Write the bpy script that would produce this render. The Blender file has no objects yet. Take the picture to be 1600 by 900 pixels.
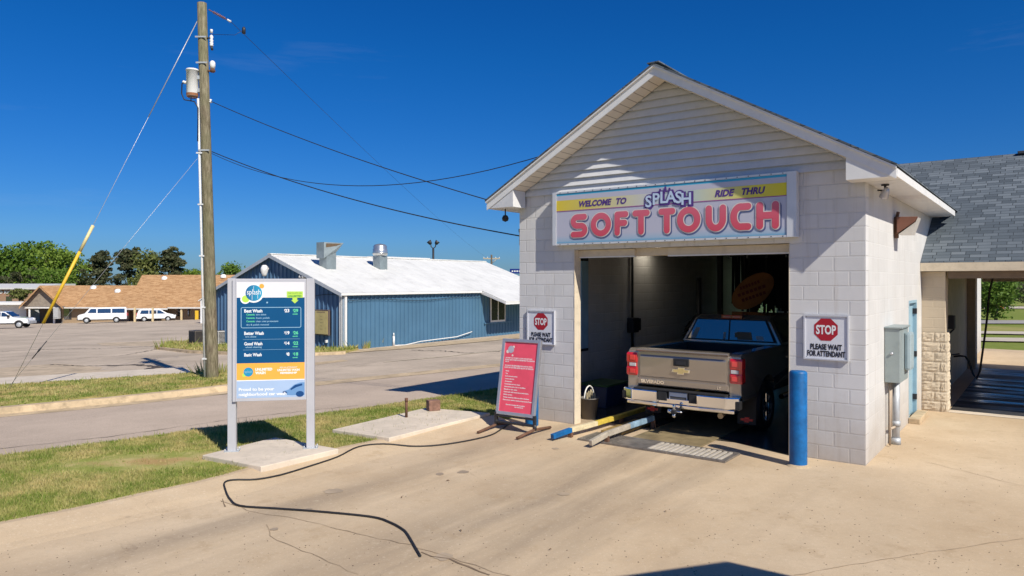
import bpy, bmesh, math, random
import numpy as np
from mathutils import Vector, Matrix

random.seed(7)
rng = np.random.default_rng(7)
scene = bpy.context.scene
R = math.radians

# ------------------------------------------------------------------ camera, sky, sun
F = 1112.0                      # focal length in photo pixels (1600 wide)
CAMZ = 2.5
cam_d = bpy.data.cameras.new("camera")
cam_d.sensor_width = 36.0
cam_d.lens = 36.0 * F / 1600.0
cam_d.shift_y = -10.0 / 1600.0
cam_d.clip_end = 3000.0
cam = bpy.data.objects.new("camera", cam_d)
scene.collection.objects.link(cam)
cam.location = (0, 0, CAMZ)
cam.rotation_euler = (R(90), 0, 0)
scene.camera = cam

SUN_EL, SUN_AZ = R(42.0), R(34.0)       # light travels forward and to the left
LH = Vector((-math.sin(SUN_AZ), math.cos(SUN_AZ), 0))
LDIR = (LH * math.cos(SUN_EL) + Vector((0, 0, -math.sin(SUN_EL)))).normalized()
world = bpy.data.worlds.new("World")
scene.world = world
world.use_nodes = True
wn = world.node_tree
bg = wn.nodes["Background"]
sky = wn.nodes.new("ShaderNodeTexSky")
sky.sky_type = 'NISHITA'
sky.sun_disc = False
sky.sun_elevation = SUN_EL
sky.sun_rotation = math.pi - SUN_AZ
sky.altitude = 300
sky.air_density = 1.0
sky.dust_density = 0.4
sky.ozone_density = 2.5
hs = wn.nodes.new("ShaderNodeHueSaturation")
hs.inputs["Saturation"].default_value = 1.4
hs.inputs["Value"].default_value = 1.12
wn.links.new(sky.outputs[0], hs.inputs["Color"])
tint = wn.nodes.new("ShaderNodeMix"); tint.data_type = 'RGBA'; tint.blend_type = 'MULTIPLY'
tint.inputs[0].default_value = 1.0
tint.inputs[7].default_value = (0.16, 0.60, 1.12, 1)      # a clear, polarised spring sky
tz = wn.nodes.new("ShaderNodeTexCoord"); ts = wn.nodes.new("ShaderNodeSeparateXYZ"); wn.links.new(tz.outputs["Generated"], ts.inputs[0])
tr_ = wn.nodes.new("ShaderNodeValToRGB"); e_ = tr_.color_ramp.elements        # hazier and less green toward the horizon
e_[0].position = 0.0; e_[0].color = (0.27, 0.47, 0.93, 1); e_[1].position = 0.30; e_[1].color = (0.16, 0.62, 1.0, 1)
wn.links.new(ts.outputs[2], tr_.inputs[0]); wn.links.new(tr_.outputs[0], tint.inputs[7])
wn.links.new(hs.outputs[0], tint.inputs[6])
# thin wisps low in the sky
wc = wn.nodes.new("ShaderNodeTexCoord"); wm = wn.nodes.new("ShaderNodeMapping"); wm.inputs["Scale"].default_value = (1.5, 1.5, 14.0)
wn.links.new(wc.outputs["Generated"], wm.inputs[0])
wz = wn.nodes.new("ShaderNodeTexNoise"); wz.inputs["Scale"].default_value = 1.7; wz.inputs["Detail"].default_value = 7.0; wz.inputs["Roughness"].default_value = 0.62
wn.links.new(wm.outputs[0], wz.inputs["Vector"])
wr = wn.nodes.new("ShaderNodeMapRange"); wr.inputs[1].default_value = 0.60; wr.inputs[2].default_value = 0.9; wr.inputs[4].default_value = 0.10
wn.links.new(wz.outputs[0], wr.inputs[0])
wx = wn.nodes.new("ShaderNodeMix"); wx.data_type = 'RGBA'; wx.inputs[7].default_value = (6.0, 7.0, 8.5, 1)
wn.links.new(wr.outputs[0], wx.inputs[0]); wn.links.new(tint.outputs[2], wx.inputs[6])
wn.links.new(wx.outputs[2], bg.inputs[0])
bg.inputs[1].default_value = 0.075
sun_d = bpy.data.lights.new("sun", 'SUN')
sun_d.energy = 5.0
sun_d.angle = R(0.5)
sun_d.color = (1.0, 0.94, 0.82)
sun = bpy.data.objects.new("sun", sun_d)
scene.collection.objects.link(sun)
sun.rotation_euler = LDIR.to_track_quat('-Z', 'Y').to_euler()
scene.view_settings.view_transform = 'Standard'
scene.view_settings.look = 'None'
scene.view_settings.exposure = 0.12
scene.view_settings.gamma = 1.0

# ------------------------------------------------------------------ the car wash frame: x along its front, y into it
CW = Vector((4.80, 9.66, 0.0))
CWROT = R(-37.08)
UX, UY = math.cos(CWROT), math.sin(CWROT)
def L(x, y, z=0.0):
    return Vector((CW.x + x * UX - y * UY, CW.y + x * UY + y * UX, z))
def loc_of(X, Y):
    dx, dy = X - CW.x, Y - CW.y
    return dx * UX + dy * UY, -dx * UY + dy * UX
def hz(X, Y):                   # height of the ground: level round the car wash, falling away to the left
    tp = -loc_of(X, Y)[0] - 6.5
    return -0.034 * min(max(tp - 2.0, 0.0), 110.0)
def gp(px, py, off=0.0):        # where a sight line meets the ground
    dx, dz = (px - 800) / F, (440 - py) / F
    lo, hi = 1.0, 900.0
    for _ in range(60):
        m = 0.5 * (lo + hi)
        if CAMZ + dz * m > hz(dx * m, m) + off: lo = m
        else: hi = m
    return Vector((dx * lo, lo, hz(dx * lo, lo) + off))
def at(px, py, Y):
    return Vector(((px - 800) / F * Y, Y, CAMZ + (440 - py) / F * Y))
def fx(px, y=0.0):              # along the car wash front, at depth y in its own frame
    k = (px - 800) / F
    o = L(0, y)
    return -(o.x - k * o.y) / (UX - k * UY)
def fz(py, x, y=0.0):
    return CAMZ + (440 - py) / F * L(x, y).y

# ------------------------------------------------------------------ materials
def lin(c):
    c = c / 255.0
    return c / 12.92 if c <= 0.04045 else ((c + 0.055) / 1.055) ** 2.4
def rgb(r, g, b, k=1.0): return (lin(r) * k, lin(g) * k, lin(b) * k)
class N:
    def __init__(s, name):
        s.m = bpy.data.materials.new(name); s.m.use_nodes = True
        s.t = s.m.node_tree; s.b = s.t.nodes["Principled BSDF"]
        s.tc = None
    def new(s, ty, **kw):
        n = s.t.nodes.new(ty)
        for k, v in kw.items():
            if k.startswith("i_"): n.inputs[k[2:].replace("_", " ")].default_value = v
            else: setattr(n, k, v)
        return n
    def link(s, a, b): s.t.links.new(a, b)
    def co(s, which="Object", scale=None, rot=None, loc=None):
        if s.tc is None: s.tc = s.new("ShaderNodeTexCoord")
        o = s.tc.outputs[which]
        if rot and scale:           # turn first, stretch afterwards
            m0 = s.new("ShaderNodeMapping"); m0.inputs["Rotation"].default_value = rot
            s.link(o, m0.inputs[0]); o = m0.outputs[0]; rot = None
        if scale or rot or loc:
            mp = s.new("ShaderNodeMapping")
            if scale: mp.inputs["Scale"].default_value = scale
            if rot: mp.inputs["Rotation"].default_value = rot
            if loc: mp.inputs["Location"].default_value = loc
            s.link(o, mp.inputs[0]); o = mp.outputs[0]
        return o
    def noise(s, vec, scale, detail=4, rough=0.6, dist=0.0):
        n = s.new("ShaderNodeTexNoise", i_Scale=scale, i_Detail=detail, i_Roughness=rough, i_Distortion=dist)
        s.link(vec, n.inputs["Vector"]); return n.outputs[0]
    def ramp(s, fac, stops):
        r = s.new("ShaderNodeValToRGB"); e = r.color_ramp.elements
        while len(e) < len(stops): e.new(0.5)
        for el, (p, c) in zip(e, stops):
            el.position = p
            el.color = (c, c, c, 1) if not hasattr(c, "__len__") else (*c[:3], 1)
        s.link(fac, r.inputs[0]); return r.outputs[0]
    def mix(s, a, b, fac, mode='MIX'):
        n = s.new("ShaderNodeMix", data_type='RGBA', blend_type=mode)
        for v, i in ((fac, 0), (a, 6), (b, 7)):
            if hasattr(v, "is_linked"): s.link(v, n.inputs[i])
            elif i == 0: n.inputs[0].default_value = v
            else: n.inputs[i].default_value = (*v[:3], 1)
        return n.outputs[2]
    def bump(s, h, strength=0.3, dist=0.01, nrm=None):
        n = s.new("ShaderNodeBump", i_Strength=strength, i_Distance=dist)
        s.link(h, n.inputs["Height"])
        if nrm: s.link(nrm, n.inputs["Normal"])
        s.link(n.outputs[0], s.b.inputs["Normal"]); return n.outputs[0]
    def col(s, c):
        if hasattr(c, "is_linked"): s.link(c, s.b.inputs["Base Color"])
        else: s.b.inputs["Base Color"].default_value = (*c[:3], 1)
    def set(s, rough=0.6, metal=0.0, spec=None, coat=None):
        s.b.inputs["Roughness"].default_value = rough
        s.b.inputs["Metallic"].default_value = metal
        if spec is not None: s.b.inputs["Specular IOR Level"].default_value = spec
        if coat: s.b.inputs["Coat Weight"].default_value = coat; s.b.inputs["Coat Roughness"].default_value = 0.05
        return s.m
MATS = {}
def mat(name, c, rough=0.6, metal=0.0, var=0.12, sc=3.0, bump=0.0, bsc=60.0, spec=None, coat=None, dirt=0.0, stretch=None):
    if name in MATS: return MATS[name]
    n = N(name); v = n.co("Object", scale=stretch)
    nz = n.noise(v, sc, 5)
    lo = tuple(max(0, x * (1 - var)) for x in c); hi = tuple(min(1, x * (1 + var)) for x in c)
    cc = n.ramp(nz, [(0.3, lo), (0.7, hi)])
    if dirt:
        d = n.ramp(n.noise(v, sc * 2.7, 6, 0.7), [(0.5, 0.0), (0.72, 1.0)])
        m = n.new("ShaderNodeMath", operation='MULTIPLY', i_Value=dirt); m.inputs[1].default_value = dirt
        n.link(d, m.inputs[0])
        cc = n.mix(cc, tuple(x * 0.45 for x in c), m.outputs[0])
    n.col(cc)
    if bump: n.bump(n.noise(v, bsc, 3), bump, 0.01)
    MATS[name] = n.set(rough, metal, spec, coat)
    return MATS[name]

def block_mat(name, paint, w=0.4064, h=0.2032, mort=0.011, mcol=None, dirt=(0.32, 0.24, 0.16), rough=0.75, strength=0.6, stain=0.6, phase=0.0):
    n = N(name); uv = n.co("UV", loc=(phase, 0, 0))
    b = n.new("ShaderNodeTexBrick", offset=0.5, i_Scale=1.0, i_Mortar_Size=mort, i_Mortar_Smooth=0.35, i_Bias=0.0)
    b.inputs["Brick Width"].default_value = w; b.inputs["Row Height"].default_value = h
    b.inputs["Color1"].default_value = (*[x * 0.94 for x in paint], 1)
    b.inputs["Color2"].default_value = (*[min(1, x * 1.03) for x in paint], 1)
    b.inputs["Mortar"].default_value = (*(mcol or paint), 1)
    n.link(uv, b.inputs["Vector"])
    ob = n.co("Object")
    c = n.mix(b.outputs["Color"], tuple(x * 0.86 for x in paint), n.ramp(n.noise(ob, 1.3, 6, 0.7), [(0.45, 0.0), (0.75, 0.7)]))
    # splashed dirt along the foot of the wall (a stain with a ragged upper edge)
    sep = n.new("ShaderNodeSeparateXYZ"); n.link(ob, sep.inputs[0])
    ad = n.new("ShaderNodeMath", operation='MULTIPLY_ADD'); n.link(n.noise(ob, 2.2, 6, 0.75), ad.inputs[0])
    ad.inputs[1].default_value = -1.1; n.link(sep.outputs[2], ad.inputs[2])
    foot = n.ramp(ad.outputs[0], [(0.0, stain), (0.02, 0.0)])
    mr = n.new("ShaderNodeMapRange"); n.link(ad.outputs[0], mr.inputs[0])
    mr.inputs[1].default_value = -0.75; mr.inputs[2].default_value = 0.35; mr.inputs[3].default_value = stain; mr.inputs[4].default_value = 0.0
    c = n.mix(c, dirt, mr.outputs[0])
    # drip streaks
    c = n.mix(c, dirt, n.ramp(n.noise(n.co("Object", scale=(4.5, 4.5, 0.22)), 1.6, 6, 0.7), [(0.54, 0.0), (0.78, 0.35)]))
    n.col(c)
    inv = n.new("ShaderNodeMath", operation='SUBTRACT'); inv.inputs[0].default_value = 1.0
    n.link(b.outputs["Fac"], inv.inputs[1])
    n1 = n.bump(n.noise(ob, 70, 4), 0.3, 0.006)
    n.bump(inv.outputs[0], strength, 0.012, n1)
    MATS[name] = n.set(rough); return n.m

def shingle_mat(name, cols, w=0.31, h=0.14):
    n = N(name); uv = n.co("UV")
    b = n.new("ShaderNodeTexBrick", offset=0.37, offset_frequency=2, squash=1.25, squash_frequency=3, i_Scale=1.0, i_Mortar_Size=0.006, i_Mortar_Smooth=0.2)
    b.inputs["Brick Width"].default_value = w; b.inputs["Row Height"].default_value = h
    b.inputs["Color1"].default_value = (0, 0, 0, 1); b.inputs["Color2"].default_value = (1, 1, 1, 1); b.inputs["Mortar"].default_value = (0.1, 0.1, 0.1, 1)
    n.link(uv, b.inputs["Vector"])
    c = n.ramp(b.outputs["Color"], [(0.0, cols[0]), (0.5, cols[1]), (1.0, cols[2])])
    c = n.mix(c, tuple(x * 0.35 for x in cols[0]), b.outputs["Fac"])
    c = n.mix(c, cols[2], n.ramp(n.noise(n.co("Object"), 120, 2), [(0.55, 0.0), (0.75, 0.45)]))
    c = n.mix(c, tuple(x * 0.7 for x in cols[1]), n.ramp(n.noise(n.co("Object"), 0.7, 5), [(0.45, 0.0), (0.8, 0.5)]))
    n.col(c)
    inv = n.new("ShaderNodeMath", operation='SUBTRACT'); inv.inputs[0].default_value = 1.0
    n.link(b.outputs["Fac"], inv.inputs[1]); n.bump(inv.outputs[0], 0.7, 0.01)
    MATS[name] = n.set(0.9, spec=0.2); return n.m

def concrete_drive():
    n = N("tan_concrete"); ob = n.co("Object")
    base = n.ramp(n.noise(ob, 0.5, 6, 0.65), [(0.3, (0.50, 0.37, 0.235)), (0.52, (0.58, 0.445, 0.295)), (0.75, (0.66, 0.52, 0.36))])
    st = n.co("Object", rot=(0, 0, -CWROT), scale=(1, 1, 1))
    st2 = n.co("Object", rot=(0, 0, -CWROT), scale=(1.0, 0.13, 1.0))
    streak = n.ramp(n.noise(st2, 0.9, 6, 0.62, 0.4), [(0.42, 0.0), (0.66, 1.0)])
    sep = n.new("ShaderNodeSeparateXYZ"); n.link(st, sep.inputs[0])
    # wheel tracks worn into the slab, running straight out of the wash bay
    ox = CW.x * UX + CW.y * UY
    wob = n.new("ShaderNodeMath", operation='MULTIPLY_ADD'); n.link(n.noise(ob, 0.35, 3), wob.inputs[0]); wob.inputs[1].default_value = 1.6
    n.link(sep.outputs[0], wob.inputs[2])
    mr = n.new("ShaderNodeMapRange"); n.link(wob.outputs[0], mr.inputs[0])
    mr.inputs[1].default_value = ox - 8.0 + 0.8; mr.inputs[2].default_value = ox + 2.0 + 0.8
    tr = n.ramp(mr.outputs[0], [(0.2, 0.0), (0.34, 0.55), (0.42, 0.12), (0.5, 0.75), (0.62, 0.6), (0.72, 0.08), (0.9, 0.0)])
    mu = n.new("ShaderNodeMath", operation='MULTIPLY'); n.link(tr, mu.inputs[0]); n.link(streak, mu.inputs[1])
    m2 = n.new("ShaderNodeMath", operation='MULTIPLY'); n.link(mu.outputs[0], m2.inputs[0]); m2.inputs[1].default_value = 0.85
    c = n.mix(base, (0.19, 0.15, 0.115), m2.outputs[0])
    m3 = n.new("ShaderNodeMath", operation='MULTIPLY'); n.link(streak, m3.inputs[0]); m3.inputs[1].default_value = 0.24
    c = n.mix(c, (0.33, 0.25, 0.17), m3.outputs[0])
    c = n.mix(c, (0.36, 0.25, 0.14), n.ramp(n.noise(ob, 1.9, 7, 0.75), [(0.56, 0.0), (0.7, 0.5)]))
    c = n.mix(c, (0.17, 0.13, 0.10), n.ramp(n.noise(ob, 7.0, 3, 0.5), [(0.72, 0.0), (0.80, 0.35)]))
    c = n.mix(c, (0.72, 0.6, 0.45), n.ramp(n.noise(ob, 34, 2, 0.5), [(0.60, 0.0), (0.72, 0.35)]))
    c = n.mix(c, (0.3, 0.23, 0.16), n.ramp(n.noise(ob, 90, 2, 0.5), [(0.60, 0.0), (0.72, 0.35)]))
    # hairline cracks
    dv = n.new("ShaderNodeVectorMath", operation='ADD'); n.link(ob, dv.inputs[0])
    nn = n.new("ShaderNodeTexNoise", i_Scale=1.4, i_Detail=6.0); n.link(ob, nn.inputs["Vector"])
    sc = n.new("ShaderNodeVectorMath", operation='SCALE'); n.link(nn.outputs[1], sc.inputs[0]); sc.inputs["Scale"].default_value = 1.3
    n.link(sc.outputs[0], dv.inputs[1])
    vo = n.new("ShaderNodeTexVoronoi", feature='DISTANCE_TO_EDGE', i_Scale=0.22); n.link(dv.outputs[0], vo.inputs["Vector"])
    crack = n.ramp(vo.outputs[0], [(0.0, 0.3), (0.0025, 0.0)])
    gate = n.ramp(n.noise(ob, 0.4, 2), [(0.58, 0.0), (0.62, 1.0)])
    mc = n.new("ShaderNodeMath", operation='MULTIPLY'); n.link(crack, mc.inputs[0]); n.link(gate, mc.inputs[1])
    c = n.mix(c, (0.16, 0.11, 0.075), mc.outputs[0])
    c = n.mix(c, (0.40, 0.31, 0.21), n.ramp(n.noise(ob, 11, 6, 0.8), [(0.50, 0.0), (0.68, 0.4)]))
    c = n.mix(c, (0.70, 0.58, 0.43), n.ramp(n.noise(ob, 5.5, 7, 0.8), [(0.56, 0.0), (0.70, 0.35)]))
    c = n.mix(c, (0.20, 0.15, 0.105), n.ramp(n.noise(ob, 190, 2, 0.5), [(0.60, 0.0), (0.72, 0.5)]))
    n.col(c); n.bump(n.noise(ob, 70, 5, 0.75), 0.35, 0.008)
    MATS["tan_concrete"] = n.set(0.85, spec=0.25); return n.m

def asphalt(name, c, patch=0.35, stains=(0.06, 0.055, 0.05)):
    n = N(name); ob = n.co("Object")
    b = n.ramp(n.noise(ob, 0.25, 6, 0.7), [(0.3, tuple(x * (1 - patch * .6) for x in c)), (0.7, tuple(x * (1 + patch * .5) for x in c))])
    b = n.mix(b, tuple(min(1, x * 1.9) for x in c), n.ramp(n.noise(ob, 70, 2, 0.6), [(0.55, 0.0), (0.72, 0.5)]))
    b = n.mix(b, tuple(x * 0.4 for x in c), n.ramp(n.noise(ob, 45, 2, 0.6), [(0.57, 0.0), (0.75, 0.6)]))
    s2 = n.co("Object", rot=(0, 0, -CWROT), scale=(1.0, 0.2, 1.0))
    b = n.mix(b, stains, n.ramp(n.noise(s2, 0.55, 7, 0.7, 0.6), [(0.58, 0.0), (0.74, 0.55)]))
    n.col(b); n.bump(n.noise(ob, 60, 3), 0.35, 0.01)
    MATS[name] = n.set(0.9, spec=0.2); return n.m

def turf(name, a, b, dry, thr=0.52, sc=0.9, drysp=None):
    n = N(name); ob = n.co("Object")
    c = n.ramp(n.noise(ob, 3.5, 6, 0.7), [(0.3, a), (0.7, b)])
    d = n.noise(ob, sc, 5, 0.6)
    c = n.mix(c, dry, n.ramp(d, [(thr, 0.0), (thr + 0.16, 0.85)]))
    if drysp:       # a worn patch of bare, dead turf
        for (X, Y, rx, ry, ang) in drysp:
            v = n.new("ShaderNodeMapping", vector_type='TEXTURE'); n.link(ob, v.inputs[0])
            v.inputs["Location"].default_value = (X, Y, 0); v.inputs["Rotation"].default_value = (0, 0, ang); v.inputs["Scale"].default_value = (rx, ry, 50)
            ln = n.new("ShaderNodeVectorMath", operation='LENGTH'); n.link(v.outputs[0], ln.inputs[0])
            ad = n.new("ShaderNodeMath", operation='MULTIPLY_ADD'); n.link(n.noise(ob, 3.0, 6, 0.7), ad.inputs[0]); ad.inputs[1].default_value = 1.3
            n.link(ln.outputs["Value"], ad.inputs[2])
            c = n.mix(c, (0.42, 0.27, 0.12), n.ramp(ad.outputs[0], [(0.75, 0.9), (1.0, 0.0)]))
    n.col(c); n.bump(n.noise(ob, 40, 4), 0.5, 0.03)
    MATS[name] = n.set(0.95, spec=0.1); return n.m

def leaf_mat(name, a, b, c2=None):
    n = N(name)
    g = n.new("ShaderNodeNewGeometry"); oi = n.new("ShaderNodeObjectInfo")
    c = n.ramp(n.noise(n.co("Object"), 0.55, 5, 0.7), [(0.32, a), (0.68, b)])
    c = n.mix(c, c2 or b, n.ramp(g.outputs["Random Per Island"], [(0.0, 0.0), (1.0, 0.75)]))
    n.col(c)
    n.b.inputs["Transmission Weight"].default_value = 0.0
    n.b.inputs["Subsurface Weight"].default_value = 0.0
    MATS[name] = n.set(0.6, spec=0.25)
    tr = n.new("ShaderNodeBsdfTranslucent"); n.link(c, tr.inputs[0])
    mx = n.new("ShaderNodeMixShader"); mx.inputs[0].default_value = 0.3
    n.link(n.b.outputs[0], mx.inputs[1]); n.link(tr.outputs[0], mx.inputs[2])
    n.link(mx.outputs[0], n.t.nodes["Material Output"].inputs[0])
    return n.m

def wood_pole():
    n = N("weathered_pole_wood"); v = n.co("Object", scale=(9, 9, 1.1)); v2 = n.co("Object")
    c = n.ramp(n.noise(v, 3.0, 7, 0.7, 0.3), [(0.28, (0.06, 0.045, 0.03)), (0.5, (0.20, 0.165, 0.11)), (0.72, (0.38, 0.33, 0.23))])
    c = n.mix(c, (0.14, 0.16, 0.075), n.ramp(n.noise(v2, 0.9, 4), [(0.42, 0.0), (0.7, 0.6)]))
    n.col(c); n.bump(n.noise(v, 5, 5), 0.6, 0.02)
    MATS["pole"] = n.set(0.9, spec=0.15); return n.m

def glass_mat(name, c=(0.02, 0.025, 0.03), rough=0.03):
    n = N(name); n.col(c); n.b.inputs["IOR"].default_value = 1.9; MATS[name] = n.set(rough, 0.0, 1.0, 1.0); return n.m
def glow(name, c, s):
    n = N(name); n.col(c); n.b.inputs["Emission Color"].default_value = (*c, 1); n.b.inputs["Emission Strength"].default_value = s
    MATS[name] = n.set(0.5); return n.m

WHITE_BLOCK = block_mat("painted_block", (0.675, 0.665, 0.66), mcol=(0.635, 0.625, 0.62), strength=0.7, mort=0.011)
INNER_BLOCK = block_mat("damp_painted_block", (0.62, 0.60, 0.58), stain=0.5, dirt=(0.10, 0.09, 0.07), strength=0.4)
TAN_BLOCK = block_mat("tan_block", (0.55, 0.46, 0.34), dirt=(0.33, 0.24, 0.15), w=0.40, h=0.2, strength=0.5)
BRICK_RED = block_mat("red_brick", (0.36, 0.13, 0.07), w=0.22, h=0.075, mort=0.01, mcol=(0.4, 0.3, 0.24))
BRICK_TAN = block_mat("tan_brick", (0.40, 0.265, 0.15), w=0.22, h=0.075, mort=0.01, mcol=(0.4, 0.31, 0.2))
SHINGLE_BLUE = shingle_mat("blue_grey_shingles", [(0.075, 0.092, 0.11), (0.11, 0.132, 0.155), (0.165, 0.19, 0.215)], 0.24, 0.125)
SHINGLE_TAN = shingle_mat("tan_shingles", [(0.36, 0.195, 0.09), (0.46, 0.265, 0.13), (0.54, 0.33, 0.17)], 0.5, 0.2)
CONC = concrete_drive()
SLAB = mat("pale_slab_concrete", (0.62, 0.53, 0.425), 0.9, var=0.12, sc=2.2, bump=0.2, bsc=45, dirt=0.35)
KERB = mat("kerb_concrete", (0.50, 0.38, 0.24), 0.9, var=0.25, sc=2.0, bump=0.35, bsc=30, dirt=0.7)
ASPH = asphalt("street_asphalt", (0.47, 0.375, 0.295), 0.35, (0.25, 0.195, 0.15))
LOT = asphalt("lot_asphalt", (0.47, 0.385, 0.30), 0.5, (0.14, 0.11, 0.085))
WFLOOR = mat("wet_floor", (0.075, 0.068, 0.06), 0.22, var=0.5, sc=1.6, bump=0.15, bsc=20)
def bay_floor():
    n = N("wet_bay_floor"); v = n.co("Object", rot=(0, 0, -CWROT), scale=(0.35, 2.2, 1))
    n.col(n.ramp(n.noise(v, 1.6, 7, 0.7), [(0.3, (0.02, 0.019, 0.019)), (0.55, (0.05, 0.047, 0.045)), (0.8, (0.12, 0.11, 0.10))]))
    n.link(n.ramp(n.noise(v, 1.1, 6, 0.65), [(0.38, 0.16), (0.6, 0.75)]), n.b.inputs["Roughness"])
    n.bump(n.noise(n.co("Object"), 12, 4), 0.25, 0.01); n.b.inputs["Specular IOR Level"].default_value = 0.4
    return n.m
BFLOOR = bay_floor()
WVINYL = mat("white_vinyl", (0.68, 0.68, 0.69), 0.5, var=0.05, sc=4, dirt=0.15)
WTRIM = mat("white_trim_paint", (0.78, 0.77, 0.75), 0.45, var=0.04, sc=3, dirt=0.15)
CREAM = mat("cream_trim", (0.62, 0.53, 0.40), 0.5, var=0.08, sc=3, dirt=0.3)
ALU = mat("brushed_aluminium", (0.52, 0.52, 0.56), 0.42, 0.65, var=0.06, sc=6)
GALV = mat("galvanised_steel", (0.46, 0.48, 0.5), 0.6, 0.4, var=0.2, sc=5, dirt=0.2)
STEEL = mat("worn_grate_steel", (0.30, 0.27, 0.24), 0.5, 0.6, var=0.35, sc=5, dirt=0.5)
RUST = mat("rusty_steel", (0.15, 0.075, 0.045), 0.85, 0.1, var=0.35, sc=9, bump=0.3)
BLACK = mat("black_rubber", (0.016, 0.016, 0.018), 0.6, var=0.2)
DARK = mat("dark_metal", (0.035, 0.035, 0.04), 0.5, 0.3, var=0.2)
BLUEP = mat("blue_bollard_paint", (0.0, 0.115, 0.34), 0.5, var=0.3, sc=7, dirt=0.5, bump=0.1, bsc=15)
BLUEM = mat("blue_metal_siding", (0.08, 0.18, 0.29), 0.45, 0.1, var=0.10, sc=0.6, dirt=0.12)
WROOF = mat("white_metal_roof", (0.72, 0.71, 0.68), 0.5, 0.0, var=0.08, sc=0.6, dirt=0.3)
YEL = mat("yellow_guard_plastic", (0.75, 0.46, 0.03), 0.5, var=0.1, sc=3, dirt=0.15)
YELP = mat("worn_yellow_rail_paint", (0.62, 0.46, 0.07), 0.55, var=0.2, sc=6, dirt=0.6)
RAILW = mat("worn_rail_steel", (0.55, 0.49, 0.4), 0.5, 0.3, var=0.25, sc=5, dirt=0.6)
CHROME = mat("chrome", (0.85, 0.85, 0.86), 0.09, 1.0, var=0.02)
TAUPE = mat("taupe_truck_paint", (0.43, 0.37, 0.31), 0.25, 0.65, var=0.03, coat=1.0)
REDL = mat("red_lens", (0.62, 0.012, 0.02), 0.12, spec=0.8, var=0.1, coat=1.0)
GLASS = glass_mat("dark_glass")
WCAR = mat("white_car_paint", (0.80, 0.80, 0.80), 0.25, var=0.02, coat=1.0)
WPLAS = mat("white_enamel", (0.78, 0.77, 0.75), 0.3, var=0.05, dirt=0.15)
GREYBOX = mat("grey_meter_enamel", (0.30, 0.35, 0.35), 0.5, 0.1, var=0.08, dirt=0.2)
DOORBL = mat("pale_blue_door_paint", (0.30, 0.46, 0.55), 0.5, var=0.08, dirt=0.2)
BARK = mat("bark", (0.11, 0.085, 0.06), 0.95, var=0.35, sc=6, bump=0.5, bsc=25)
POLEW = wood_pole()
INK = mat("black_ink", (0.012, 0.012, 0.02), 0.5, var=0.0)
def paint(name, c, rough=0.6): return mat(name, c, rough, var=0.04, sc=3, spec=0.2)

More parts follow.
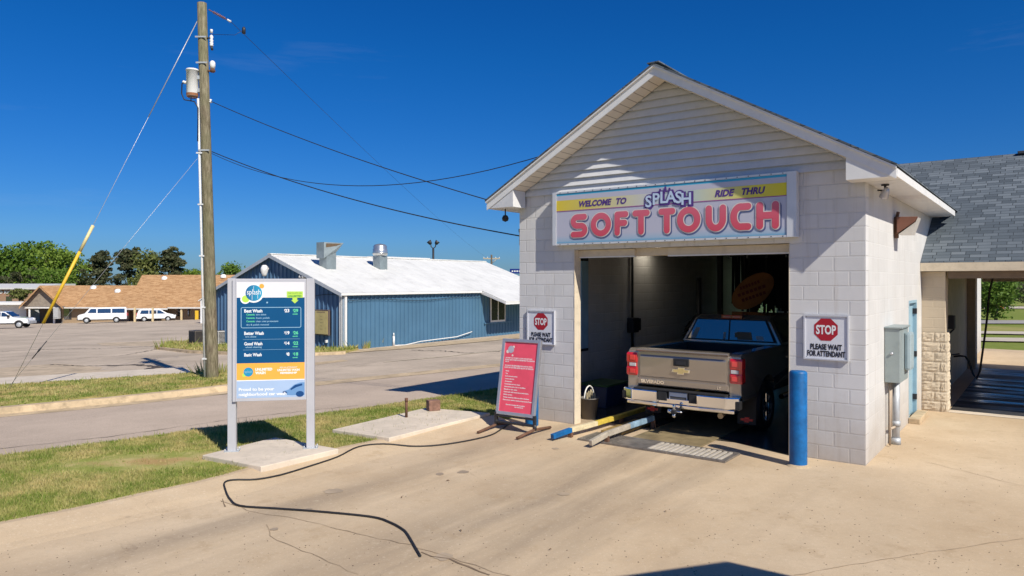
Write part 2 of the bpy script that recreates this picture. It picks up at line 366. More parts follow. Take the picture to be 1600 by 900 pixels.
# ------------------------------------------------------------------ mesh building
class MB:
    def __init__(s): s.v = []; s.f = []; s.mi = []; s.sm = []
    def add(s, vs, fs, mi=0, sm=False, M=None):
        o = len(s.v)
        for p in vs:
            p = Vector(p); s.v.append(M @ p if M else p)
        for f in fs: s.f.append([i + o for i in f]); s.mi.append(mi); s.sm.append(sm)
        return s
    def box(s, x0, x1, y0, y1, z0, z1, bev=0.0, mi=0, M=None):
        vs = [(x, y, z) for x in (x0, x1) for y in (y0, y1) for z in (z0, z1)]
        fs = [(0, 1, 3, 2), (4, 6, 7, 5), (0, 4, 5, 1), (2, 3, 7, 6), (0, 2, 6, 4), (1, 5, 7, 3)]
        if bev:
            b = bmesh.new(); bv = [b.verts.new(p) for p in vs]
            for f in fs: b.faces.new([bv[i] for i in f])
            bmesh.ops.bevel(b, geom=b.edges[:], offset=bev, segments=2, profile=0.6, affect='EDGES')
            b.verts.index_update()
            vs = [v.co.copy() for v in b.verts]; fs = [[v.index for v in f.verts] for f in b.faces]; b.free()
        return s.add(vs, fs, mi, False, M)
    def prism(s, poly, axis, a0, a1, bev=0.0, mi=0, M=None, taper=None):
        k = len(poly)
        def P(p, a):
            if axis == 'x': q = (a, p[0], p[1])
            elif axis == 'y': q = (p[0], a, p[1])
            else: q = (p[0], p[1], a)
            return taper(q) if taper else q
        vs = [P(p, a0) for p in poly] + [P(p, a1) for p in poly]
        fs = [list(range(k)), list(range(2 * k - 1, k - 1, -1))] + [[i, i + k, (i + 1) % k + k, (i + 1) % k] for i in range(k)]
        if bev:
            b = bmesh.new(); bv = [b.verts.new(p) for p in vs]
            for f in fs: b.faces.new([bv[i] for i in f])
            bmesh.ops.recalc_face_normals(b, faces=b.faces[:])
            bmesh.ops.bevel(b, geom=b.edges[:], offset=bev, segments=2, profile=0.6, affect='EDGES', clamp_overlap=True)
            b.verts.index_update()
            vs = [v.co.copy() for v in b.verts]; fs = [[v.index for v in f.verts] for f in b.faces]; b.free()
        return s.add(vs, fs, mi, False, M)
    def tube(s, pts, r, n=8, mi=0, M=None, caps=True):
        pts = [Vector(p) for p in pts]; k = len(pts)
        rs = r if hasattr(r, "__len__") else [r] * k
        vs = []; up = None
        for i, p in enumerate(pts):
            d = (pts[min(i + 1, k - 1)] - pts[max(i - 1, 0)]).normalized()
            if up is None: up = d.orthogonal().normalized()
            a = (up - d * up.dot(d))
            a = a.normalized() if a.length > 1e-6 else d.orthogonal().normalized()
            up = a; b = d.cross(a)
            for j in range(n):
                t = 2 * math.pi * j / n; vs.append(p + (a * math.cos(t) + b * math.sin(t)) * rs[i])
        fs = [[i * n + j, i * n + (j + 1) % n, (i + 1) * n + (j + 1) % n, (i + 1) * n + j] for i in range(k - 1) for j in range(n)]
        s.add(vs, fs, mi, True, M)
        if caps:
            s.add(vs[:n], [list(range(n))[::-1]], mi, False, M); s.add(vs[-n:], [list(range(n))], mi, False, M)
        return s
    def lathe(s, prof, n=16, mi=0, M=None, sm=True):
        vs = [(r * math.cos(2 * math.pi * j / n), r * math.sin(2 * math.pi * j / n), z) for r, z in prof for j in range(n)]
        fs = [[i * n + j, i * n + (j + 1) % n, (i + 1) * n + (j + 1) % n, (i + 1) * n + j] for i in range(len(prof) - 1) for j in range(n)]
        return s.add(vs, fs, mi, sm, M)
    def poly(s, pts, mi=0, M=None): return s.add(pts, [list(range(len(pts)))], mi, False, M)
    def rect(s, x0, x1, y0, y1, z=0.0, mi=0, M=None): return s.poly([(x0, y0, z), (x1, y0, z), (x1, y1, z), (x0, y1, z)], mi, M)
    def disc(s, cx, cy, r, z=0.0, n=24, mi=0, M=None, sy=1.0):
        return s.poly([(cx + r * math.cos(2 * math.pi * j / n), cy + r * sy * math.sin(2 * math.pi * j / n), z) for j in range(n)], mi, M)
    def stroke(s, pts, w, z=0.0, closed=False, mi=0, M=None, round_caps=True):
        pts = [Vector((p[0], p[1])) for p in pts]; k = len(pts)
        nrm = []
        for i in range(k):
            if closed: d0 = pts[i] - pts[i - 1]; d1 = pts[(i + 1) % k] - pts[i]
            else: d0 = pts[i] - pts[i - 1] if i else pts[1] - pts[0]; d1 = pts[i + 1] - pts[i] if i < k - 1 else pts[i] - pts[i - 1]
            d0.normalize(); d1.normalize(); t = (d0 + d1)
            t = t.normalized() if t.length > 1e-6 else d0
            m = Vector((-t.y, t.x)); nrm.append(m / max(0.5, m.dot(Vector((-d0.y, d0.x)))))
        Lf = [p + q * w for p, q in zip(pts, nrm)]; Rt = [p - q * w for p, q in zip(pts, nrm)]
        vs = [(p.x, p.y, z) for p in Lf] + [(p.x, p.y, z) for p in Rt]
        fs = [[i, i + k, (i + 1) % k + k, (i + 1) % k] for i in range(k if closed else k - 1)]
        s.add(vs, fs, mi, False, M)
        if round_caps and not closed:
            for p, d in ((pts[0], pts[0] - pts[1]), (pts[-1], pts[-1] - pts[-2])):
                a0 = math.atan2(d.y, d.x)
                s.poly([(p.x + w * math.cos(a0 + t), p.y + w * math.sin(a0 + t), z) for t in [(-90 + 180 * q / 10) * math.pi / 180 for q in range(11)]], mi, M)
        return s
    def text(s, body, size, x=0.0, y=0.0, z=0.0, mi=0, M=None, align='LEFT', off=0.0, shear=0.0, width=None, ext=0.0, sp=1.0):
        c = bpy.data.curves.new("t", 'FONT'); c.body = body; c.size = size; c.align_x = align
        c.offset = off; c.shear = shear; c.extrude = ext; c.resolution_u = 3; c.space_character = sp
        o = bpy.data.objects.new("t", c); scene.collection.objects.link(o)
        bpy.context.view_layer.update()
        me = bpy.data.meshes.new_from_object(o.evaluated_get(bpy.context.evaluated_depsgraph_get()))
        vs = [v.co.copy() for v in me.vertices]; fs = [list(p.vertices) for p in me.polygons]
        bpy.data.objects.remove(o); bpy.data.curves.remove(c); bpy.data.meshes.remove(me)
        if not vs: return s
        kx = 1.0
        if width:
            a, b = min(v.x for v in vs), max(v.x for v in vs); kx = width / max(1e-6, b - a)
            if align == 'LEFT':
                for v in vs: v.x -= a
        return s.add([(v.x * kx + x, v.y + y, v.z + z) for v in vs], fs, mi, False, M)
    def build(s, name, mats, parent=None, loc=None, uv=True, fix=True, col=None):
        me = bpy.data.meshes.new(name)
        if loc is not None: s.v = [p - Vector(loc) for p in s.v]
        me.from_pydata([tuple(p) for p in s.v], [], s.f)
        if not isinstance(mats, (list, tuple)): mats = [mats]
        for m in mats: me.materials.append(m)
        me.polygons.foreach_set("material_index", s.mi); me.polygons.foreach_set("use_smooth", s.sm)
        if fix:
            b = bmesh.new(); b.from_mesh(me)
            if any(s.sm): bmesh.ops.remove_doubles(b, verts=b.verts[:], dist=1e-5)
            bmesh.ops.recalc_face_normals(b, faces=b.faces[:]); b.to_mesh(me); b.free()
        me.update()
        if uv:
            ul = me.uv_layers.new(name="UVMap"); co = [v.co for v in me.vertices]
            for p in me.polygons:
                n = p.normal
                h = Vector((0, 0, 1)).cross(n)
                if h.length < 0.05: h = Vector((1, 0, 0))
                h.normalize()
                if abs(h.x) > abs(h.y):
                    if h.x < 0: h = -h
                elif h.y < 0: h = -h
                w = Vector(n).cross(h)
                if w.z < 0: w = -w
                for li in p.loop_indices:
                    c = co[me.loops[li].vertex_index]; ul.data[li].uv = (c.dot(h), c.dot(w))
        o = bpy.data.objects.new(name, me); scene.collection.objects.link(o)
        if loc is not None: o.location = loc
        if parent is not None: o.parent = parent
        return o

def tag(o, label=None, cat=None, group=None, kind=None):
    if label: o["label"] = label
    if cat: o["category"] = cat
    if group: o["group"] = group
    if kind: o["kind"] = kind
    return o
def thing(name, label, cat, loc=(0, 0, 0), rotz=0.0, group=None):
    o = bpy.data.objects.new(name, None); scene.collection.objects.link(o)
    o.location = loc; o.rotation_euler = (0, 0, rotz); o.empty_display_size = 0.2
    return tag(o, label, cat, group)
def catenary(a, b, sag, n=24):
    a, b = Vector(a), Vector(b)
    return [a.lerp(b, i / n) - Vector((0, 0, 4 * sag * (i / n) * (1 - i / n))) for i in range(n + 1)]
def XZ(x=0, y=0, z=0):          # sheet coordinates (right, up, out) for a panel facing the front (-y)
    return Matrix(((1, 0, 0, x), (0, 0, -1, y), (0, 1, 0, z), (0, 0, 0, 1)))
def YZ(x=0, y=0, z=0):          # panel facing +x (its right is +y)
    return Matrix(((0, 0, 1, x), (1, 0, 0, y), (0, 1, 0, z), (0, 0, 0, 1)))
def RX(a): return Matrix.Rotation(a, 4, 'X')
def RY(a): return Matrix.Rotation(a, 4, 'Y')
def RZ(a): return Matrix.Rotation(a, 4, 'Z')
def T(x, y, z): return Matrix.Translation((x, y, z))
# ------------------------------------------------------------------ the ground and what is laid on it
def sheet(name, pts, off, m, kind="structure", uv=False, thick=0.0):
    b = bmesh.new(); vs = [b.verts.new((p[0], p[1], 0)) for p in pts]; b.faces.new(vs)
    bmesh.ops.recalc_face_normals(b, faces=b.faces[:])
    for tp in (2.0, 112.0):
        bmesh.ops.bisect_plane(b, geom=b.verts[:] + b.edges[:] + b.faces[:], plane_co=L(-6.5 - tp, 0), plane_no=(UX, UY, 0))
    if thick:
        r = bmesh.ops.extrude_face_region(b, geom=b.faces[:])
        top = [e for e in r["geom"] if isinstance(e, bmesh.types.BMVert)]; ts = set(top)
        for v in b.verts: v.co.z = hz(v.co.x, v.co.y) + (off if v in ts else off - thick)
        bmesh.ops.recalc_face_normals(b, faces=b.faces[:])
    else:
        for v in b.verts: v.co.z = hz(v.co.x, v.co.y) + off
        for f in b.faces:
            f.normal_update()
            if f.normal.z < 0: f.normal_flip()
    me = bpy.data.meshes.new(name); b.to_mesh(me); b.free(); me.materials.append(m)
    o = bpy.data.objects.new(name, me); scene.collection.objects.link(o)
    return tag(o, kind=kind)
def G(*pp): return [gp(x, y) for x, y in pp]
def sweep(name, path, prof, m, kind="structure"):     # a profile (sideways, up) carried along a ground path; sideways is to the path's left
    pts = []
    for a, b_ in zip(path[:-1], path[1:]):
        k = max(1, int((b_ - a).length / 0.8))
        pts += [a.lerp(b_, i / k) for i in range(k)]
    pts.append(path[-1]); k = len(pts); mb = MB(); n = len(prof); vs = []
    for i, p in enumerate(pts):
        d = pts[min(i + 1, k - 1)] - pts[max(i - 1, 0)]; d.z = 0; d.normalize(); s = Vector((-d.y, d.x, 0))
        for (a, z) in prof:
            q = p + s * a; vs.append((q.x, q.y, hz(q.x, q.y) + z))
    fs = [[i * n + j, i * n + j + 1, (i + 1) * n + j + 1, (i + 1) * n + j] for i in range(k - 1) for j in range(n - 1)]
    mb.add(vs, fs, 0, False)
    return tag(mb.build(name, m, uv=False), kind=kind)

def inside(P, poly):
    x, y = P[:, 0], P[:, 1]; c = np.zeros(len(P), bool); n = len(poly)
    for i in range(n):
        x0, y0 = poly[i][0], poly[i][1]; x1, y1 = poly[i - 1][0], poly[i - 1][1]
        t = ((y0 > y) != (y1 > y)); xx = (x1 - x0) * (y - y0) / ((y1 - y0) if y1 != y0 else 1e-9) + x0
        c ^= t & (x < xx)
    return c
FIELD = turf("field_grass", (0.14, 0.19, 0.035), (0.23, 0.26, 0.06), (0.36, 0.31, 0.12), 0.5, 0.12)
LAWN = turf("lawn_turf", (0.20, 0.235, 0.045), (0.32, 0.33, 0.09), (0.50, 0.40, 0.18), 0.47, 1.3,
            drysp=[(gp(255, 728).x, gp(255, 728).y, 2.3, 0.85, 0.22)])
VERGE = turf("verge_turf", (0.19, 0.215, 0.05), (0.31, 0.30, 0.10), (0.48, 0.34, 0.15), 0.44, 0.8)

sheet("ground", [(-420, -60), (420, -60), (420, 900), (-420, 900)], -0.06, FIELD)
# asphalt of the lots on the left, up to the buildings far behind
street_far = [(-300, 694), (0, 652), (355, 616), (490, 601), (780, 572), (905, 556)]
lot_px = [(-300, 625), (0, 612), (335, 584), (372, 600), (372, 614), (490, 601), (780, 572), (905, 556), (905, 512), (560, 512), (400, 497), (-200, 497)]
sheet("parking_lot", G(*lot_px), 0.0, LOT)
near_edge = [(-300, 768), (0, 720), (200, 694), (395, 666), (560, 645), (780, 612), (905, 592)]
sheet("street", G(*street_far) + G(*near_edge)[::-1], 0.004, ASPH)
sheet("gutter_strip", G((490, 597.5), (640, 582.5), (780, 568.5), (905, 553), (905, 557), (780, 573), (640, 587.5), (490, 603.5)), 0.010, KERB)
sheet("gutter_strip", G((480, 568), (535, 562), (545, 564), (520, 567), (480, 572)), 0.006, KERB)
# kerb, verge and pavement on the far side of the street
kpath = G((-300, 690), (0, 649), (180, 632), (300, 619), (365, 611))
sweep("kerb", kpath, [(-0.38, 0.008), (0.0, 0.022), (0.05, 0.15), (0.22, 0.16), (0.24, -0.05)], KERB)
verge_pts = [p + Vector((0, 0.0, 0)) for p in G((-300, 684), (0, 643), (180, 626), (300, 613), (362, 606))]
sheet("verge", verge_pts + G((366, 592), (300, 590), (200, 597), (0, 610), (-300, 632)), 0.14, VERGE, thick=0.25)
sheet("sidewalk", G((-300, 630), (0, 609), (200, 596), (300, 588.5), (285, 580), (150, 588), (0, 597), (-300, 612)), 0.13, SLAB, thick=0.2)
sheet("dirt_shoulder", G((-300, 608), (0, 594), (160, 585), (200, 580), (120, 578), (0, 582), (-300, 590)), 0.006,
      mat("sandy_dirt", (0.46, 0.36, 0.25), 0.95, var=0.3, sc=1.5, bump=0.3, dirt=0.3))
# island of grass and the ground at the foot of the blue building
isl = G((248, 545), (262, 538), (330, 534), (420, 528), (545, 531), (560, 548), (537, 552), (470, 555), (372, 553), (300, 550))
sheet("grass_island", isl, 0.10, VERGE, thick=0.2)
sweep("kerb", G((248, 545), (300, 551), (372, 554), (470, 556), (540, 553)), [(-0.02, 0.0), (0.0, 0.11), (-0.2, 0.115), (-0.22, 0.0)], KERB)
sheet("kerb_apron", G((540, 548), (640, 540), (810, 524), (900, 514), (900, 519), (810, 529), (640, 545), (545, 552)), 0.02, KERB)
# concrete of the car wash
lawn_edge = [(-420, 945), (-200, 877), (0, 829), (120, 805), (220, 782), (300, 765), (350, 752), (400, 737), (530, 708), (606, 692), (768, 656)]
ledge = G(*lawn_edge)
drive = [(p.x, p.y) for p in ledge] + [tuple(L(*p)[:2]) for p in ((-5.95, -0.3), (-5.95, 20.9), (0, 21.3), (6, 21.0), (40, 20.5), (40, -22), (-14, -22))]
sheet("concrete_driveway", drive, 0.0, CONC)
# rolled edge of the concrete, rising to the lawn
edge = [p.copy() for p in ledge]
sweep("rolled_kerb", edge, [(0.02, -0.02), (0.015, 0.085), (-0.10, 0.09), (-0.30, 0.055), (-0.52, 0.016), (-0.66, 0.003), (-0.72, -0.004)], CONC)
lawn = [(p.x, p.y) for p in G(*near_edge)][:-1] + [tuple(L(-5.87, 2.4)[:2]), tuple(L(-5.87, -0.3)[:2])] + [(p.x, p.y) for p in ledge][::-1]
sheet("lawn", lawn, 0.075, LAWN, thick=0.2)
# crack and joint lines in the driveway
def crack(pts, w, seed, dk, nm="driveway_crack", zo=0.005, wob=0.018):
    r = random.Random(seed); P = [gp(*p) for p in pts]; q = []
    for a, b_ in zip(P[:-1], P[1:]):
        k = max(2, int((b_ - a).length / 0.12))
        q += [a.lerp(b_, i / k) + Vector((r.uniform(-wob, wob), r.uniform(-wob, wob), 0)) for i in range(k)]
    q.append(P[-1]); mb = MB(); vs = []
    for i, p in enumerate(q):
        d = (q[min(i + 1, len(q) - 1)] - q[max(i - 1, 0)]).normalized(); s = Vector((-d.y, d.x, 0)) * w * r.uniform(.35, 1.1)
        vs += [(q_.x, q_.y, hz(q_.x, q_.y) + zo) for q_ in (p + s, p - s)]
    mb.add(vs, [[2 * i, 2 * i + 1, 2 * i + 3, 2 * i + 2] for i in range(len(q) - 1)])
    tag(mb.build(nm, dk, uv=False), kind="structure")
CRK = mat("crack_dirt", (0.20, 0.14, 0.09), 0.95, var=0.3, sc=8)
CRKL = mat("faint_crack", (0.36, 0.265, 0.17), 0.95, var=0.3, sc=8)
crack([(345, 783), (400, 801), (470, 812), (560, 834), (640, 852), (740, 884), (810, 905)], 0.005, 1, CRKL)
crack([(655, 864), (700, 874), (765, 899)], 0.011, 2, CRK)
crack([(418, 820), (424, 838), (445, 850), (500, 872), (560, 898)], 0.004, 3, CRKL)
crack([(334, 764), (345, 780), (352, 792)], 0.008, 4, CRK)
crack([(1445, 722), (1500, 735), (1600, 760), (1700, 790)], 0.004, 5, CRKL)
crack([(1240, 900), (1420, 868), (1600, 842)], 0.004, 6, CRKL)
TAR = mat("crack_tar", (0.075, 0.06, 0.05), 0.9, var=0.3, sc=4)
crack([(170, 572), (215, 570), (250, 574), (225, 577)], 0.16, 11, TAR, "asphalt_crack", 0.010, 0.12)
crack([(80, 570), (130, 572), (190, 571)], 0.07, 12, TAR, "asphalt_crack", 0.010, 0.15)
crack([(-20, 551), (60, 546), (160, 545), (240, 541)], 0.07, 13, TAR, "asphalt_crack", 0.010, 0.15)
crack([(250, 545), (190, 556), (120, 560)], 0.04, 14, TAR, "asphalt_crack", 0.010, 0.12)
crack([(640, 547), (700, 549), (728, 552), (780, 549)], 0.05, 15, TAR, "asphalt_crack", 0.010, 0.1)
crack([(0, 702), (180, 682), (380, 653), (560, 634)], 0.012, 16, TAR, "asphalt_crack", 0.010, 0.05)
crack([(600, 566), (700, 557), (820, 543)], 0.10, 17, mat("faded_line_paint", (0.55, 0.47, 0.34), 0.9, var=0.3), "road_line", 0.012, 0.01)
# oil drips along the wheel tracks
ro = random.Random(21)
for k in range(8):
    lx = ro.choice((-4.5, -2.7)) + ro.gauss(0, 0.35); ly = ro.uniform(-6.5, -1.6); rr = ro.uniform(0.03, 0.12); c_ = L(lx, ly)
    q = MB(); q.poly([(c_.x + rr * ro.uniform(.7, 1.15) * math.cos(t_ * .449), c_.y + rr * ro.uniform(.7, 1.15) * math.sin(t_ * .449), 0.0035 + k * 0.0001) for t_ in range(14)])
    tag(q.build("oil_stain", mat("oil_stain_%d" % (k % 2), ((0.38, 0.295, 0.205), (0.31, 0.24, 0.17))[k % 2], 0.7, var=0.2), uv=False), kind="structure")
# wet floors
def lsheet(name, pts, off, m): return sheet(name, [tuple(L(*p)[:2]) for p in pts], off, m)
lsheet("tunnel_floor", [(-5.64, 0.75), (-5.2, 0.8), (-4.4, 0.45), (-3.6, 0.5), (-2.9, 0.2), (-1.9, 0.3), (-1.0, -0.05), (-0.99, 0.2), (-0.2, 0.2), (-0.2, 20.1), (-5.64, 20.1)], 0.004, WFLOOR)
lsheet("bay_floor", [(0.44, 5.62), (4.6, 5.62), (9.3, 5.62), (9.3, 14.0), (0.44, 14.0)], 0.004, BFLOOR)
lsheet("bay_sill", [(0.44, 5.28), (9.3, 5.28), (9.3, 5.60), (0.44, 5.60)], 0.006, SLAB)
# roads and paths across the fields behind
PALE = mat("pale_path", (0.52, 0.45, 0.36), 0.9, var=0.15, sc=0.8)
GROAD = mat("grey_road", (0.33, 0.31, 0.29), 0.9, var=0.12, sc=0.6)
for nm, a, b_, m in (("field_path", (525, 519.5), (530, 524.5), PALE), ("field_path", (515.2, 513), (518.5, 516), PALE),
                     ("far_road", (499.8, 499), (505, 503.5), GROAD), ("far_road", (479.2, 479), (482.2, 481.8), PALE)):
    sheet(nm, G((1380, a[0]), (1850, a[0] + 6), (1850, b_[0] + 8), (1380, a[0] + (b_[0] - a[0]) * 0.9 + 0.2)) if nm == "field_path" else G((1380, a[0]), (1850, a[0] + 1), (1850, b_[0] + 1), (1380, b_[0])), 0.0, m)

SANDY = MATS["sandy_dirt"]
for px_ in ([(-250, 592), (0, 575), (90, 568), (160, 574), (150, 583), (0, 592), (-250, 608)], [(150, 536), (300, 531), (320, 534), (250, 541), (160, 540)]):
    sheet("dirt_patch", G(*px_), 0.005, SANDY)
# grit lying on the concrete
gg = np.random.default_rng(31); PBL = MB()
for k_ in range(900):
    px_, py_ = gg.uniform(0, 1600), 655 + 245 * gg.random() ** 0.8
    p_ = gp(px_, py_); lx_, ly_ = loc_of(p_.x, p_.y)
    if not (-9.5 < lx_ < 8 and ly_ < (-0.1 if lx_ < 0.05 else 5.2)): continue
    if not inside(np.array([[p_.x, p_.y]]), drive)[0] if "inside" in globals() else False: continue
    r_k = gg.uniform(0.003, 0.010); a_ = gg.uniform(0, 6.28)
    PBL.add([(p_.x + r_k * math.cos(a_ + t_), p_.y + r_k * math.sin(a_ + t_), 0.001) for t_ in (0, 2.1, 4.2)] + [(p_.x, p_.y, r_k * 0.8)], [(0, 1, 3), (1, 2, 3), (2, 0, 3)])
tag(PBL.build("grit", mat("dark_grit", (0.16, 0.12, 0.085), 0.9, var=0.5, sc=30), uv=False, fix=False), "scattered grit and crumbs on the tan concrete", "grit", kind="stuff")
# ------------------------------------------------------------------ grass blades
def grass_mat():
    n = N("grass_blades"); ob = n.co("Object"); g = n.new("ShaderNodeNewGeometry")
    c = n.ramp(n.noise(ob, 2.2, 5, 0.7), [(0.35, (0.16, 0.24, 0.035)), (0.65, (0.33, 0.36, 0.09))])
    c = n.mix(c, (0.58, 0.46, 0.21), n.ramp(n.noise(ob, 1.1, 6, 0.72), [(0.43, 0.0), (0.61, 0.9)]))
    c = n.mix(c, (0.55, 0.47, 0.20), n.ramp(g.outputs["Random Per Island"], [(0.62, 0.0), (1.0, 0.8)]))
    n.col(c); MATS["grass_blades"] = n.set(0.6, spec=0.2)
    tr = n.new("ShaderNodeBsdfTranslucent"); n.link(c, tr.inputs[0]); mx = n.new("ShaderNodeMixShader"); mx.inputs[0].default_value = 0.3
    n.link(n.b.outputs[0], mx.inputs[1]); n.link(tr.outputs[0], mx.inputs[2]); n.link(mx.outputs[0], n.t.nodes["Material Output"].inputs[0])
    return n.m
GRASSM = grass_mat()
def blades(name, poly, count, h, w, off, seed, avoid=(), label=None):
    g = np.random.default_rng(seed); poly = [(p[0], p[1]) for p in poly]
    a = np.array(poly); lo, hi = a.min(0), a.max(0); pts = np.zeros((0, 2))
    while len(pts) < count:
        q = g.uniform(lo, hi, (count * 3, 2)); q = q[inside(q, poly)]
        q = q[q[:, 1] > 4.0]; q = q[np.abs(q[:, 0]) < q[:, 1] * 0.80]
        q = q[g.random(len(q)) < np.clip((9.0 / q[:, 1]) ** 1.2, 0, 1)]
        for (X, Y, rx, ry, ang, keep) in avoid:
            dx, dy = q[:, 0] - X, q[:, 1] - Y; c, s_ = math.cos(ang), math.sin(ang)
            e = ((dx * c + dy * s_) / rx) ** 2 + ((-dx * s_ + dy * c) / ry) ** 2
            q = q[(e > 1 + g.uniform(-.5, .4, len(q))) | (g.random(len(q)) < keep)]
        pts = np.vstack([pts, q])
    pts = pts[:count]; k = len(pts); pts = pts + g.normal(0, 0.034, pts.shape)
    base = np.array([hz(x, y) for x, y in pts]) + off
    ang = g.uniform(0, 2 * np.pi, k); hh = h * g.uniform(.35, 1.15, k) * (1 + 1.5 * (g.random(k) > 0.98)); le = g.uniform(0.0, 0.9, k) * hh; la = g.uniform(0, 2 * np.pi, k)
    ww = w * g.uniform(.6, 1.3, k) * np.clip(pts[:, 1] / 10, 0.8, 3)
    dx, dy = np.cos(ang) * ww, np.sin(ang) * ww
    V = np.empty((k, 3, 3)); V[:, 0] = np.stack([pts[:, 0] - dx, pts[:, 1] - dy, base], 1); V[:, 1] = np.stack([pts[:, 0] + dx, pts[:, 1] + dy, base], 1)
    V[:, 2] = np.stack([pts[:, 0] + np.cos(la) * le, pts[:, 1] + np.sin(la) * le, base + hh], 1)
    me = bpy.data.meshes.new(name); me.from_pydata(V.reshape(-1, 3).tolist(), [], np.arange(3 * k).reshape(-1, 3).tolist()); me.materials.append(GRASSM); me.update()
    o = bpy.data.objects.new(name, me); scene.collection.objects.link(o)
    return tag(o, label, "grass", kind="stuff")
c_dry = gp(255, 728)
blades("lawn_grass", lawn, 130000, 0.045, 0.006, 0.07, 3, [(c_dry.x, c_dry.y, 1.7, 0.62, 0.22, 0.04)], "short green and yellow grass of the lawn between street and driveway")
blades("verge_grass", verge_pts + G((366, 592), (300, 590), (200, 597), (0, 610), (-300, 632)), 30000, 0.055, 0.008, 0.135, 4, (), "rough grass of the verge between kerb and sidewalk")
blades("island_grass", isl, 8000, 0.16, 0.012, 0.1, 5, (), "dry grass on the island beside the blue building")

def clear_glass():
    n = N("clear_glass"); n.b.inputs["Transmission Weight"].default_value = 1.0; n.b.inputs["Base Color"].default_value = (0.9, 0.95, 0.97, 1); n.b.inputs["IOR"].default_value = 1.1
    n.set(0.05)
    tr = n.new("ShaderNodeBsdfTranslucent"); tr.inputs[0].default_value = (0.85, 0.88, 0.9, 1); mx = n.new("ShaderNodeMixShader"); mx.inputs[0].default_value = 0.7
    n.link(n.b.outputs[0], mx.inputs[1]); n.link(tr.outputs[0], mx.inputs[2]); n.link(mx.outputs[0], n.t.nodes["Material Output"].inputs[0])
    return n.m
# ------------------------------------------------------------------ car wash building
HW = 4.05                    # height of the block walls
wash = thing("car_wash", "white block car wash with a gable front, wide drive-in opening and blue grey shingle roof", "building", CW, CWROT)
EZ, RZ_, SL = 4.0, 5.9, 0.565
def zr(x): return RZ_ - SL * abs(x + 2.92) * (RZ_ - EZ) / (SL * 3.36)
b = MB(); b.box(-5.84, -4.65, 0, 0.2, 0, HW); b.box(-1.0, 0, 0, 0.2, 0, HW); b.box(-4.65, -1.0, 0, 0.2, 3.06, HW)
b.build("front_wall", WHITE_BLOCK, wash)
b = MB(); b.box(-0.2, 0, 0.2, 3.70, 0, HW); b.box(-0.2, 0, 3.70, 4.62, 2.15, HW); b.box(-0.2, 0, 4.62, 20.3, 0, HW)
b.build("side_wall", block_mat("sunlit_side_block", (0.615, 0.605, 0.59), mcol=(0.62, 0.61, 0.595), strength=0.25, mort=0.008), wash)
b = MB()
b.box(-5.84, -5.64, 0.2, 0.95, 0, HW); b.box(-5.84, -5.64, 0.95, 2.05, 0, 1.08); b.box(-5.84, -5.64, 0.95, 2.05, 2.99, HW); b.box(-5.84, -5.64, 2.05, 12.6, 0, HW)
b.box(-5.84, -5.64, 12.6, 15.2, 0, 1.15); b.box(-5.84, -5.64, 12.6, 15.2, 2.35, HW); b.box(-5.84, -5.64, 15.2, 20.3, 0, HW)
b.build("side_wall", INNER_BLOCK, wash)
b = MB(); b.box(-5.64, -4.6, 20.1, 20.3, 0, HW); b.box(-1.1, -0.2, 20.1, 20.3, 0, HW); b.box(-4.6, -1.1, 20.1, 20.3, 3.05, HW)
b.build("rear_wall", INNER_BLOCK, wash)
b = MB(); b.box(-0.212, -0.203, 0.28, 20.0, 0.0, 3.79); b.build("bounce_absorber", mat("dark_absorber", (0.20, 0.20, 0.20), 0.5, var=0.3, sc=1.0), wash)  # unseen dark liner, added to cut bounce light onto the truck's side
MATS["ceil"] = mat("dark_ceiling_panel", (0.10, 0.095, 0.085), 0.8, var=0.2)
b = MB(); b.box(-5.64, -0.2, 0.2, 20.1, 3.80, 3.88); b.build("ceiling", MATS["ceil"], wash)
# bright reveal of the left pier: thin painted return, proud of the block
b = MB(); b.box(-4.65, -4.642, -0.004, 0.2, 0, 3.05); b.build("door_jamb", mat("cream_jamb_paint", (0.70, 0.60, 0.46), 0.6, var=0.06, dirt=0.4), wash)
b = MB(); b.box(-1.008, -1.0, -0.006, 0.2, 0, 3.05); b.build("door_jamb", CREAM, wash)
# gable siding in real laps
b = MB(); z = HW
while z < RZ_ - 0.25:
    z1 = min(z + 0.127, RZ_ - 0.2)
    w0, w1 = [(RZ_ - 0.17 - q) / (SL * 1.0) for q in (z, z1)]
    w0 = min(w0, 2.94); w1 = min(w1, 2.93)
    vs = [(-2.92 - w0, -0.045, z), (-2.92 + w0, -0.045, z), (-2.92 + w1, -0.003, z1), (-2.92 - w1, -0.003, z1), (-2.92 - w0, -0.003, z), (-2.92 + w0, -0.003, z)]
    b.add(vs, [(0, 1, 2, 3)]); z = z1
b.build("gable_siding", WVINYL, wash)
b = MB(); b.prism([(-5.84, HW), (0, HW), (-2.92, RZ_ - 0.2)], 'y', 0.002, 0.15); b.build("gable_backing", WVINYL, wash)
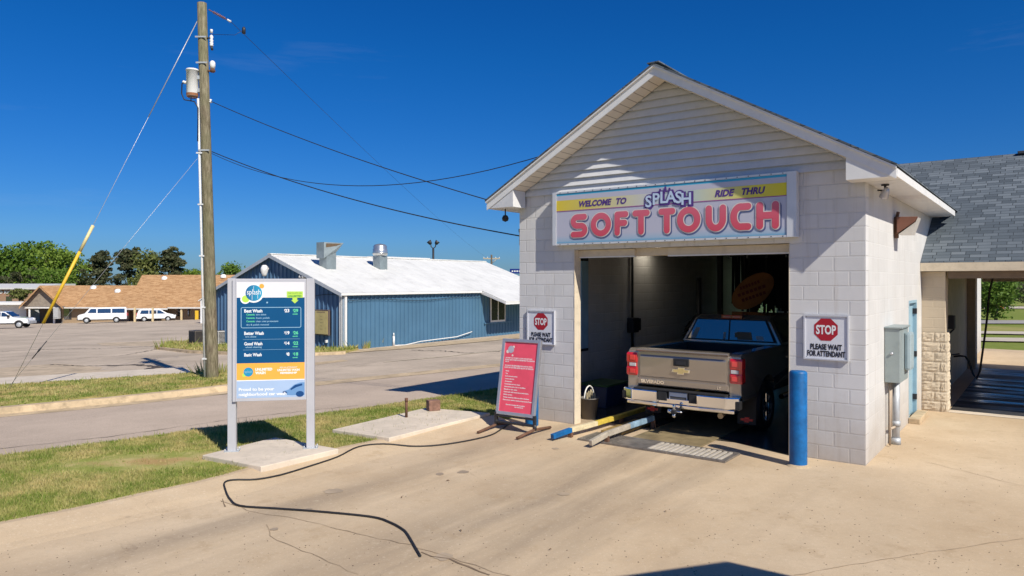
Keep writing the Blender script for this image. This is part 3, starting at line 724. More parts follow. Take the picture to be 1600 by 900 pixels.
# roof of the front section: two slopes
OV = 0.43
def slope(sgn, y1):
    xe, xr = -2.92 + sgn * 3.37, -2.92
    return [(xe, EZ), (xr, RZ_), (xr, RZ_ - 0.028), (xe, EZ - 0.028)]
b = MB(); b.prism(slope(1, 0), 'y', -OV - 0.04, 21.0); b.prism(slope(-1, 0), 'y', -OV - 0.04, 21.0)
roof = b.build("roof", SHINGLE_BLUE, wash)
b = MB(); b.box(-0.1, 0.1, -OV - 0.044, 21.0, 0, 0.018, M=T(-2.92, 0, RZ_ - 0.005)); b.build("ridge_cap", SHINGLE_BLUE, roof)
def rake(z_off0, z_off1, x_in, x_out):
    out = []
    for sg in (1, -1):
        out.append([(-2.92 + sg * x_in, zr(-2.92 + sg * x_in) + z_off1), (-2.92 + sg * x_out, zr(-2.92 + sg * x_out) + z_off1),
                    (-2.92 + sg * x_out, zr(-2.92 + sg * x_out) + z_off0), (-2.92 + sg * x_in, zr(-2.92 + sg * x_in) + z_off0)])
    return out
for p in rake(-0.19, -0.032, 0.0, 3.355):
    b = MB(); b.prism(p, 'y', -OV - 0.002, -OV + 0.012); b.build("fascia", WTRIM, wash)
for p in rake(-0.058, -0.03, 0.0, 3.36):
    b = MB(); b.prism(p, 'y', -OV - 0.032, -OV - 0.0025); b.build("drip_edge", WTRIM, wash)
SOFF = N("soffit_panels"); uvc = SOFF.co("UV")
br = SOFF.new("ShaderNodeTexBrick", offset=0.0, i_Scale=1.0, i_Mortar_Size=0.006); br.inputs["Brick Width"].default_value = 5.0; br.inputs["Row Height"].default_value = 0.145
for q, c in (("Color1", (0.70, 0.64, 0.55)), ("Color2", (0.66, 0.60, 0.51)), ("Mortar", (0.22, 0.18, 0.14))): br.inputs[q].default_value = (*c, 1)
SOFF.link(uvc, br.inputs["Vector"]); SOFF.col(br.outputs[0]); SOFF.set(0.5); SOFFM = SOFF.m
for p in rake(-0.195, -0.18, 0.0, 3.0):
    b = MB(); b.prism(p, 'y', -OV + 0.013, -0.046); b.build("soffit", SOFFM, wash)
BRETURN = []
for sg in (1, -1):
    def q(x): return -2.92 + sg * (x + 2.92)
    p = [(q(-0.16), 3.845), (q(0.425), 3.845), (q(0.425), zr(0.425) - 0.052), (q(-0.16), zr(-0.16) - 0.17)]
    b = MB(); b.prism(p, 'y', -OV + 0.0125, -0.047); b.build("eave_return", WVINYL if sg < 0 else WTRIM, wash)
for sg, y1 in ((1, 6.5), (-1, 20.9)):
    xs = sorted((-2.92 + sg * 2.925, -2.92 + sg * 3.345)); xf = sorted((-2.92 + sg * 3.346, -2.92 + sg * 3.366))
    b = MB(); b.box(xs[0], xs[1], -0.018, y1, 3.845, 3.862); b.build("soffit", WVINYL, wash)
    b = MB(); b.box(xf[0], xf[1], -OV + 0.013, y1, 3.84, 3.945); b.build("fascia", WTRIM, wash)
b = MB(); b.box(0.003, 0.34, 6.5, 6.52, 3.84, 3.945); b.build("fascia", WTRIM, wash)
# wide roof across the self-serve bays
KS = 0.565; YE, YR, ZE = 5.08, 9.7, 2.87
def crz(y): return ZE + KS * (min(y, 2 * YR - y) - YE)
yv = YE + (4.25 - ZE) / KS
xv = -2.92 + 3.36 * (RZ_ - crz(YR)) / (RZ_ - EZ)
b = MB()
for m_ in (0, 1):
    def f(y): return y if not m_ else 2 * YR - y
    top = [(0.004, f(YE), ZE), (9.8, f(YE), ZE), (9.8, YR, crz(YR)), (xv + 0.05, YR, crz(YR)), (0.004, f(yv), crz(yv))]
    b.poly(top); b.poly([(x, y, z - 0.05) for x, y, z in top][::-1])
    b.poly([(0.004, f(YE), ZE), (9.8, f(YE), ZE), (9.8, f(YE), ZE - 0.05), (0.004, f(YE), ZE - 0.05)])
broof = b.build("roof", SHINGLE_BLUE, wash)
b = MB(); b.box(1.4, 9.8, YR - 0.16, YR + 0.16, crz(YR) - 0.03, crz(YR) + 0.035, bev=0.012); b.build("ridge_vent", mat("dark_shingle_cap", (0.05, 0.055, 0.065), 0.9), broof)
b = MB(); b.box(0.004, 9.8, YE - 0.005, YE + 0.02, ZE - 0.17, ZE - 0.012); b.build("fascia", CREAM, wash)
b = MB(); b.box(0.004, 9.8, YE + 0.02, 14.32, ZE - 0.17, ZE - 0.15); b.build("bay_ceiling", mat("tan_bay_ceiling", (0.34, 0.27, 0.19), 0.7, var=0.1), wash)
b = MB(); b.box(0.44, 4.6, 5.3, 5.48, 2.56, 2.695); b.build("header_beam", mat("brown_header", (0.16, 0.115, 0.08), 0.7, var=0.2), wash)
b = MB(); b.box(0.44, 4.6, 13.95, 14.15, 2.50, 2.695); b.build("header_beam", CREAM, wash)
# stone pier: smooth courses over split-face courses
b = MB(); b.box(0.003, 0.40, 5.28, 5.68, 1.52, 2.695, bev=0.006); b.build("pier", TAN_BLOCK, wash)
b = MB(); r_ = random.Random(5)
for k in range(8):
    z0 = k * 0.19
    xs = [0.003, 0.215, 0.43] if k % 2 else [0.003, 0.32, 0.43]
    for x0, x1 in zip(xs[:-1], xs[1:]):
        bb = bmesh.new(); nx, nz = 7, 6; vs = []
        for i in range(nx + 1):
            for j in range(nz + 1):
                e = min(i, nx - i, 1) * min(j, nz - j, 1)
                vs.append((x0 + (x1 - x0 - 0.002) * i / nx, 5.27 - e * r_.uniform(0.004, 0.02), z0 + 0.1885 * j / nz))
        b.add(vs, [[i * (nz + 1) + j, (i + 1) * (nz + 1) + j, (i + 1) * (nz + 1) + j + 1, i * (nz + 1) + j + 1] for i in range(nx) for j in range(nz)])
        bb.free()
    # the side toward the bay
    vs = []
    for i in range(8):
        for j in range(7):
            e = min(i, 7 - i, 1) * min(j, 6 - j, 1); vs.append((0.43 + e * r_.uniform(0.004, 0.025), 5.27 + 0.42 * i / 7, z0 + 0.1885 * j / 6))
    b.add(vs, [[i * 7 + j, (i + 1) * 7 + j, (i + 1) * 7 + j + 1, i * 7 + j + 1] for i in range(7) for j in range(6)])
b.box(0.005, 0.425, 5.275, 5.685, 0, 1.515)
b.build("pier", mat("split_face_stone", (0.57, 0.48, 0.36), 0.9, var=0.12, sc=5, bump=0.3, bsc=35, dirt=0.35), wash)
b = MB(); b.box(0.003, 0.10, 5.69, 13.6, 0, 2.69); b.build("bay_wall", mat("dingy_bay_panel", (0.50, 0.43, 0.33), 0.6, var=0.12, sc=1.0, dirt=0.5), wash)
b = MB(); b.box(0.003, 0.30, 13.6, 14.2, 0, 2.69); b.build("pier", TAN_BLOCK, wash)
b = MB(); b.box(4.6, 5.0, 5.28, 14.2, 0, 2.69); b.build("bay_wall", TAN_BLOCK, wash)
b = MB(); b.box(9.3, 9.6, 5.28, 14.2, 0, 2.69); b.build("bay_wall", TAN_BLOCK, wash)
b = MB(); b.prism([(YE + 0.2, ZE - 0.05), (2 * YR - YE - 0.2, ZE - 0.05), (YR, crz(YR) - 0.06)], 'x', 9.5, 9.6); b.build("gable_siding", WVINYL, wash)
# roller door, wound up behind the sign
b = MB(); b.box(-4.64, -1.01, 0.20, 0.34, 2.93, 3.06, bev=0.01); b.box(-4.64, -3.55, 0.14, 0.20, 2.935, 3.05); b.box(-2.95, -1.01, 0.14, 0.20, 2.93, 3.05)
b.build("roller_door", CREAM, wash)
b = MB(); b.box(-4.63, -3.55, 0.135, 0.2, 2.915, 2.934); b.box(-2.95, -1.02, 0.135, 0.2, 2.91, 2.929); b.build("door_seal", WTRIM, wash)
# window in the left wall of the tunnel
win = MB().box(-5.64, -5.60, 0.95, 1.0, 1.08, 2.99).box(-5.64, -5.60, 2.0, 2.06, 1.08, 2.99).box(-5.64, -5.60, 1.0, 2.0, 1.08, 1.14).box(-5.64, -5.60, 1.0, 2.0, 2.92, 2.99).box(-5.635, -5.605, 1.80, 1.86, 1.14, 2.92)
wino = win.build("window", DARK, wash)
b = MB(); b.box(-5.66, -5.645, 1.0, 2.0, 1.14, 2.92); b.build("pane", clear_glass(), wino)
b = MB(); b.box(-5.628, -5.56, 1.72, 1.99, 1.14, 2.92); b.build("blue_jamb", mat("blue_window_jamb", (0.30, 0.50, 0.66), 0.5), wino)
b = MB(); b.box(-5.70, -5.69, 12.6, 15.2, 1.15, 2.35)
n_ = N("green_block_glass"); n_.b.inputs["Transmission Weight"].default_value = 1.0; n_.b.inputs["Base Color"].default_value = (0.45, 0.62, 0.38, 1); n_.set(0.25)
b.build("window", n_.m, wash)
# side door
door = MB().box(-0.10, -0.06, 3.71, 4.61, 0.06, 2.14).build("door", DOORBL, wash)
b = MB(); b.box(-0.2, 0.006, 3.695, 3.74, 0.0, 2.16); b.box(-0.2, 0.006, 4.58, 4.63, 0, 2.16); b.box(-0.2, 0.006, 3.74, 4.58, 2.11, 2.16); b.build("door_frame", DOORBL, door)
b = MB(); b.box(-0.06, -0.052, 3.86, 4.10, 1.35, 1.85); b.build("pane", GLASS, door)
b = MB(); b.tube([(-0.06, 3.82, 1.02), (-0.0, 3.82, 1.02), (0.0, 3.95, 1.02)], 0.014); b.box(-0.06, -0.045, 3.79, 3.86, 0.95, 1.15); b.build("handle", DARK, door)
for z in (0.3, 1.1, 1.9): b = MB(); b.box(-0.06, 0.012, 4.56, 4.60, z, z + 0.1); b.build("hinge", DARK, door)
b = MB(); b.box(0.003, 0.18, 3.62, 4.70, 0.0, 0.09, bev=0.01); b.build("door_step", KERB, wash)
# ------------------------------------------------------------------ the big sign over the opening
sg = thing("car_wash_sign", "long white and yellow sign over the drive-in opening reading soft touch in pink letters", "sign", CW, CWROT)
SX0, SX1, SZ0, SZ1, SY = -5.0, -0.862, 3.135, 4.065, -0.15
b = MB(); b.box(SX0 + 0.05, SX1 - 0.05, SY + 0.012, -0.02, SZ0 + 0.02, SZ1 - 0.02); b.build("cabinet", WTRIM, sg)
b = MB()
b.box(SX0, SX0 + 0.075, SY - 0.012, -0.021, SZ0, SZ1); b.box(SX1 - 0.13, SX1, SY - 0.012, -0.021, SZ0, SZ1)
b.box(SX0 + 0.075, SX1 - 0.13, SY - 0.008, SY + 0.03, SZ1 - 0.03, SZ1); b.box(SX0 + 0.075, SX1 - 0.13, SY - 0.008, SY + 0.03, SZ0, SZ0 + 0.03)
b.build("frame", mat("sign_frame_white", (0.68, 0.69, 0.72), 0.4, 0.2, var=0.05, dirt=0.15), sg)
b = MB()
for i in range(24):
    for z in (SZ0 + 0.015, SZ1 - 0.015): b.box(SX0 + 0.15 + i * 0.165, SX0 + 0.165 + i * 0.165, SY - 0.011, SY - 0.0085, z - 0.006, z + 0.006)
b.build("screw", DARK, sg)
fX0, fX1, fZ0, fZ1 = SX0 + 0.08, SX1 - 0.135, SZ0 + 0.033, SZ1 - 0.033
FW, FH = fX1 - fX0, fZ1 - fZ0
nf = N("sign_face_print"); uvv = nf.co("UV"); sp = nf.new("ShaderNodeSeparateXYZ"); nf.link(uvv, sp.inputs[0])
def mrange(n, o, a, b_, c=0.0, d=1.0):
    q = n.new("ShaderNodeMapRange"); n.link(o, q.inputs[0])
    for i, v in enumerate((a, b_, c, d)): q.inputs[i + 1].default_value = v
    return q.outputs[0]
vz = mrange(nf, sp.outputs[1], fZ0, fZ1); hx = mrange(nf, sp.outputs[0], fX0, fX1)
PRN = (0.50, 0.50, 0.60)
cfld = nf.ramp(vz, [(0.0, (0.14, 0.36, 0.55)), (0.05, (0.36, 0.48, 0.62)), (0.16, PRN), (0.955, PRN), (0.965, (0.05, 0.40, 0.62)), (1.0, (0.04, 0.36, 0.6))])
nf.col(cfld); nf.set(0.35); 
b = MB(); M_ = XZ(0, SY, 0); b.rect(fX0, fX1, fZ0, fZ1, 0.0, 0, M_); face = b.build("face_panel", nf.m, sg)
ny = N("yellow_band_print"); uvv = ny.co("UV"); sp = ny.new("ShaderNodeSeparateXYZ"); ny.link(uvv, sp.inputs[0]); hx = mrange(ny, sp.outputs[0], fX0, fX1)
ny.col(ny.ramp(hx, [(0.0, (0.72, 0.56, 0.05)), (0.14, (0.66, 0.55, 0.13)), (0.36, (0.62, 0.60, 0.42)), (0.47, (0.56, 0.58, 0.62)), (0.60, (0.45, 0.58, 0.62)), (0.72, (0.60, 0.60, 0.40)), (0.86, (0.70, 0.62, 0.09)), (1.0, (0.74, 0.62, 0.02))])); ny.set(0.35)
yb0, yb1 = fZ0 + FH * 0.655, fZ0 + FH * 0.865
b = MB(); b.rect(fX0, fX1, yb0, yb1, 0.002, 0, M_); b.build("yellow_band", ny.m, face)
PURP = paint("purple_print", (0.10, 0.05, 0.24)); MAGE = paint("magenta_line", (0.32, 0.10, 0.30))
b = MB(); b.rect(fX0, fX1, yb0 - 0.014, yb0, 0.0035, 0, M_); b.build("band_line", MAGE, face)
b = MB()
def front_text(body, px0, px1, z, size):
    x0, x1 = fx(px0, SY), fx(px1, SY)
    b.text(body, size, x0, z, 0.005, 0, M_, off=0.006, shear=0.25, width=x1 - x0)
front_text("WELCOME", 905, 956, yb0 + 0.05, 0.135); front_text("TO", 963, 979, yb0 + 0.05, 0.135)
front_text("RIDE", 1117, 1148, yb0 + 0.05, 0.135); front_text("THRU", 1159, 1196, yb0 + 0.05, 0.135)
b.build("lettering", PURP, face)
# splash wordmark: fat letters on a purple edge, on a slight arch, with little drops on top
sx0, sx1 = fx(1008, SY), fx(1079, SY); SW = sx1 - sx0
def wordmark(z, off, dx, dz, m, nm):
    b = MB(); n = 6
    for i, ch in enumerate("SPLASH"):
        t = (i + 0.5) / n; zz = yb0 - 0.055 + dz + 0.07 * (1 - (2 * t - 1) ** 2)
        b.text(ch, 0.255, sx0 + SW * t + dx, zz, z + i * 0.0004, 0, M_ @ T(0, 0, 0), align='CENTER', off=off)
    if nm == "wordmark_edge":
        c = sx0 + SW * 0.46
        for dxx, h in ((-0.09, 0.05), (0.0, 0.085), (0.07, 0.055)):
            b.poly([(c + dxx - 0.03, yb0 + 0.18, z + 0.003), (c + dxx + 0.03, yb0 + 0.18, z + 0.003), (c + dxx + 0.012, yb0 + 0.19 + h, z + 0.003), (c + dxx - 0.012, yb0 + 0.19 + h, z + 0.003)], 0, M_)
    b.build(nm, m, face)
wordmark(0.008, 0.034, 0.008, -0.008, PURP, "wordmark_edge"); wordmark(0.014, 0.006, 0, 0, paint("pale_blue_print", (0.50, 0.62, 0.80)), "wordmark_letters")
# SOFT TOUCH in round fat strokes
def arc(cx, cz, rx, rz, a0, a1, n=18): return [(cx + rx * math.cos(R(a0 + (a1 - a0) * i / n)), cz + rz * math.sin(R(a0 + (a1 - a0) * i / n))) for i in range(n + 1)]
def letter(ch, x0, x1, z0, z1, w):
    x0 += w; x1 -= w; z0 += w; z1 -= w; cx, cz = (x0 + x1) / 2, (z0 + z1) / 2; hw, hh = (x1 - x0) / 2, (z1 - z0) / 2
    if ch == 'O': return [(arc(cx, cz, hw, hh, 0, 360, 36)[:-1], True)]
    if ch == 'C':
        return [([(x1, z1)] + arc(cx, cz, hw, hh, 80, 280, 24)[0:] + [(x1, z0)], False)]
    if ch == 'U': return [([(x0, z1), (x0, cz)] + arc(cx, cz - hh * 0.1, hw, hh * 0.9, 180, 360, 18) + [(x1, cz), (x1, z1)], False)]
    if ch == 'S':
        q = hh / 2
        return [([(x1 - 0.01, z1)] + [(cx, z1)] + arc(cx - hw * 0.28, cz + q, hw * 0.72, q, 100, 262, 14) + arc(cx + hw * 0.28, cz - q, hw * 0.72, q, 82, -100, 14) + [(cx, z0), (x0, z0)], False)]
    if ch == 'T': return [([(x0, z1), (x1, z1)], False), ([(cx, z1), (cx, z0)], False)]
    if ch == 'F': return [([(x1, z1), (x0 + 0.001, z1)], False), ([(x0, z1), (x0, z0)], False), ([(x0, cz + hh * 0.05), (x1 - hw * 0.25, cz + hh * 0.05)], False)]
    if ch == 'H': return [([(x0, z1), (x0, z0)], False), ([(x1, z1), (x1, z0)], False), ([(x0, cz), (x1, cz)], False)]
LET = [('S', 125, 238), ('O', 250, 386), ('F', 398, 494), ('T', 510, 628), ('T', 672, 788), ('O', 788, 945), ('U', 966, 1106), ('C', 1120, 1264), ('H', 1282, 1437)]
shadowb, edgeb, pinkb = MB(), MB(), MB()
lz0, lz1 = fZ0 + FH * 0.09, fZ0 + FH * 0.585
for ch, p0, p1 in LET:
    x0, x1 = fx(860 + p0 / 4.0, SY), fx(860 + p1 / 4.0, SY); w = 0.053
    for k, (pts, cl) in enumerate(letter(ch, x0 + 0.012, x1 - 0.012, lz0 + 0.012, lz1 - 0.012, w)):
        shadowb.stroke([(x + 0.02, z - 0.022) for x, z in pts], w + 0.012, 0.004 + k * 0.0006, cl, 0, M_)
        edgeb.stroke(pts, w + 0.013, 0.008 + k * 0.0006, cl, 0, M_)
        pinkb.stroke(pts, w - 0.003, 0.012 + k * 0.0006, cl, 0, M_)
shadowb.build("letter_shadow_print", paint("slate_print", (0.10, 0.13, 0.28)), face)
edgeb.build("letter_edge", paint("cream_print", (0.70, 0.64, 0.60)), face)
npk = N("pink_print"); uvv = npk.co("UV"); sp = npk.new("ShaderNodeSeparateXYZ"); npk.link(uvv, sp.inputs[0])
npk.col(npk.ramp(mrange(npk, sp.outputs[1], lz0, lz1), [(0.0, (0.62, 0.075, 0.115)), (1.0, (0.66, 0.14, 0.20))])); npk.set(0.35)
pinkb.build("lettering", npk.m, face)

# ------------------------------------------------------------------ stop signs on both piers
def stop_sign(x0, x1, z0, z1, label):
    s = thing("stop_sign", label, "sign", L((x0 + x1) / 2, -0.004, z0), CWROT, "stop and wait signs on the front piers")
    w, h = x1 - x0, z1 - z0; M0 = XZ(-w / 2, 0, 0)
    b = MB(); b.box(-w / 2, w / 2, -0.02, -0.0, 0, h, bev=0.004); pl = b.build("plate", mat("white_sign_enamel", (0.70, 0.71, 0.76), 0.4, var=0.03), s)
    b = MB(); t = 0.02
    b.box(-w / 2, -w / 2 + t, -0.034, -0.0205, 0, h); b.box(w / 2 - t, w / 2, -0.034, -0.0205, 0, h); b.box(-w / 2 + t, w / 2 - t, -0.034, -0.0205, 0, t); b.box(-w / 2 + t, w / 2 - t, -0.034, -0.0205, h - t, h)
    b.build("frame", mat("white_sign_frame", (0.60, 0.61, 0.66), 0.4, 0.2, var=0.04), s)
    Mp = XZ(0, -0.0205, 0); r = h * 0.245; cz = h * 0.675
    def octo(r, z): return [(r * math.cos(R(22.5 + 45 * i)) / math.cos(R(22.5)) , cz + r * math.sin(R(22.5 + 45 * i)) / math.cos(R(22.5)), z) for i in range(8)]
    b = MB(); b.poly(octo(r, 0.002), 0, Mp); em = b.build("octagon", paint("stop_red", (0.40, 0.02, 0.035)), pl)
    b = MB(); b.text("STOP", h * 0.27, 0, cz - h * 0.095, 0.004, 0, Mp, align='CENTER', off=0.006, width=r * 1.7); b.build("lettering", paint("white_print", (0.78, 0.78, 0.8)), em)
    b = MB(); b.text("PLEASE WAIT", h * 0.165, 0, h * 0.235, 0.003, 0, Mp, align='CENTER', off=0.0045, width=w * 0.70); b.text("FOR ATTENDANT", h * 0.165, 0, h * 0.085, 0.003, 0, Mp, align='CENTER', off=0.0042, width=w * 0.84)
    b.build("lettering", INK, pl)
    b = MB()
    for sx in (-1, 1):
        for zz in (0.035, h - 0.035): b.disc(sx * (w / 2 - 0.035), zz, 0.006, 0.004, 8, 0, Mp)
    b.build("screw", DARK, pl)
stop_sign(fx(825), fx(868), fz(538, -5.35), fz(485, -5.35), "stop please wait sign on the pier left of the opening, above the pink board")
stop_sign(fx(1256.5), fx(1327), fz(562.5, -0.5), fz(492, -0.5), "stop please wait sign on the right front pier, above the blue bollard")

# ------------------------------------------------------------------ bollards
def bollard(x, y, label):
    o = thing("bollard", label, "bollard", L(x, y, 0), CWROT, "blue steel bollards at the opening")
    b = MB(); b.lathe([(0.115, 0), (0.115, 1.26), (0.108, 1.28), (0.09, 1.29), (0, 1.295)], 20); b.build("post", BLUEP, o)
    b = MB(); b.lathe([(0.16, 0.0), (0.135, 0.022), (0.1155, 0.03)], 20); b.build("base_collar", KERB, o)
bollard(-0.73, -0.55, "tall blue steel bollard in front of the right pier")
bollard(-5.12, -0.62, "blue steel bollard mostly hidden behind the pink framed board")

# ------------------------------------------------------------------ meter box, lamps and other things on the walls
mt = thing("meter_box", "grey electric meter cabinet with conduit on the sunlit side wall", "meter box", L(0.004, 1.35, 0), CWROT)
b = MB(); b.box(0, 0.21, 0, 0.75, 0.98, 1.80, bev=0.012); cab = b.build("cabinet", GREYBOX, mt)
b = MB(); b.box(-0.005, 0.24, -0.02, 0.77, 1.795, 1.82, bev=0.006); b.build("rain_lid", GREYBOX, cab)
b = MB(); b.box(0.211, 0.30, 0.36, 0.72, 1.14, 1.72, bev=0.04); b.build("meter_cover", mat("meter_cover_enamel", (0.36, 0.45, 0.48), 0.45, 0.1), cab)
b = MB(); b.lathe([(0.0, 0.0), (0.02, 0.0), (0.02, 0.02), (0, 0.024)], 12, M=T(0.10, -0.001, 1.42) @ RX(R(90))); b.build("latch", ALU, cab)
b = MB(); b.tube([(0.10, 0.35, 0.0), (0.10, 0.35, 0.98)], 0.055, 12); b.tube([(0.10, 0.35, 0.0), (0.10, 0.35, 0.1)], 0.07, 12); b.tube([(0.10, 0.35, 0.28), (0.10, 0.35, 0.36)], 0.066, 12); b.build("conduit", GALV, mt)
b = MB(); b.tube([(0.06, 0.10, 0.02), (0.06, 0.10, 0.98)], 0.016, 8); b.tube([(0.06, 0.20, 0.25), (0.06, 0.20, 0.98)], 0.016, 8); b.tube([(0.06, 0.10, 0.27), (0.10, 0.35, 0.27)], 0.02, 8); b.build("conduit", mat("tan_conduit", (0.45, 0.36, 0.27), 0.6), mt)

fl = thing("flood_light", "brown wall flood light with clouded lens high on the sunlit side wall", "lamp", L(0.003, 2.1, 3.2), CWROT)
b = MB(); b.box(0, 0.05, 0.1, 0.22, 0.0, 0.34, bev=0.008); b.tube([(0.03, 0.16, 0.34), (0.05, 0.16, 0.42)], 0.025); b.build("bracket", RUST, fl)
b = MB(); b.prism([(0.05, 0.06), (0.30, 0.24), (0.34, 0.32), (0.05, 0.33)], 'y', 0.0, 0.36, bev=0.01); b.build("housing", mat("brown_lamp_paint", (0.20, 0.085, 0.055), 0.6, var=0.2, dirt=0.3), fl)
b = MB(); b.prism([(0.07, 0.05), (0.26, 0.045), (0.345, 0.31), (0.31, 0.235)], 'y', 0.02, 0.34); b.build("lens", mat("clouded_lens", (0.62, 0.58, 0.52), 0.3, var=0.1), fl)
sl = thing("spot_light", "small silver spot light under the right eave", "lamp", L(0.18, 0.35, 3.845), CWROT)
b = MB(); b.lathe([(0.0, 0.0), (0.05, 0.0), (0.05, -0.02), (0.015, -0.025), (0.015, -0.10)], 12); b.tube([(0, 0, -0.09), (-0.10, 0.05, -0.07)], 0.012); b.build("bracket", DARK, sl)
b = MB(); b.lathe([(0.0, 0.09), (0.03, 0.085), (0.045, 0.04), (0.062, -0.04), (0.062, -0.06), (0.0, -0.05)], 14, M=T(0.0, -0.01, -0.13) @ RY(R(25)) @ RX(R(25))); b.build("lamp_head", ALU, sl)
c2 = thing("security_camera", "small black dome camera hanging below the left eave", "camera", L(-6.02, -0.2, 3.84), CWROT)
b = MB(); b.tube([(0, 0, 0), (0, 0, -0.12)], 0.012); b.build("stem", DARK, c2)
b = MB(); b.lathe([(0, 0.06), (0.04, 0.05), (0.065, 0.0), (0.055, -0.045), (0, -0.07)], 14, M=T(0, 0, -0.17)); b.build("dome", BLACK, c2)
lk = MB(); lk.tube([(0, 0, 0), (0.0, -0.05, -0.06), (0, -0.02, -0.2), (0, 0.0, -0.24)], 0.018); lk.box(-0.03, 0.03, -0.08, -0.0, 0.0, 0.06)
tag(lk.build("wire_bracket", DARK, None, uv=False), "small dark wire bracket on the left corner of the car wash", "bracket").location = L(-5.90, 0.1, 3.42)

# ------------------------------------------------------------------ guide rails, grate and plates in the opening
def rail(path, w, h, mats, name, label):
    o = thing(name, label, "guide rail", L(0, 0, 0), CWROT)
    for (i0, i1, m, nm) in mats:
        mb = MB()
        for a, c in zip(path[i0:i1], path[i0 + 1:i1 + 1]):
            a, c = Vector(a), Vector(c); d = (c - a); ln = d.length; an = math.atan2(d.y, d.x); tl = math.atan2(c.z - a.z, math.hypot(d.x, d.y))
            Mx = T(*a) @ RZ(an) @ RY(-tl); mb.box(0, ln, -w / 2, w / 2, -h / 2, h / 2, bev=0.008, M=Mx)
        mb.build(nm, m, o)
    for p in path[1::2]: mb = MB(); mb.box(p[0] - 0.03, p[0] + 0.03, p[1] - 0.03, p[1] + 0.03, 0.006, p[2] - 0.03); mb.build("stanchion", RUST, o)
    return o
rail([(-4.23, -1.32, 0.07), (-4.14, -0.92, 0.12), (-4.06, -0.25, 0.13), (-4.04, 0.6, 0.13), (-4.03, 6.0, 0.13)], 0.075, 0.075,
     [(0, 1, BLUEP, "rail_tip"), (1, 2, mat("sun_bleached_rail", (0.66, 0.56, 0.36), 0.6, var=0.2, sc=6, dirt=0.5), "rail"), (2, 4, YELP, "rail")], "guide_rail", "yellow guide rail with a blue tip leading into the wash bay")
rail([(-3.50, -1.38, 0.08), (-3.46, -0.95, 0.15), (-3.42, -0.3, 0.17), (-3.41, 0.55, 0.17), (-3.40, 6.0, 0.17)], 0.06, 0.085,
     [(0, 1, RAILW, "rail_tip"), (1, 2, RAILW, "rail"), (2, 3, mat("blue_white_rail_paint", (0.24, 0.36, 0.47), 0.55, var=0.4, sc=5, dirt=0.6), "rail"), (3, 4, DARK, "rail")], "guide_rail", "worn white and blue guide rail between the yellow rail and the truck")
gt = thing("drain_grate", "steel floor grate with rows of bars before the opening", "drain grate", L(-2.75, -0.72, 0.0), CWROT)
b = MB(); b.box(-1.2, 1.18, -0.30, -0.25, 0.004, 0.03); b.box(-1.2, 1.18, 0.25, 0.30, 0.004, 0.03); b.box(-1.2, -1.15, -0.25, 0.25, 0.004, 0.03); b.box(1.12, 1.18, -0.25, 0.25, 0.004, 0.03); b.build("frame", STEEL, gt)
b = MB(); b.box(-1.15, 1.12, -0.25, 0.25, 0.004, 0.009); b.build("pit", BLACK, gt)
b = MB()
for i in range(14): b.box(-0.02 + i * 0.082, 0.026 + i * 0.082, -0.25, 0.25, 0.010, 0.034, bev=0.006)
b.build("bars", mat("shiny_grate_bars", (0.62, 0.56, 0.48), 0.45, 0.3, var=0.2, sc=4), gt)
b = MB(); b.box(-0.60, -0.03, -0.25, 0.25, 0.010, 0.03)
for i in range(9): b.box(-1.13 + i * 0.06, -1.10 + i * 0.06, -0.25, 0.25, 0.010, 0.032)
b.build("tread_plate", STEEL, gt)
cp = MB(); cp.box(-3.33, -2.2, -0.40, 2.5, 0.006, 0.022, bev=0.004); cpo = cp.build("cover_plate", mat("damp_tan_plate", (0.26, 0.20, 0.11), 0.55, var=0.35, sc=2.5, bump=0.4, bsc=30, dirt=0.5), None)
cpo.location = CW; cpo.rotation_euler = (0, 0, CWROT); tag(cpo, "tan anti-slip floor plate between grate and truck", "floor plate")
sb = MB(); sb.box(-3.93, -3.55, -0.32, 0.9, 0.006, 0.045, bev=0.006); sbo = sb.build("conveyor_cover", mat("rusty_yellow_cover", (0.30, 0.20, 0.07), 0.6, var=0.5, sc=6, dirt=0.7), None)
sbo.location = CW; sbo.rotation_euler = (0, 0, CWROT); tag(sbo, "rusty yellow conveyor cover between the two guide rails", "conveyor cover")

# things just inside the opening
def local(o, x, y, z=0.0, rz=0.0):
    o.location = L(x, y, z); o.rotation_euler = (0, 0, CWROT + rz); return o
bk = thing("bucket", "grey plastic bucket standing inside the left jamb", "bucket"); local(bk, -4.72, 0.62)
b = MB(); b.lathe([(0.0, 0.002), (0.13, 0.002), (0.175, 0.37), (0.187, 0.37), (0.187, 0.385), (0.165, 0.385), (0.125, 0.02), (0, 0.02)], 20); b.build("pail", mat("grey_pail_plastic", (0.16, 0.145, 0.13), 0.6), bk)
b = MB(); b.tube([(0.0, 0.165 * math.cos(R(t)), 0.375 + 0.22 * math.sin(R(t))) for t in range(0, 181, 12)], 0.013, 8); b.build("handle", WTRIM, bk)
b = MB()
for i in range(5): b.tube([(-0.08 + 0.04 * i, 0.08, 0.05), (-0.08 + 0.04 * i, 0.06, 0.52 - abs(i - 2) * 0.03)], 0.016, 6)
b.build("brush_bristles", mat("straw_bristles", (0.42, 0.35, 0.22), 0.8), bk)
tb = thing("storage_tub", "dark blue storage tub with a green lid against the tunnel wall", "tub"); local(tb, -5.25, 2.1)
b = MB(); b.prism([(-0.27, 0.0), (0.27, 0.0), (0.31, 0.42), (-0.31, 0.42)], 'y', -0.42, 0.42, bev=0.02); b.build("box", mat("navy_plastic", (0.02, 0.05, 0.13), 0.45), tb)
b = MB(); b.box(-0.32, 0.32, -0.44, 0.44, 0.42, 0.46, bev=0.01); b.build("lid", mat("green_plastic_lid", (0.05, 0.15, 0.05), 0.5), tb)
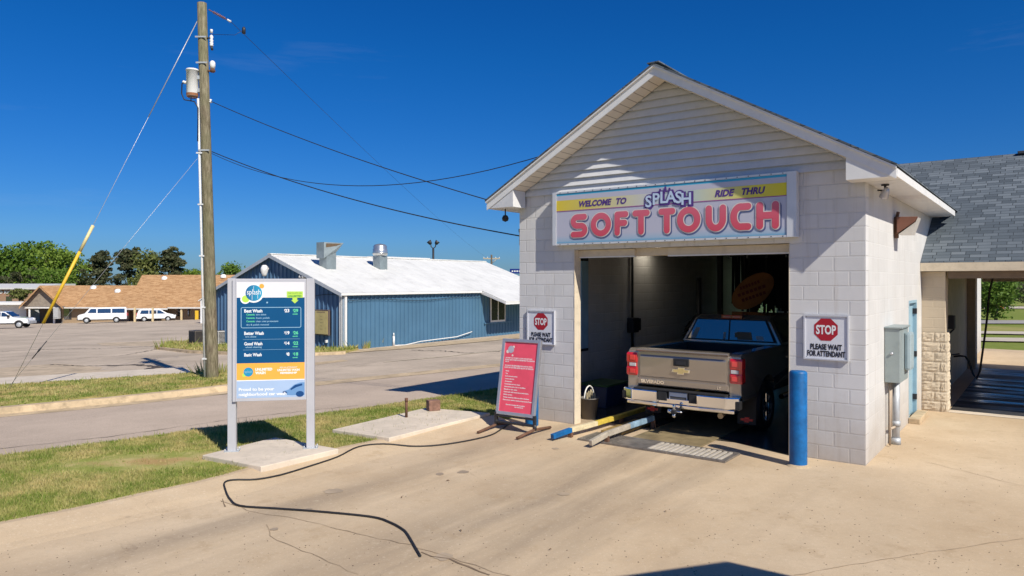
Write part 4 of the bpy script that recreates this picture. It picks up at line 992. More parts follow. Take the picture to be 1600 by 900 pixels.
# wash machinery further in
for x_, y_, lab in ((-5.45, 4.0, "dark conduit with a switch box on the tunnel wall"),):
    o = thing("switch_box", lab, "switch box"); local(o, -5.62, 4.0)
    b = MB(); b.tube([(0.02, 0, 0.9), (0.02, 0, 3.78)], 0.03, 8); b.build("conduit", DARK, o)
    b = MB(); b.box(0.0, 0.16, -0.22, 0.05, 1.35, 1.68, bev=0.01); b.box(0.0, 0.10, 0.08, 0.28, 1.38, 1.66, bev=0.01); b.build("box", DARK, o)
LIT = glow("lit_tube", (0.72, 1.0, 0.72), 3.0); LITW = glow("warm_lit_tube", (1.0, 0.93, 0.78), 3.0)
def tube_lamp(x, y, z, m, label, power, c):
    o = thing("tunnel_lamp", label, "lamp"); local(o, x, y, z)
    b = MB(); b.box(-0.08, 0.08, -0.35, 0.35, 0, 0.06, bev=0.01); b.tube([(0, -0.2, 0.06), (0, -0.2, 3.8 - z)], 0.01, 6); b.tube([(0, 0.2, 0.06), (0, 0.2, 3.8 - z)], 0.01, 6); b.build("fixture", DARK, o)
    b = MB(); b.tube([(0, -0.32, -0.03), (0, 0.32, -0.03)], 0.028, 10); b.build("tube", m, o)
    ld = bpy.data.lights.new("tunnel_lamp_light", 'AREA'); ld.energy = power; ld.color = c; ld.shape = 'RECTANGLE'; ld.size = 0.1; ld.size_y = 0.6
    lo = bpy.data.objects.new("tunnel_lamp_light", ld); scene.collection.objects.link(lo); lo.parent = o; lo.location = (0, 0, -0.08)
tube_lamp(-5.35, 4.6, 3.35, LITW, "small warm tube lamp near the tunnel wall behind the roller door", 3.0, (1.0, 0.9, 0.72))
tube_lamp(-4.6, 11.6, 3.25, LIT, "greenish tube lamp deep in the tunnel near its far windows", 2.5, (0.7, 1.0, 0.65))
ar = thing("wash_arch", "dark metal spray arch standing behind the truck in the tunnel", "wash arch"); local(ar, -2.9, 8.2)
b = MB(); b.box(-2.3, -2.18, -0.06, 0.06, 0, 3.2); b.box(2.18, 2.3, -0.06, 0.06, 0, 3.2); b.box(-2.3, 2.3, -0.07, 0.07, 3.2, 3.34); b.build("frame", DARK, ar)
for i in range(9): b = MB(); b.lathe([(0, 0), (0.02, 0), (0.03, -0.08), (0, -0.08)], 8, M=T(-2.0 + i * 0.5, 0, 3.2)); b.build("nozzle", ALU, ar)
def brush(x, y, label, c, h=2.4, r=0.55):
    o = thing("wash_brush", label, "brush"); local(o, x, y)
    b = MB(); b.tube([(0, 0, 0.0), (0, 0, h + 0.9)], 0.06, 10); b.build("axle", DARK, o)
    g_ = random.Random(int(x * 100)); b = MB()
    for k in range(420):
        a = g_.uniform(0, 6.283); z = g_.uniform(0.25, h); rr = r * g_.uniform(0.75, 1.1); w = 0.05
        ca, sa = math.cos(a), math.sin(a); dz = g_.uniform(0.15, 0.35)
        b.add([(0.06 * ca - w * sa, 0.06 * sa + w * ca, z), (0.06 * ca + w * sa, 0.06 * sa - w * ca, z), (rr * ca + w * sa, rr * sa - w * ca, z - dz), (rr * ca - w * sa, rr * sa + w * ca, z - dz)], [(0, 1, 2, 3)])
    b.build("cloth_strips", c, o, fix=False, uv=False)
brush(-5.0, 6.4, "black cloth side brush by the tunnel wall left of the truck", mat("black_cloth", (0.02, 0.02, 0.025), 0.9), 1.7, 0.42)
brush(-0.85, 7.2, "dark blue cloth side brush right of the truck", mat("navy_cloth", (0.02, 0.03, 0.07), 0.9), 2.1, 0.5)
cu = thing("cloth_curtain", "dark hanging cloth curtain across the tunnel above the truck", "wash curtain"); local(cu, -3.6, 9.6)
b = MB(); b.box(-1.6, 1.0, -0.5, -0.44, 3.2, 3.28); b.box(-1.6, 1.0, 0.44, 0.5, 3.2, 3.28); b.build("frame", DARK, cu)
b = MB(); g_ = random.Random(2)
for k in range(60): 
    x = -1.55 + 2.5 * (k % 30) / 30; y = -0.47 if k < 30 else 0.47; zl = g_.uniform(1.5, 1.9)
    b.add([(x, y, 3.2), (x + 0.075, y + g_.uniform(-.03, .03), 3.2), (x + 0.08, y + g_.uniform(-.05, .05), zl), (x, y + g_.uniform(-.05, .05), zl)], [(0, 1, 2, 3)])
b.build("cloth_strips", mat("dark_curtain_cloth", (0.018, 0.02, 0.028), 0.9), cu, fix=False, uv=False)
# orange oval sign, hung tilted
osn = thing("oval_sign", "tilted orange oval sign hanging deep in the tunnel above the truck", "sign"); 
pO = at(1176, 455, 16.4); osn.location = pO; osn.rotation_euler = (0, 0, CWROT)
b = MB(); b.disc(0, 0, 0.56, 0.02, 32, 0, XZ() @ RZ(R(38)), 0.58); b.lathe([(0.56, 0.0), (0.56, 0.018)], 32, M=XZ() @ RZ(R(38)) @ Matrix.Diagonal((1, 0.58, 1, 1))); b.disc(0, 0, 0.56, 0.0, 32, 0, XZ() @ RZ(R(38)), 0.58)
pl = b.build("panel", mat("orange_sign_print", (0.22, 0.075, 0.012), 0.7, var=0.4, sc=1.5), osn)
b = MB(); b.tube([(-0.2, 0.03, 0.2), (-0.2, 0.03, 3.78 - pO.z)], 0.012, 6); b.tube([(0.3, 0.03, 0.3), (0.3, 0.03, 3.78 - pO.z)], 0.012, 6); b.build("hanger", DARK, osn)
b = MB()
for k, wdt in enumerate((0.5, 0.7, 0.6)):
    for q in range(7): b.rect(-wdt / 2 + q * wdt / 7, -wdt / 2 + q * wdt / 7 + wdt / 10, 0.12 - 0.14 * k, 0.19 - 0.14 * k, 0.024, 0, XZ() @ RZ(R(20)))
b.build("lettering", paint("dark_red_print", (0.12, 0.02, 0.02)), osn)

# ------------------------------------------------------------------ hose boom and gun in the self-serve bay
hs_ = thing("spray_hose", "black spray hose hanging from its boom in the self-serve bay", "hose"); local(hs_, 0, 0)
def hp(px, py, s): # a point on a sight line at the bay depth
    k = (px - 800) / F; o0 = L(0, s); t = -(o0.x - k * o0.y) / (UX - k * UY); return Vector((t, s, fz(py, t, s)))
b = MB(); bp = [hp(x, y, 9.0) for x, y in ((1560, 427), (1551, 436), (1546, 455), (1542, 500), (1536, 545), (1531, 580), (1526, 592), (1520, 584), (1514, 565), (1508, 557), (1500, 556), (1490, 557))]
b.tube(bp, 0.022, 8); b.build("hose", BLACK, hs_)
b = MB(); b.tube([hp(1640, 424, 9.0), hp(1600, 425, 9.0), bp[0]], 0.03, 8); b.tube([hp(1640, 424, 9.0), Vector((hp(1640, 424, 9.0).x, 9.0, 2.72))], 0.03, 8); b.build("boom", DARK, hs_)
sgn = thing("spray_gun", "black spray gun and holder on the bay wall beside the hose", "spray gun"); local(sgn, 0.10, 7.4)
b = MB(); b.tube([(0.03, 0, 0.05), (0.03, 0, 2.64)], 0.02, 8); b.tube([(0.03, 0.5, 0.4), (0.03, 0.5, 1.25), (0.2, 0.5, 1.45)], 0.018, 8); b.tube([(0.05, -0.6, 0.05), (0.16, -0.6, 0.95), (0.4, -0.6, 1.0)], 0.018, 8); b.build("lance", BLACK, sgn)
b = MB(); b.box(0.0, 0.22, 0.38, 0.62, 1.45, 1.75, bev=0.02); b.build("holder", BLACK, sgn); b = MB(); b.box(0.0, 0.12, -0.3, 0.0, 1.2, 1.6, bev=0.02); b.build("holder", BLACK, sgn)
cb = MB(); cb.box(0, 0.06, 0, 0.35, 1.15, 1.75, bev=0.008); cb.box(0.061, 0.066, 0.04, 0.31, 1.45, 1.7)
local(tag(cb.build("control_panel", mat("tan_panel_steel", (0.36, 0.32, 0.26), 0.5, 0.3, dirt=0.3), None), "small steel control panel on the inner bay wall behind the stone pier", "control panel"), 0.103, 6.3)
# ------------------------------------------------------------------ the pickup truck in the opening (its own frame: x right, y forward, tail at y=0)
tk = thing("pickup_truck", "taupe crew cab pickup truck with chrome rear bumper driving into the wash opening", "pickup truck", L(-2.79, 0.26, 0), CWROT)
def archp(y0, zb, y1, top, arches, r=0.50):
    """side outline with wheel arches cut from its lower edge"""
    p = [(y0, zb)]
    for ya in arches:
        a0 = math.asin(min(1, max(-1, (zb - 0.42) / r)))
        p += [(ya - r * math.cos(a0 + (math.pi - 2 * a0) * i / 12), 0.42 + r * math.sin(a0 + (math.pi - 2 * a0) * i / 12)) for i in range(13)]
    return p + [(y1, zb)] + top
TW = 1.005
b = MB()
def bulge(q):
    x, y, z = q; k = abs(x) / TW
    return (x * (1 - 0.035 * max(0, (z - 1.0)) / 0.35 - 0.03 * max(0, (0.85 - z)) / 0.3), y, z)
for s in (-1, 1):
    top = [(5.72, 0.75), (5.70, 1.12), (4.4, 1.24), (4.25, 1.33), (2.25, 1.35), (2.2, 1.37), (0.12, 1.37), (0.06, 1.32)]
    b.prism(archp(0.06, 0.62, 5.72, top, (1.28, 4.92)), 'x', s * TW, s * 0.80, bev=0.02, taper=bulge)
b.build("body_side", TAUPE, tk)
b = MB(); b.box(-0.80, 0.80, 0.14, 2.15, 0.78, 0.83); b.box(-0.80, 0.80, 2.12, 2.18, 0.83, 1.34); b.build("bed_liner", BLACK, tk)
b = MB(); b.prism([(2.2, 0.55), (5.72, 0.6), (5.70, 1.12), (4.4, 1.24), (4.25, 1.33), (2.2, 1.35)], 'x', -0.80, 0.80); b.build("body_core", TAUPE, tk)
# tailgate with its lip and pressed panel
b = MB(); b.box(-0.785, 0.785, 0.055, 0.125, 0.765, 1.335, bev=0.018)
b.prism([(0.02, 1.335), (0.0, 1.352), (0.02, 1.375), (0.13, 1.385), (0.13, 1.335)], 'x', -0.785, 0.785, bev=0.006)
b.prism([(0.056, 0.90), (0.042, 0.915), (0.036, 1.24), (0.056, 1.275)], 'x', -0.74, 0.74, bev=0.004)
b.prism([(0.056, 0.775), (0.040, 0.785), (0.040, 0.875), (0.056, 0.885)], 'x', -0.775, 0.775, bev=0.004)
tg = b.build("tailgate", TAUPE, tk)
b = MB(); b.box(-0.135, 0.135, 0.018, 0.06, 1.12, 1.245, bev=0.012); hd = b.build("handle", BLACK, tg)
b = MB(); b.box(-0.085, 0.085, 0.010, 0.0175, 1.145, 1.205, bev=0.003); b.build("latch", DARK, hd)
def bowtie(w, h):
    s = h * 0.28
    return [(-w, -h * .35), (-w * .86, -h * .62 + .0), (-w * .36, -h * .62), (-w * .30, -h), (w * .42, -h), (w * .36, -h * .62), (w * .86, -h * .62), (w, h * .35 + h * .27), (w * .36, h * .62), (w * .30, h), (-w * .42, h), (-w * .36, h * .62), (-w * .86, h * .62)]
def emblem(w, h, z, y, m1, m2, parent, x=0.0):
    def tie(k): return [(-w * k, -h * .45 * k), (-w * .38 * k, -h * .45 * k), (-w * .42 * k, -h * k), (w * .30 * k, -h * k), (w * .34 * k, -h * .45 * k), (w * .92 * k, -h * .45 * k), (w * k, h * .45 * k), (w * .38 * k, h * .45 * k), (w * .42 * k, h * k), (-w * .30 * k, h * k), (-w * .34 * k, h * .45 * k), (-w * .92 * k, h * .45 * k)]
    b = MB(); b.prism([(p[0] + x, p[1] + z) for p in tie(1.0)], 'y', y - 0.014, y); e = b.build("emblem", m1, parent)
    b = MB(); b.prism([(p[0] + x, p[1] + z) for p in tie(0.84)], 'y', y - 0.019, y - 0.0145); b.build("emblem_face", m2, e)
emblem(0.16, 0.056, 1.045, 0.036, CHROME, mat("gold_emblem", (0.80, 0.62, 0.28), 0.3, 0.5), tg)
b = MB(); b.text("SILVERADO", 0.072, -0.72, 0.805, 0.0, 0, XZ(0, 0.036, 0), off=0.004, width=0.42, ext=0.004); b.text("LT", 0.06, 0.60, 0.80, 0.0, 0, XZ(0, 0.036, 0), off=0.002, ext=0.004); b.build("lettering", CHROME, tg)
# tail lamps, each wrapped round its corner
for s in (-1, 1):
    b = MB()
    for z0, z1 in ((0.92, 1.06), (1.125, 1.285)):
        xs = sorted((s * 0.795, s * 1.0)); b.box(xs[0], xs[1], 0.035, 0.20, z0, z1, bev=0.022)
    xs = sorted((s * 0.80, s * 0.995)); b.box(xs[0], xs[1], 0.05, 0.2, 0.905, 1.30, bev=0.02)
    lp = b.build("tail_lamp", REDL, tk)
    xs = sorted((s * 0.82, s * 0.94)); b = MB(); b.box(xs[0], xs[1], 0.033, 0.06, 1.065, 1.12, bev=0.006); b.build("reverse_lens", mat("clear_lens", (0.6, 0.58, 0.58), 0.15, var=0.05), lp)
    xs = sorted((s * 0.83, s * 0.93)); 
    for z0, z1 in ((1.17, 1.255), (0.945, 1.02)): b = MB(); b.box(xs[0], xs[1], 0.028, 0.04, z0, z1, bev=0.008); b.build("inner_lens", mat("bright_red_lens", (0.80, 0.06, 0.06), 0.1, coat=1.0), lp)
# bumper: chrome end wings and centre, black steps
def wing(s):
    return [(s * 0.34, -0.16), (s * 0.80, -0.15), (s * 1.0, -0.06), (s * 1.0, 0.05), (s * 0.34, 0.05)]
b = MB()
for s in (-1, 1): b.prism(wing(s), 'z', 0.52, 0.715, bev=0.02)
b.prism([(-0.339, -0.10), (0.339, -0.10), (0.339, 0.05), (-0.339, 0.05)], 'z', 0.52, 0.60, bev=0.006)
b.prism([(-0.45, -0.10), (0.45, -0.10), (0.36, 0.05), (-0.36, 0.05)], 'z', 0.455, 0.515, bev=0.01)
for s in (-1, 1): b.prism([(s * 0.36, -0.13), (s * 0.92, -0.09), (s * 0.95, 0.05), (s * 0.36, 0.05)], 'z', 0.46, 0.517, bev=0.012)
bp_ = b.build("bumper", CHROME, tk)
b = MB(); b.box(-0.78, 0.78, -0.12, 0.055, 0.716, 0.735, bev=0.004)
for s in (-1, 1):
    xs = sorted((s * 0.815, s * 1.012)); b.box(xs[0], xs[1], -0.115 if False else -0.09, 0.03, 0.53, 0.66, bev=0.012)
    xs = sorted((s * 0.19, s * 0.338)); b.box(xs[0], xs[1], -0.115, 0.04, 0.56, 0.71, bev=0.01)
b.build("step_pad", BLACK, bp_)
b = MB(); b.box(-0.189, 0.189, -0.06, -0.03, 0.60, 0.715); b.build("plate_recess", DARK, bp_)
b = MB(); b.box(-0.155, 0.155, -0.085, -0.08, 0.585, 0.735, bev=0.002); pt_ = b.build("license_plate", mat("pale_plate", (0.55, 0.60, 0.66), 0.4), tk)
b = MB(); b.rect(-0.15, 0.15, 0.70, 0.73, 0.0, 0, XZ(0, -0.0865, 0)); b.build("plate_band", paint("plate_blue", (0.08, 0.16, 0.4)), pt_)
b = MB(); b.rect(-0.14, 0.14, 0.60, 0.64, 0.0, 0, XZ(0, -0.0865, 0)); b.build("plate_band", paint("plate_dark", (0.08, 0.08, 0.08)), pt_)
b = MB(); b.box(-0.045, 0.045, -0.10, 0.3, 0.38, 0.46, bev=0.006); b.box(-0.035, 0.035, -0.28, -0.10, 0.395, 0.445, bev=0.006); hch = b.build("hitch", DARK, tk)
b = MB(); b.lathe([(0, 0), (0.03, 0), (0.02, 0.04), (0.026, 0.05), (0.026, 0.085), (0, 0.10)], 12, M=T(0, -0.24, 0.445)); b.lathe([(0, 0), (0.026, 0.02), (0.03, 0.05), (0.02, 0.07), (0, 0.07)], 12, M=T(0, -0.24, 0.32)); b.lathe([(0, 0), (0.03, 0), (0.035, 0.03), (0.03, 0.06), (0, 0.06)], 12, M=T(-0.05, -0.22, 0.42) @ RY(R(-90))); b.tube([(-0.1, -0.2, 0.42), (0.12, -0.2, 0.42)], 0.012); b.build("hitch_ball", CHROME, hch)
# wheels
def wheel(name, x, y, r, w, parent, z=None, side=1, spokes=6, rimr=0.64, rimm=None):
    z = r if z is None else z
    Mx = T(x, y, z) @ RY(R(90))
    b = MB(); b.lathe([(r * rimr, -w / 2), (r * 0.93, -w / 2), (r, -w * 0.34), (r, w * 0.34), (r * 0.93, w / 2), (r * rimr, w / 2), (r * rimr, -w / 2)], 28, M=Mx)
    t = b.build(name, BLACK, parent)
    b = MB(); q = side * w / 2
    b.lathe([(r * rimr, -q * 0.8), (r * rimr, q * 0.98), (r * rimr * 0.93, q * 0.98), (r * rimr * 0.88, q * 0.4), (0, q * 0.4)], 28, M=Mx)
    for k in range(spokes):
        a = 2 * math.pi * k / spokes; zz = sorted((q * 0.45, q * 0.92))
        b.box(0, r * rimr * 0.93, -0.042, 0.042, zz[0], zz[1], bev=0.008, M=Mx @ RZ(a))
    zz = sorted((q * 0.4, q * 1.0)); b.lathe([(0, zz[1] if side > 0 else zz[0]), (r * .16, zz[1] if side > 0 else zz[0]), (r * .18, q * .4)], 14, M=Mx)
    b.build("rim", rimm or CHROME, t)
    return t
for y in (1.28, 4.92):
    for s in (-1, 1): wheel("wheel", s * 0.865, y, 0.405, 0.27, tk, side=s)
for s in (-1, 1):
    xs = sorted((s * 0.68, s * 0.985)); b = MB(); b.prism([(0.72, 0.17), (0.735, 0.17), (0.79, 0.62), (0.77, 0.62)], 'x', *xs); fpl = b.build("mud_flap", BLACK, tk)
    emblem(0.105, 0.042, 0.245, 0.725, REDL, mat("red_flap_print", (0.75, 0.04, 0.04), 0.5), fpl, x=s * 0.84)
b = MB(); b.tube([(-0.75, 1.28, 0.42), (0.75, 1.28, 0.42)], 0.06, 10); b.lathe([(0, -0.16), (0.12, -0.12), (0.17, 0), (0.12, 0.12), (0, 0.16)], 14, M=T(0, 1.28, 0.42) @ RX(R(90))); b.box(-0.75, -0.65, 0.1, 5.5, 0.5, 0.62); b.box(0.65, 0.75, 0.1, 5.5, 0.5, 0.62); b.build("axle", DARK, tk)
b = MB(); b.lathe([(0.14, -0.09), (0.34, -0.11), (0.37, 0), (0.34, 0.11), (0.14, 0.09)], 22, M=T(0, 0.55, 0.50)); b.build("spare_wheel", BLACK, tk)
b = MB(); b.tube([(0.55, 1.2, 0.42), (0.58, 0.5, 0.41), (0.66, 0.02, 0.39)], 0.045, 12); b.build("exhaust", mat("tan_hot_metal", (0.45, 0.34, 0.2), 0.4, 0.7), tk)
# cab
def cabx(q):
    x, y, z = q; return (x * (1 - 0.30 * max(0, z - 1.33) / 0.55), y, z)
cabp = [(2.24, 1.33), (2.31, 1.78), (2.50, 1.87), (3.6, 1.885), (3.82, 1.83), (4.60, 1.24), (4.3, 1.2)]
b = MB(); b.prism(cabp, 'x', -0.955, 0.955, bev=0.025, taper=cabx); cabo = b.build("cab", TAUPE, tk)
def rearq(x0, x1, z0, z1, o):   # on the slanted rear face of the cab
    def yy(z): return 2.24 + 0.07 * (z - 1.33) / 0.45 - o
    def xx(x, z): return x * (1 - 0.30 * (z - 1.33) / 0.55)
    return [(xx(x0, z0), yy(z0), z0), (xx(x1, z0), yy(z0), z0), (xx(x1, z1), yy(z1), z1), (xx(x0, z1), yy(z1), z1)]
b = MB(); b.poly(rearq(-0.86, 0.86, 1.40, 1.775, 0.012)); wg = b.build("rear_window", GLASS, cabo, fix=True)
b = MB(); b.poly(rearq(-0.90, 0.90, 1.385, 1.79, 0.008)); b.build("window_seal", BLACK, wg)
b = MB(); b.poly(rearq(-0.035, -0.005, 1.40, 1.775, 0.016)); b.poly(rearq(0.84, 0.86, 1.40, 1.775, 0.016)); b.poly(rearq(-0.86, 0.86, 1.40, 1.412, 0.018)); b.build("window_bar", BLACK, wg)
b = MB(); b.poly(rearq(0.53, 0.67, 1.425, 1.50, 0.016)); b.build("sticker", paint("white_sticker", (0.55, 0.55, 0.55)), wg)
b = MB(); b.poly(rearq(0.15, 0.45, 1.42, 1.565, 0.015)); b.poly(rearq(0.10, 0.16, 1.46, 1.55, 0.0152)); b.build("window_decal", mat("brown_decal", (0.25, 0.13, 0.05), 0.5, var=0.3), wg)
b = MB(); b.poly(rearq(-0.80, -0.70, 1.415, 1.62, 0.0155)); b.poly(rearq(-0.14, -0.09, 1.415, 1.55, 0.0155)); b.build("seat_glint", mat("pale_seat_glint", (0.35, 0.32, 0.28), 0.5), wg)  # pale strips painting glints off the seats behind the glass
b = MB(); b.box(-0.20, 0.20, 2.335, 2.46, 1.80, 1.872, bev=0.012); br_ = b.build("brake_lamp", REDL, cabo)
for x in (-0.16, 0.02): b = MB(); b.box(x, x + 0.14, 2.325, 2.345, 1.822, 1.852); b.build("inner_lens", mat("white_red_lens", (0.85, 0.16, 0.18), 0.2), br_)
for s in (-1, 1):
    def sq(y0, y1, z0, z1, yt0=0, yt1=0): return [(s * (0.955 * (1 - 0.30 * (z - 1.33) / 0.55) + 0.006), y, z) for y, z in ((y0, z0), (y1, z0), (y1 + yt1, z1), (y0 + yt0, z1))]
    b = MB(); b.poly(sq(2.42, 3.18, 1.40, 1.80, 0.12, 0.0)); b.poly(sq(3.26, 4.15, 1.40, 1.78, 0.0, -0.42)); b.build("side_window", GLASS, cabo)
    b = MB(); xs = sorted((s * 0.98, s * 1.20)); b.box(xs[0], xs[1], 3.98, 4.08, 1.32, 1.56, bev=0.03); b.tube([(s * 0.9, 4.05, 1.36), (s * 1.05, 4.04, 1.4)], 0.03); b.build("mirror", BLACK, tk)
    xs = sorted((s * 1.0, s * 1.025))
    for y in (2.5, 3.4): b = MB(); b.box(xs[0], xs[1], y, y + 0.2, 1.12, 1.15, bev=0.005); b.build("door_handle", CHROME, tk)
    b = MB(); b.tube([(s * 0.98, 2.1, 0.46), (s * 0.98, 4.2, 0.46)], 0.045, 10); b.build("side_step", CHROME, tk)
b = MB(); b.box(-0.85, 0.85, 5.72, 5.78, 0.72, 1.08, bev=0.01); b.build("grille", CHROME, tk)
b = MB(); b.box(-0.98, 0.98, 5.70, 5.86, 0.45, 0.70, bev=0.03); b.build("front_bumper", CHROME, tk)

# ------------------------------------------------------------------ pink notice board on its sprung stand
af = thing("notice_board", "pink framed notice board on a low stand before the left pier, leaning back", "notice board", L(-5.12, -1.10, 0), CWROT + R(3))
LE = RX(R(-10)); BM = T(0, 0, 0.26) @ LE
b = MB(); w = 0.385
b.box(-w, -w + 0.055, -0.03, 0.03, 0, 1.28, bev=0.006, M=BM); b.box(w - 0.055, w, -0.03, 0.03, 0, 1.28, bev=0.006, M=BM); b.box(-w + 0.055, w - 0.055, -0.03, 0.03, 0, 0.055, bev=0.006, M=BM); b.box(-w + 0.055, w - 0.055, -0.03, 0.03, 1.225, 1.28, bev=0.006, M=BM)
b.build("frame", ALU, af)
b = MB(); b.box(-w + 0.05, w - 0.05, -0.012, 0.012, 0.05, 1.23, M=BM); pan = b.build("panel", mat("pink_poster", (0.78, 0.085, 0.14), 0.5, var=0.15, sc=2.2), af)
Mp = BM @ XZ(0, -0.0135, 0)
b = MB(); lw = 0.62
ys = 0.98
def tline(bd, y, x0, x1, sz): b.text(bd, sz, x0, y, 0, 0, Mp, off=0.0015, width=x1 - x0)
X0, X1 = -0.30, 0.29
for k, (x1, tx) in enumerate(((0.24, "WE WANT YOU TO ENJOY A CLEAN AND SAFE WASH"), (0.29, "PLEASE READ THESE NOTES BEFORE YOU DRIVE IN"), (-0.22, "THANK YOU"))): tline(tx, 0.945 - k * 0.032, X0, x1, 0.028)
for k, (x1, tx) in enumerate(((0.26, "WE CANNOT BE RESPONSIBLE FOR LOOSE OR WORN"), (0.28, "PARTS OR FOR ITEMS LISTED BELOW ON VEHICLES"))): tline(tx, 0.815 - k * 0.034, X0, x1, 0.03)
for k, wd in enumerate((0.07, 0.05, 0.25, 0.19, 0.15, 0.32, 0.43, 0.27, 0.5, 0.18, 0.52, 0.58)):
    words = ["Racks", "Tags", "Roof racks and carriers", "Loose mirrors", "Antennas", "Cracked glass and worn wipers", "Aftermarket parts, trim or mouldings", "Bicycle or ski racks", "Open beds with loose items inside them", "Hitch covers", "Damage caused by a failure to follow directions", "Please put your vehicle in neutral and keep hands off wheel"]
    tline(words[k], 0.725 - k * 0.044, -0.27, -0.27 + wd, 0.027)
tline("Please ask the attendant with any questions", 0.165, -0.2, 0.18, 0.026); tline("before entering the wash", 0.135, -0.02, 0.15, 0.026)
b.build("lettering", paint("white_poster_ink", (0.80, 0.66, 0.68)), pan)
b = MB(); b.disc(-0.2, 1.10, 0.062, 0.002, 20, 0, Mp); b.build("logo", paint("silver_logo", (0.42, 0.40, 0.48)), pan)
b = MB(); b.disc(-0.265, 1.06, 0.03, 0.001, 14, 0, Mp); b.disc(-0.15, 1.145, 0.022, 0.001, 12, 0, Mp); b.disc(-0.16, 1.0, 0.018, 0.001, 12, 0, Mp); b.build("logo_dots", paint("cream_dots", (0.75, 0.62, 0.58)), pan)
b = MB()
for s in (-1, 1):
    b.box(s * w - 0.02, s * w + 0.02, -0.03, 0.03, 0.10, 0.30, bev=0.004); b.tube([(s * w, 0.0, 0.06), (s * w, 0.0, 0.16)], 0.035, 10)
b.box(-w, w, -0.035, 0.035, 0.115, 0.15, bev=0.004); b.box(-w, w, -0.03, 0.03, 0.225, 0.25, bev=0.004); b.build("stand", DARK, af)
for s in (-1, 1):
    b = MB(); b.tube([(s * w, -0.52, 0.03), (s * w, 0.0, 0.075), (s * w, 0.50, 0.03)], 0.024, 8); b.build("foot", RUST, af)

# ------------------------------------------------------------------ menu board on its slab
mL, mR = gp(363, 704, 0.14), gp(485.5, 699, 0.14)
dv_ = (mR - mL); mang = math.atan2(dv_.y, dv_.x); mw = dv_.length
MBZ = 0.135
slabpts = G((316, 711), (408, 728), (529, 700), (430, 683))
def slab(name, label, pts_px, top, m):
    P = [gp(x, y, top) for x, y in pts_px]; c = sum(P, Vector()) / len(P)
    bm_ = MB(); bm_.prism([(p.x - c.x, p.y - c.y) for p in P], 'z', -0.15, top, bev=0.012)
    o = bm_.build(name, m, None); o.location = (c.x, c.y, 0); return tag(o, label, "concrete slab", "concrete pads on the lawn")
slab("concrete_pad", "square concrete pad carrying the blue price board", [(316, 711), (408, 729), (529, 701), (430, 683)], MBZ, SLAB)
slab("concrete_pad", "empty long concrete pad with a pipe stub and a block on it", [(519, 671), (608, 684), (766, 645), (665, 637)], MBZ, SLAB)
mid = (mL + mR) / 2
mb_ = thing("price_board", "tall price board with blue menu panel on two grey posts", "price board", (mid.x, mid.y, MBZ), mang)
HT = 2.41; h2 = mw / 2
b = MB()
for s in (-1, 1): b = MB(); b.box(s * h2 - 0.055, s * h2 + 0.055, -0.05, 0.05, 0, HT, bev=0.006); b.build("post", mat("grey_post_paint", (0.50, 0.50, 0.53), 0.45, 0.2, var=0.05), mb_)
ZB0, ZB1 = 0.70, HT - 0.005
b = MB(); b.box(-h2 + 0.056, h2 - 0.056, -0.09, 0.06, ZB0, ZB1, bev=0.006)
b.box(-h2 + 0.02, -h2 + 0.056, -0.09, -0.051, ZB0, ZB1); 
b.build("cabinet", mat("grey_board_cabinet", (0.52, 0.52, 0.56), 0.45, 0.2, var=0.04), mb_)
PW0, PW1, PZ0, PZ1 = -h2 + 0.075, h2 - 0.075, ZB0 + 0.045, ZB1 - 0.045
PW, PH = PW1 - PW0, PZ1 - PZ0
def bx(f): return PW0 + PW * f
def bz(f): return PZ1 - PH * f
Mf = XZ(0, -0.0915, 0)
b = MB(); b.rect(PW0, PW1, bz(0.135), PZ1, 0, 0, Mf); pnl = b.build("panel", paint("white_menu_print", (0.72, 0.71, 0.74)), mb_)
def flat(nm, m, fn, parent=None):
    q = MB(); fn(q); return q.build(nm, m, parent or pnl, uv=False)
WHITEP = paint("white_menu_ink", (0.80, 0.82, 0.84)); LIME = paint("lime_print", (0.46, 0.68, 0.10)); MINT = paint("mint_print", (0.12, 0.62, 0.32)); ORNG = paint("orange_print", (0.85, 0.40, 0.07)); CYAN = paint("cyan_logo", (0.02, 0.26, 0.46))
PALEI = paint("pale_blue_ink", (0.28, 0.47, 0.62))
flat("blue_field", paint("blue_menu_print", (0.002, 0.072, 0.195)), lambda q: q.rect(PW0, PW1, bz(0.70), bz(0.135), 0.0, 0, Mf))
flat("orange_field", ORNG, lambda q: q.rect(PW0, PW1, bz(0.845), bz(0.70), 0.0, 0, Mf))
flat("pale_field", paint("pale_blue_print_field", (0.36, 0.48, 0.68)), lambda q: q.rect(PW0, PW1, PZ0, bz(0.852), 0.0, 0, Mf))
flat("field_line", WHITEP, lambda q: q.rect(PW0, PW1, bz(0.852), bz(0.845), 0.0, 0, Mf))
def ring(q):
    q.disc(bx(.25), bz(.097), PW * .145, 0.0015, 28, 0, Mf); q.disc(bx(.125), bz(.148), PW * .072, 0.0012, 20, 0, Mf)
flat("logo_edge", WHITEP, ring)
flat("logo_dot", LIME, lambda q: (q.disc(bx(.13), bz(.146), PW * .055, 0.0022, 20, 0, Mf), q.rect(bx(.735), bx(.975), bz(.137), bz(.082), 0.002, 0, Mf), q.poly([(bx(.82), bz(.138), .002), (bx(.82), bz(.158), .002), (bx(.80), bz(.158), .002), (bx(.855), bz(.187), .002), (bx(.91), bz(.158), .002), (bx(.89), bz(.158), .002), (bx(.89), bz(.138), .002)], 0, Mf)))
flat("logo_dot", ORNG, lambda q: q.disc(bx(.365), bz(.036), PW * .036, 0.002, 16, 0, Mf))
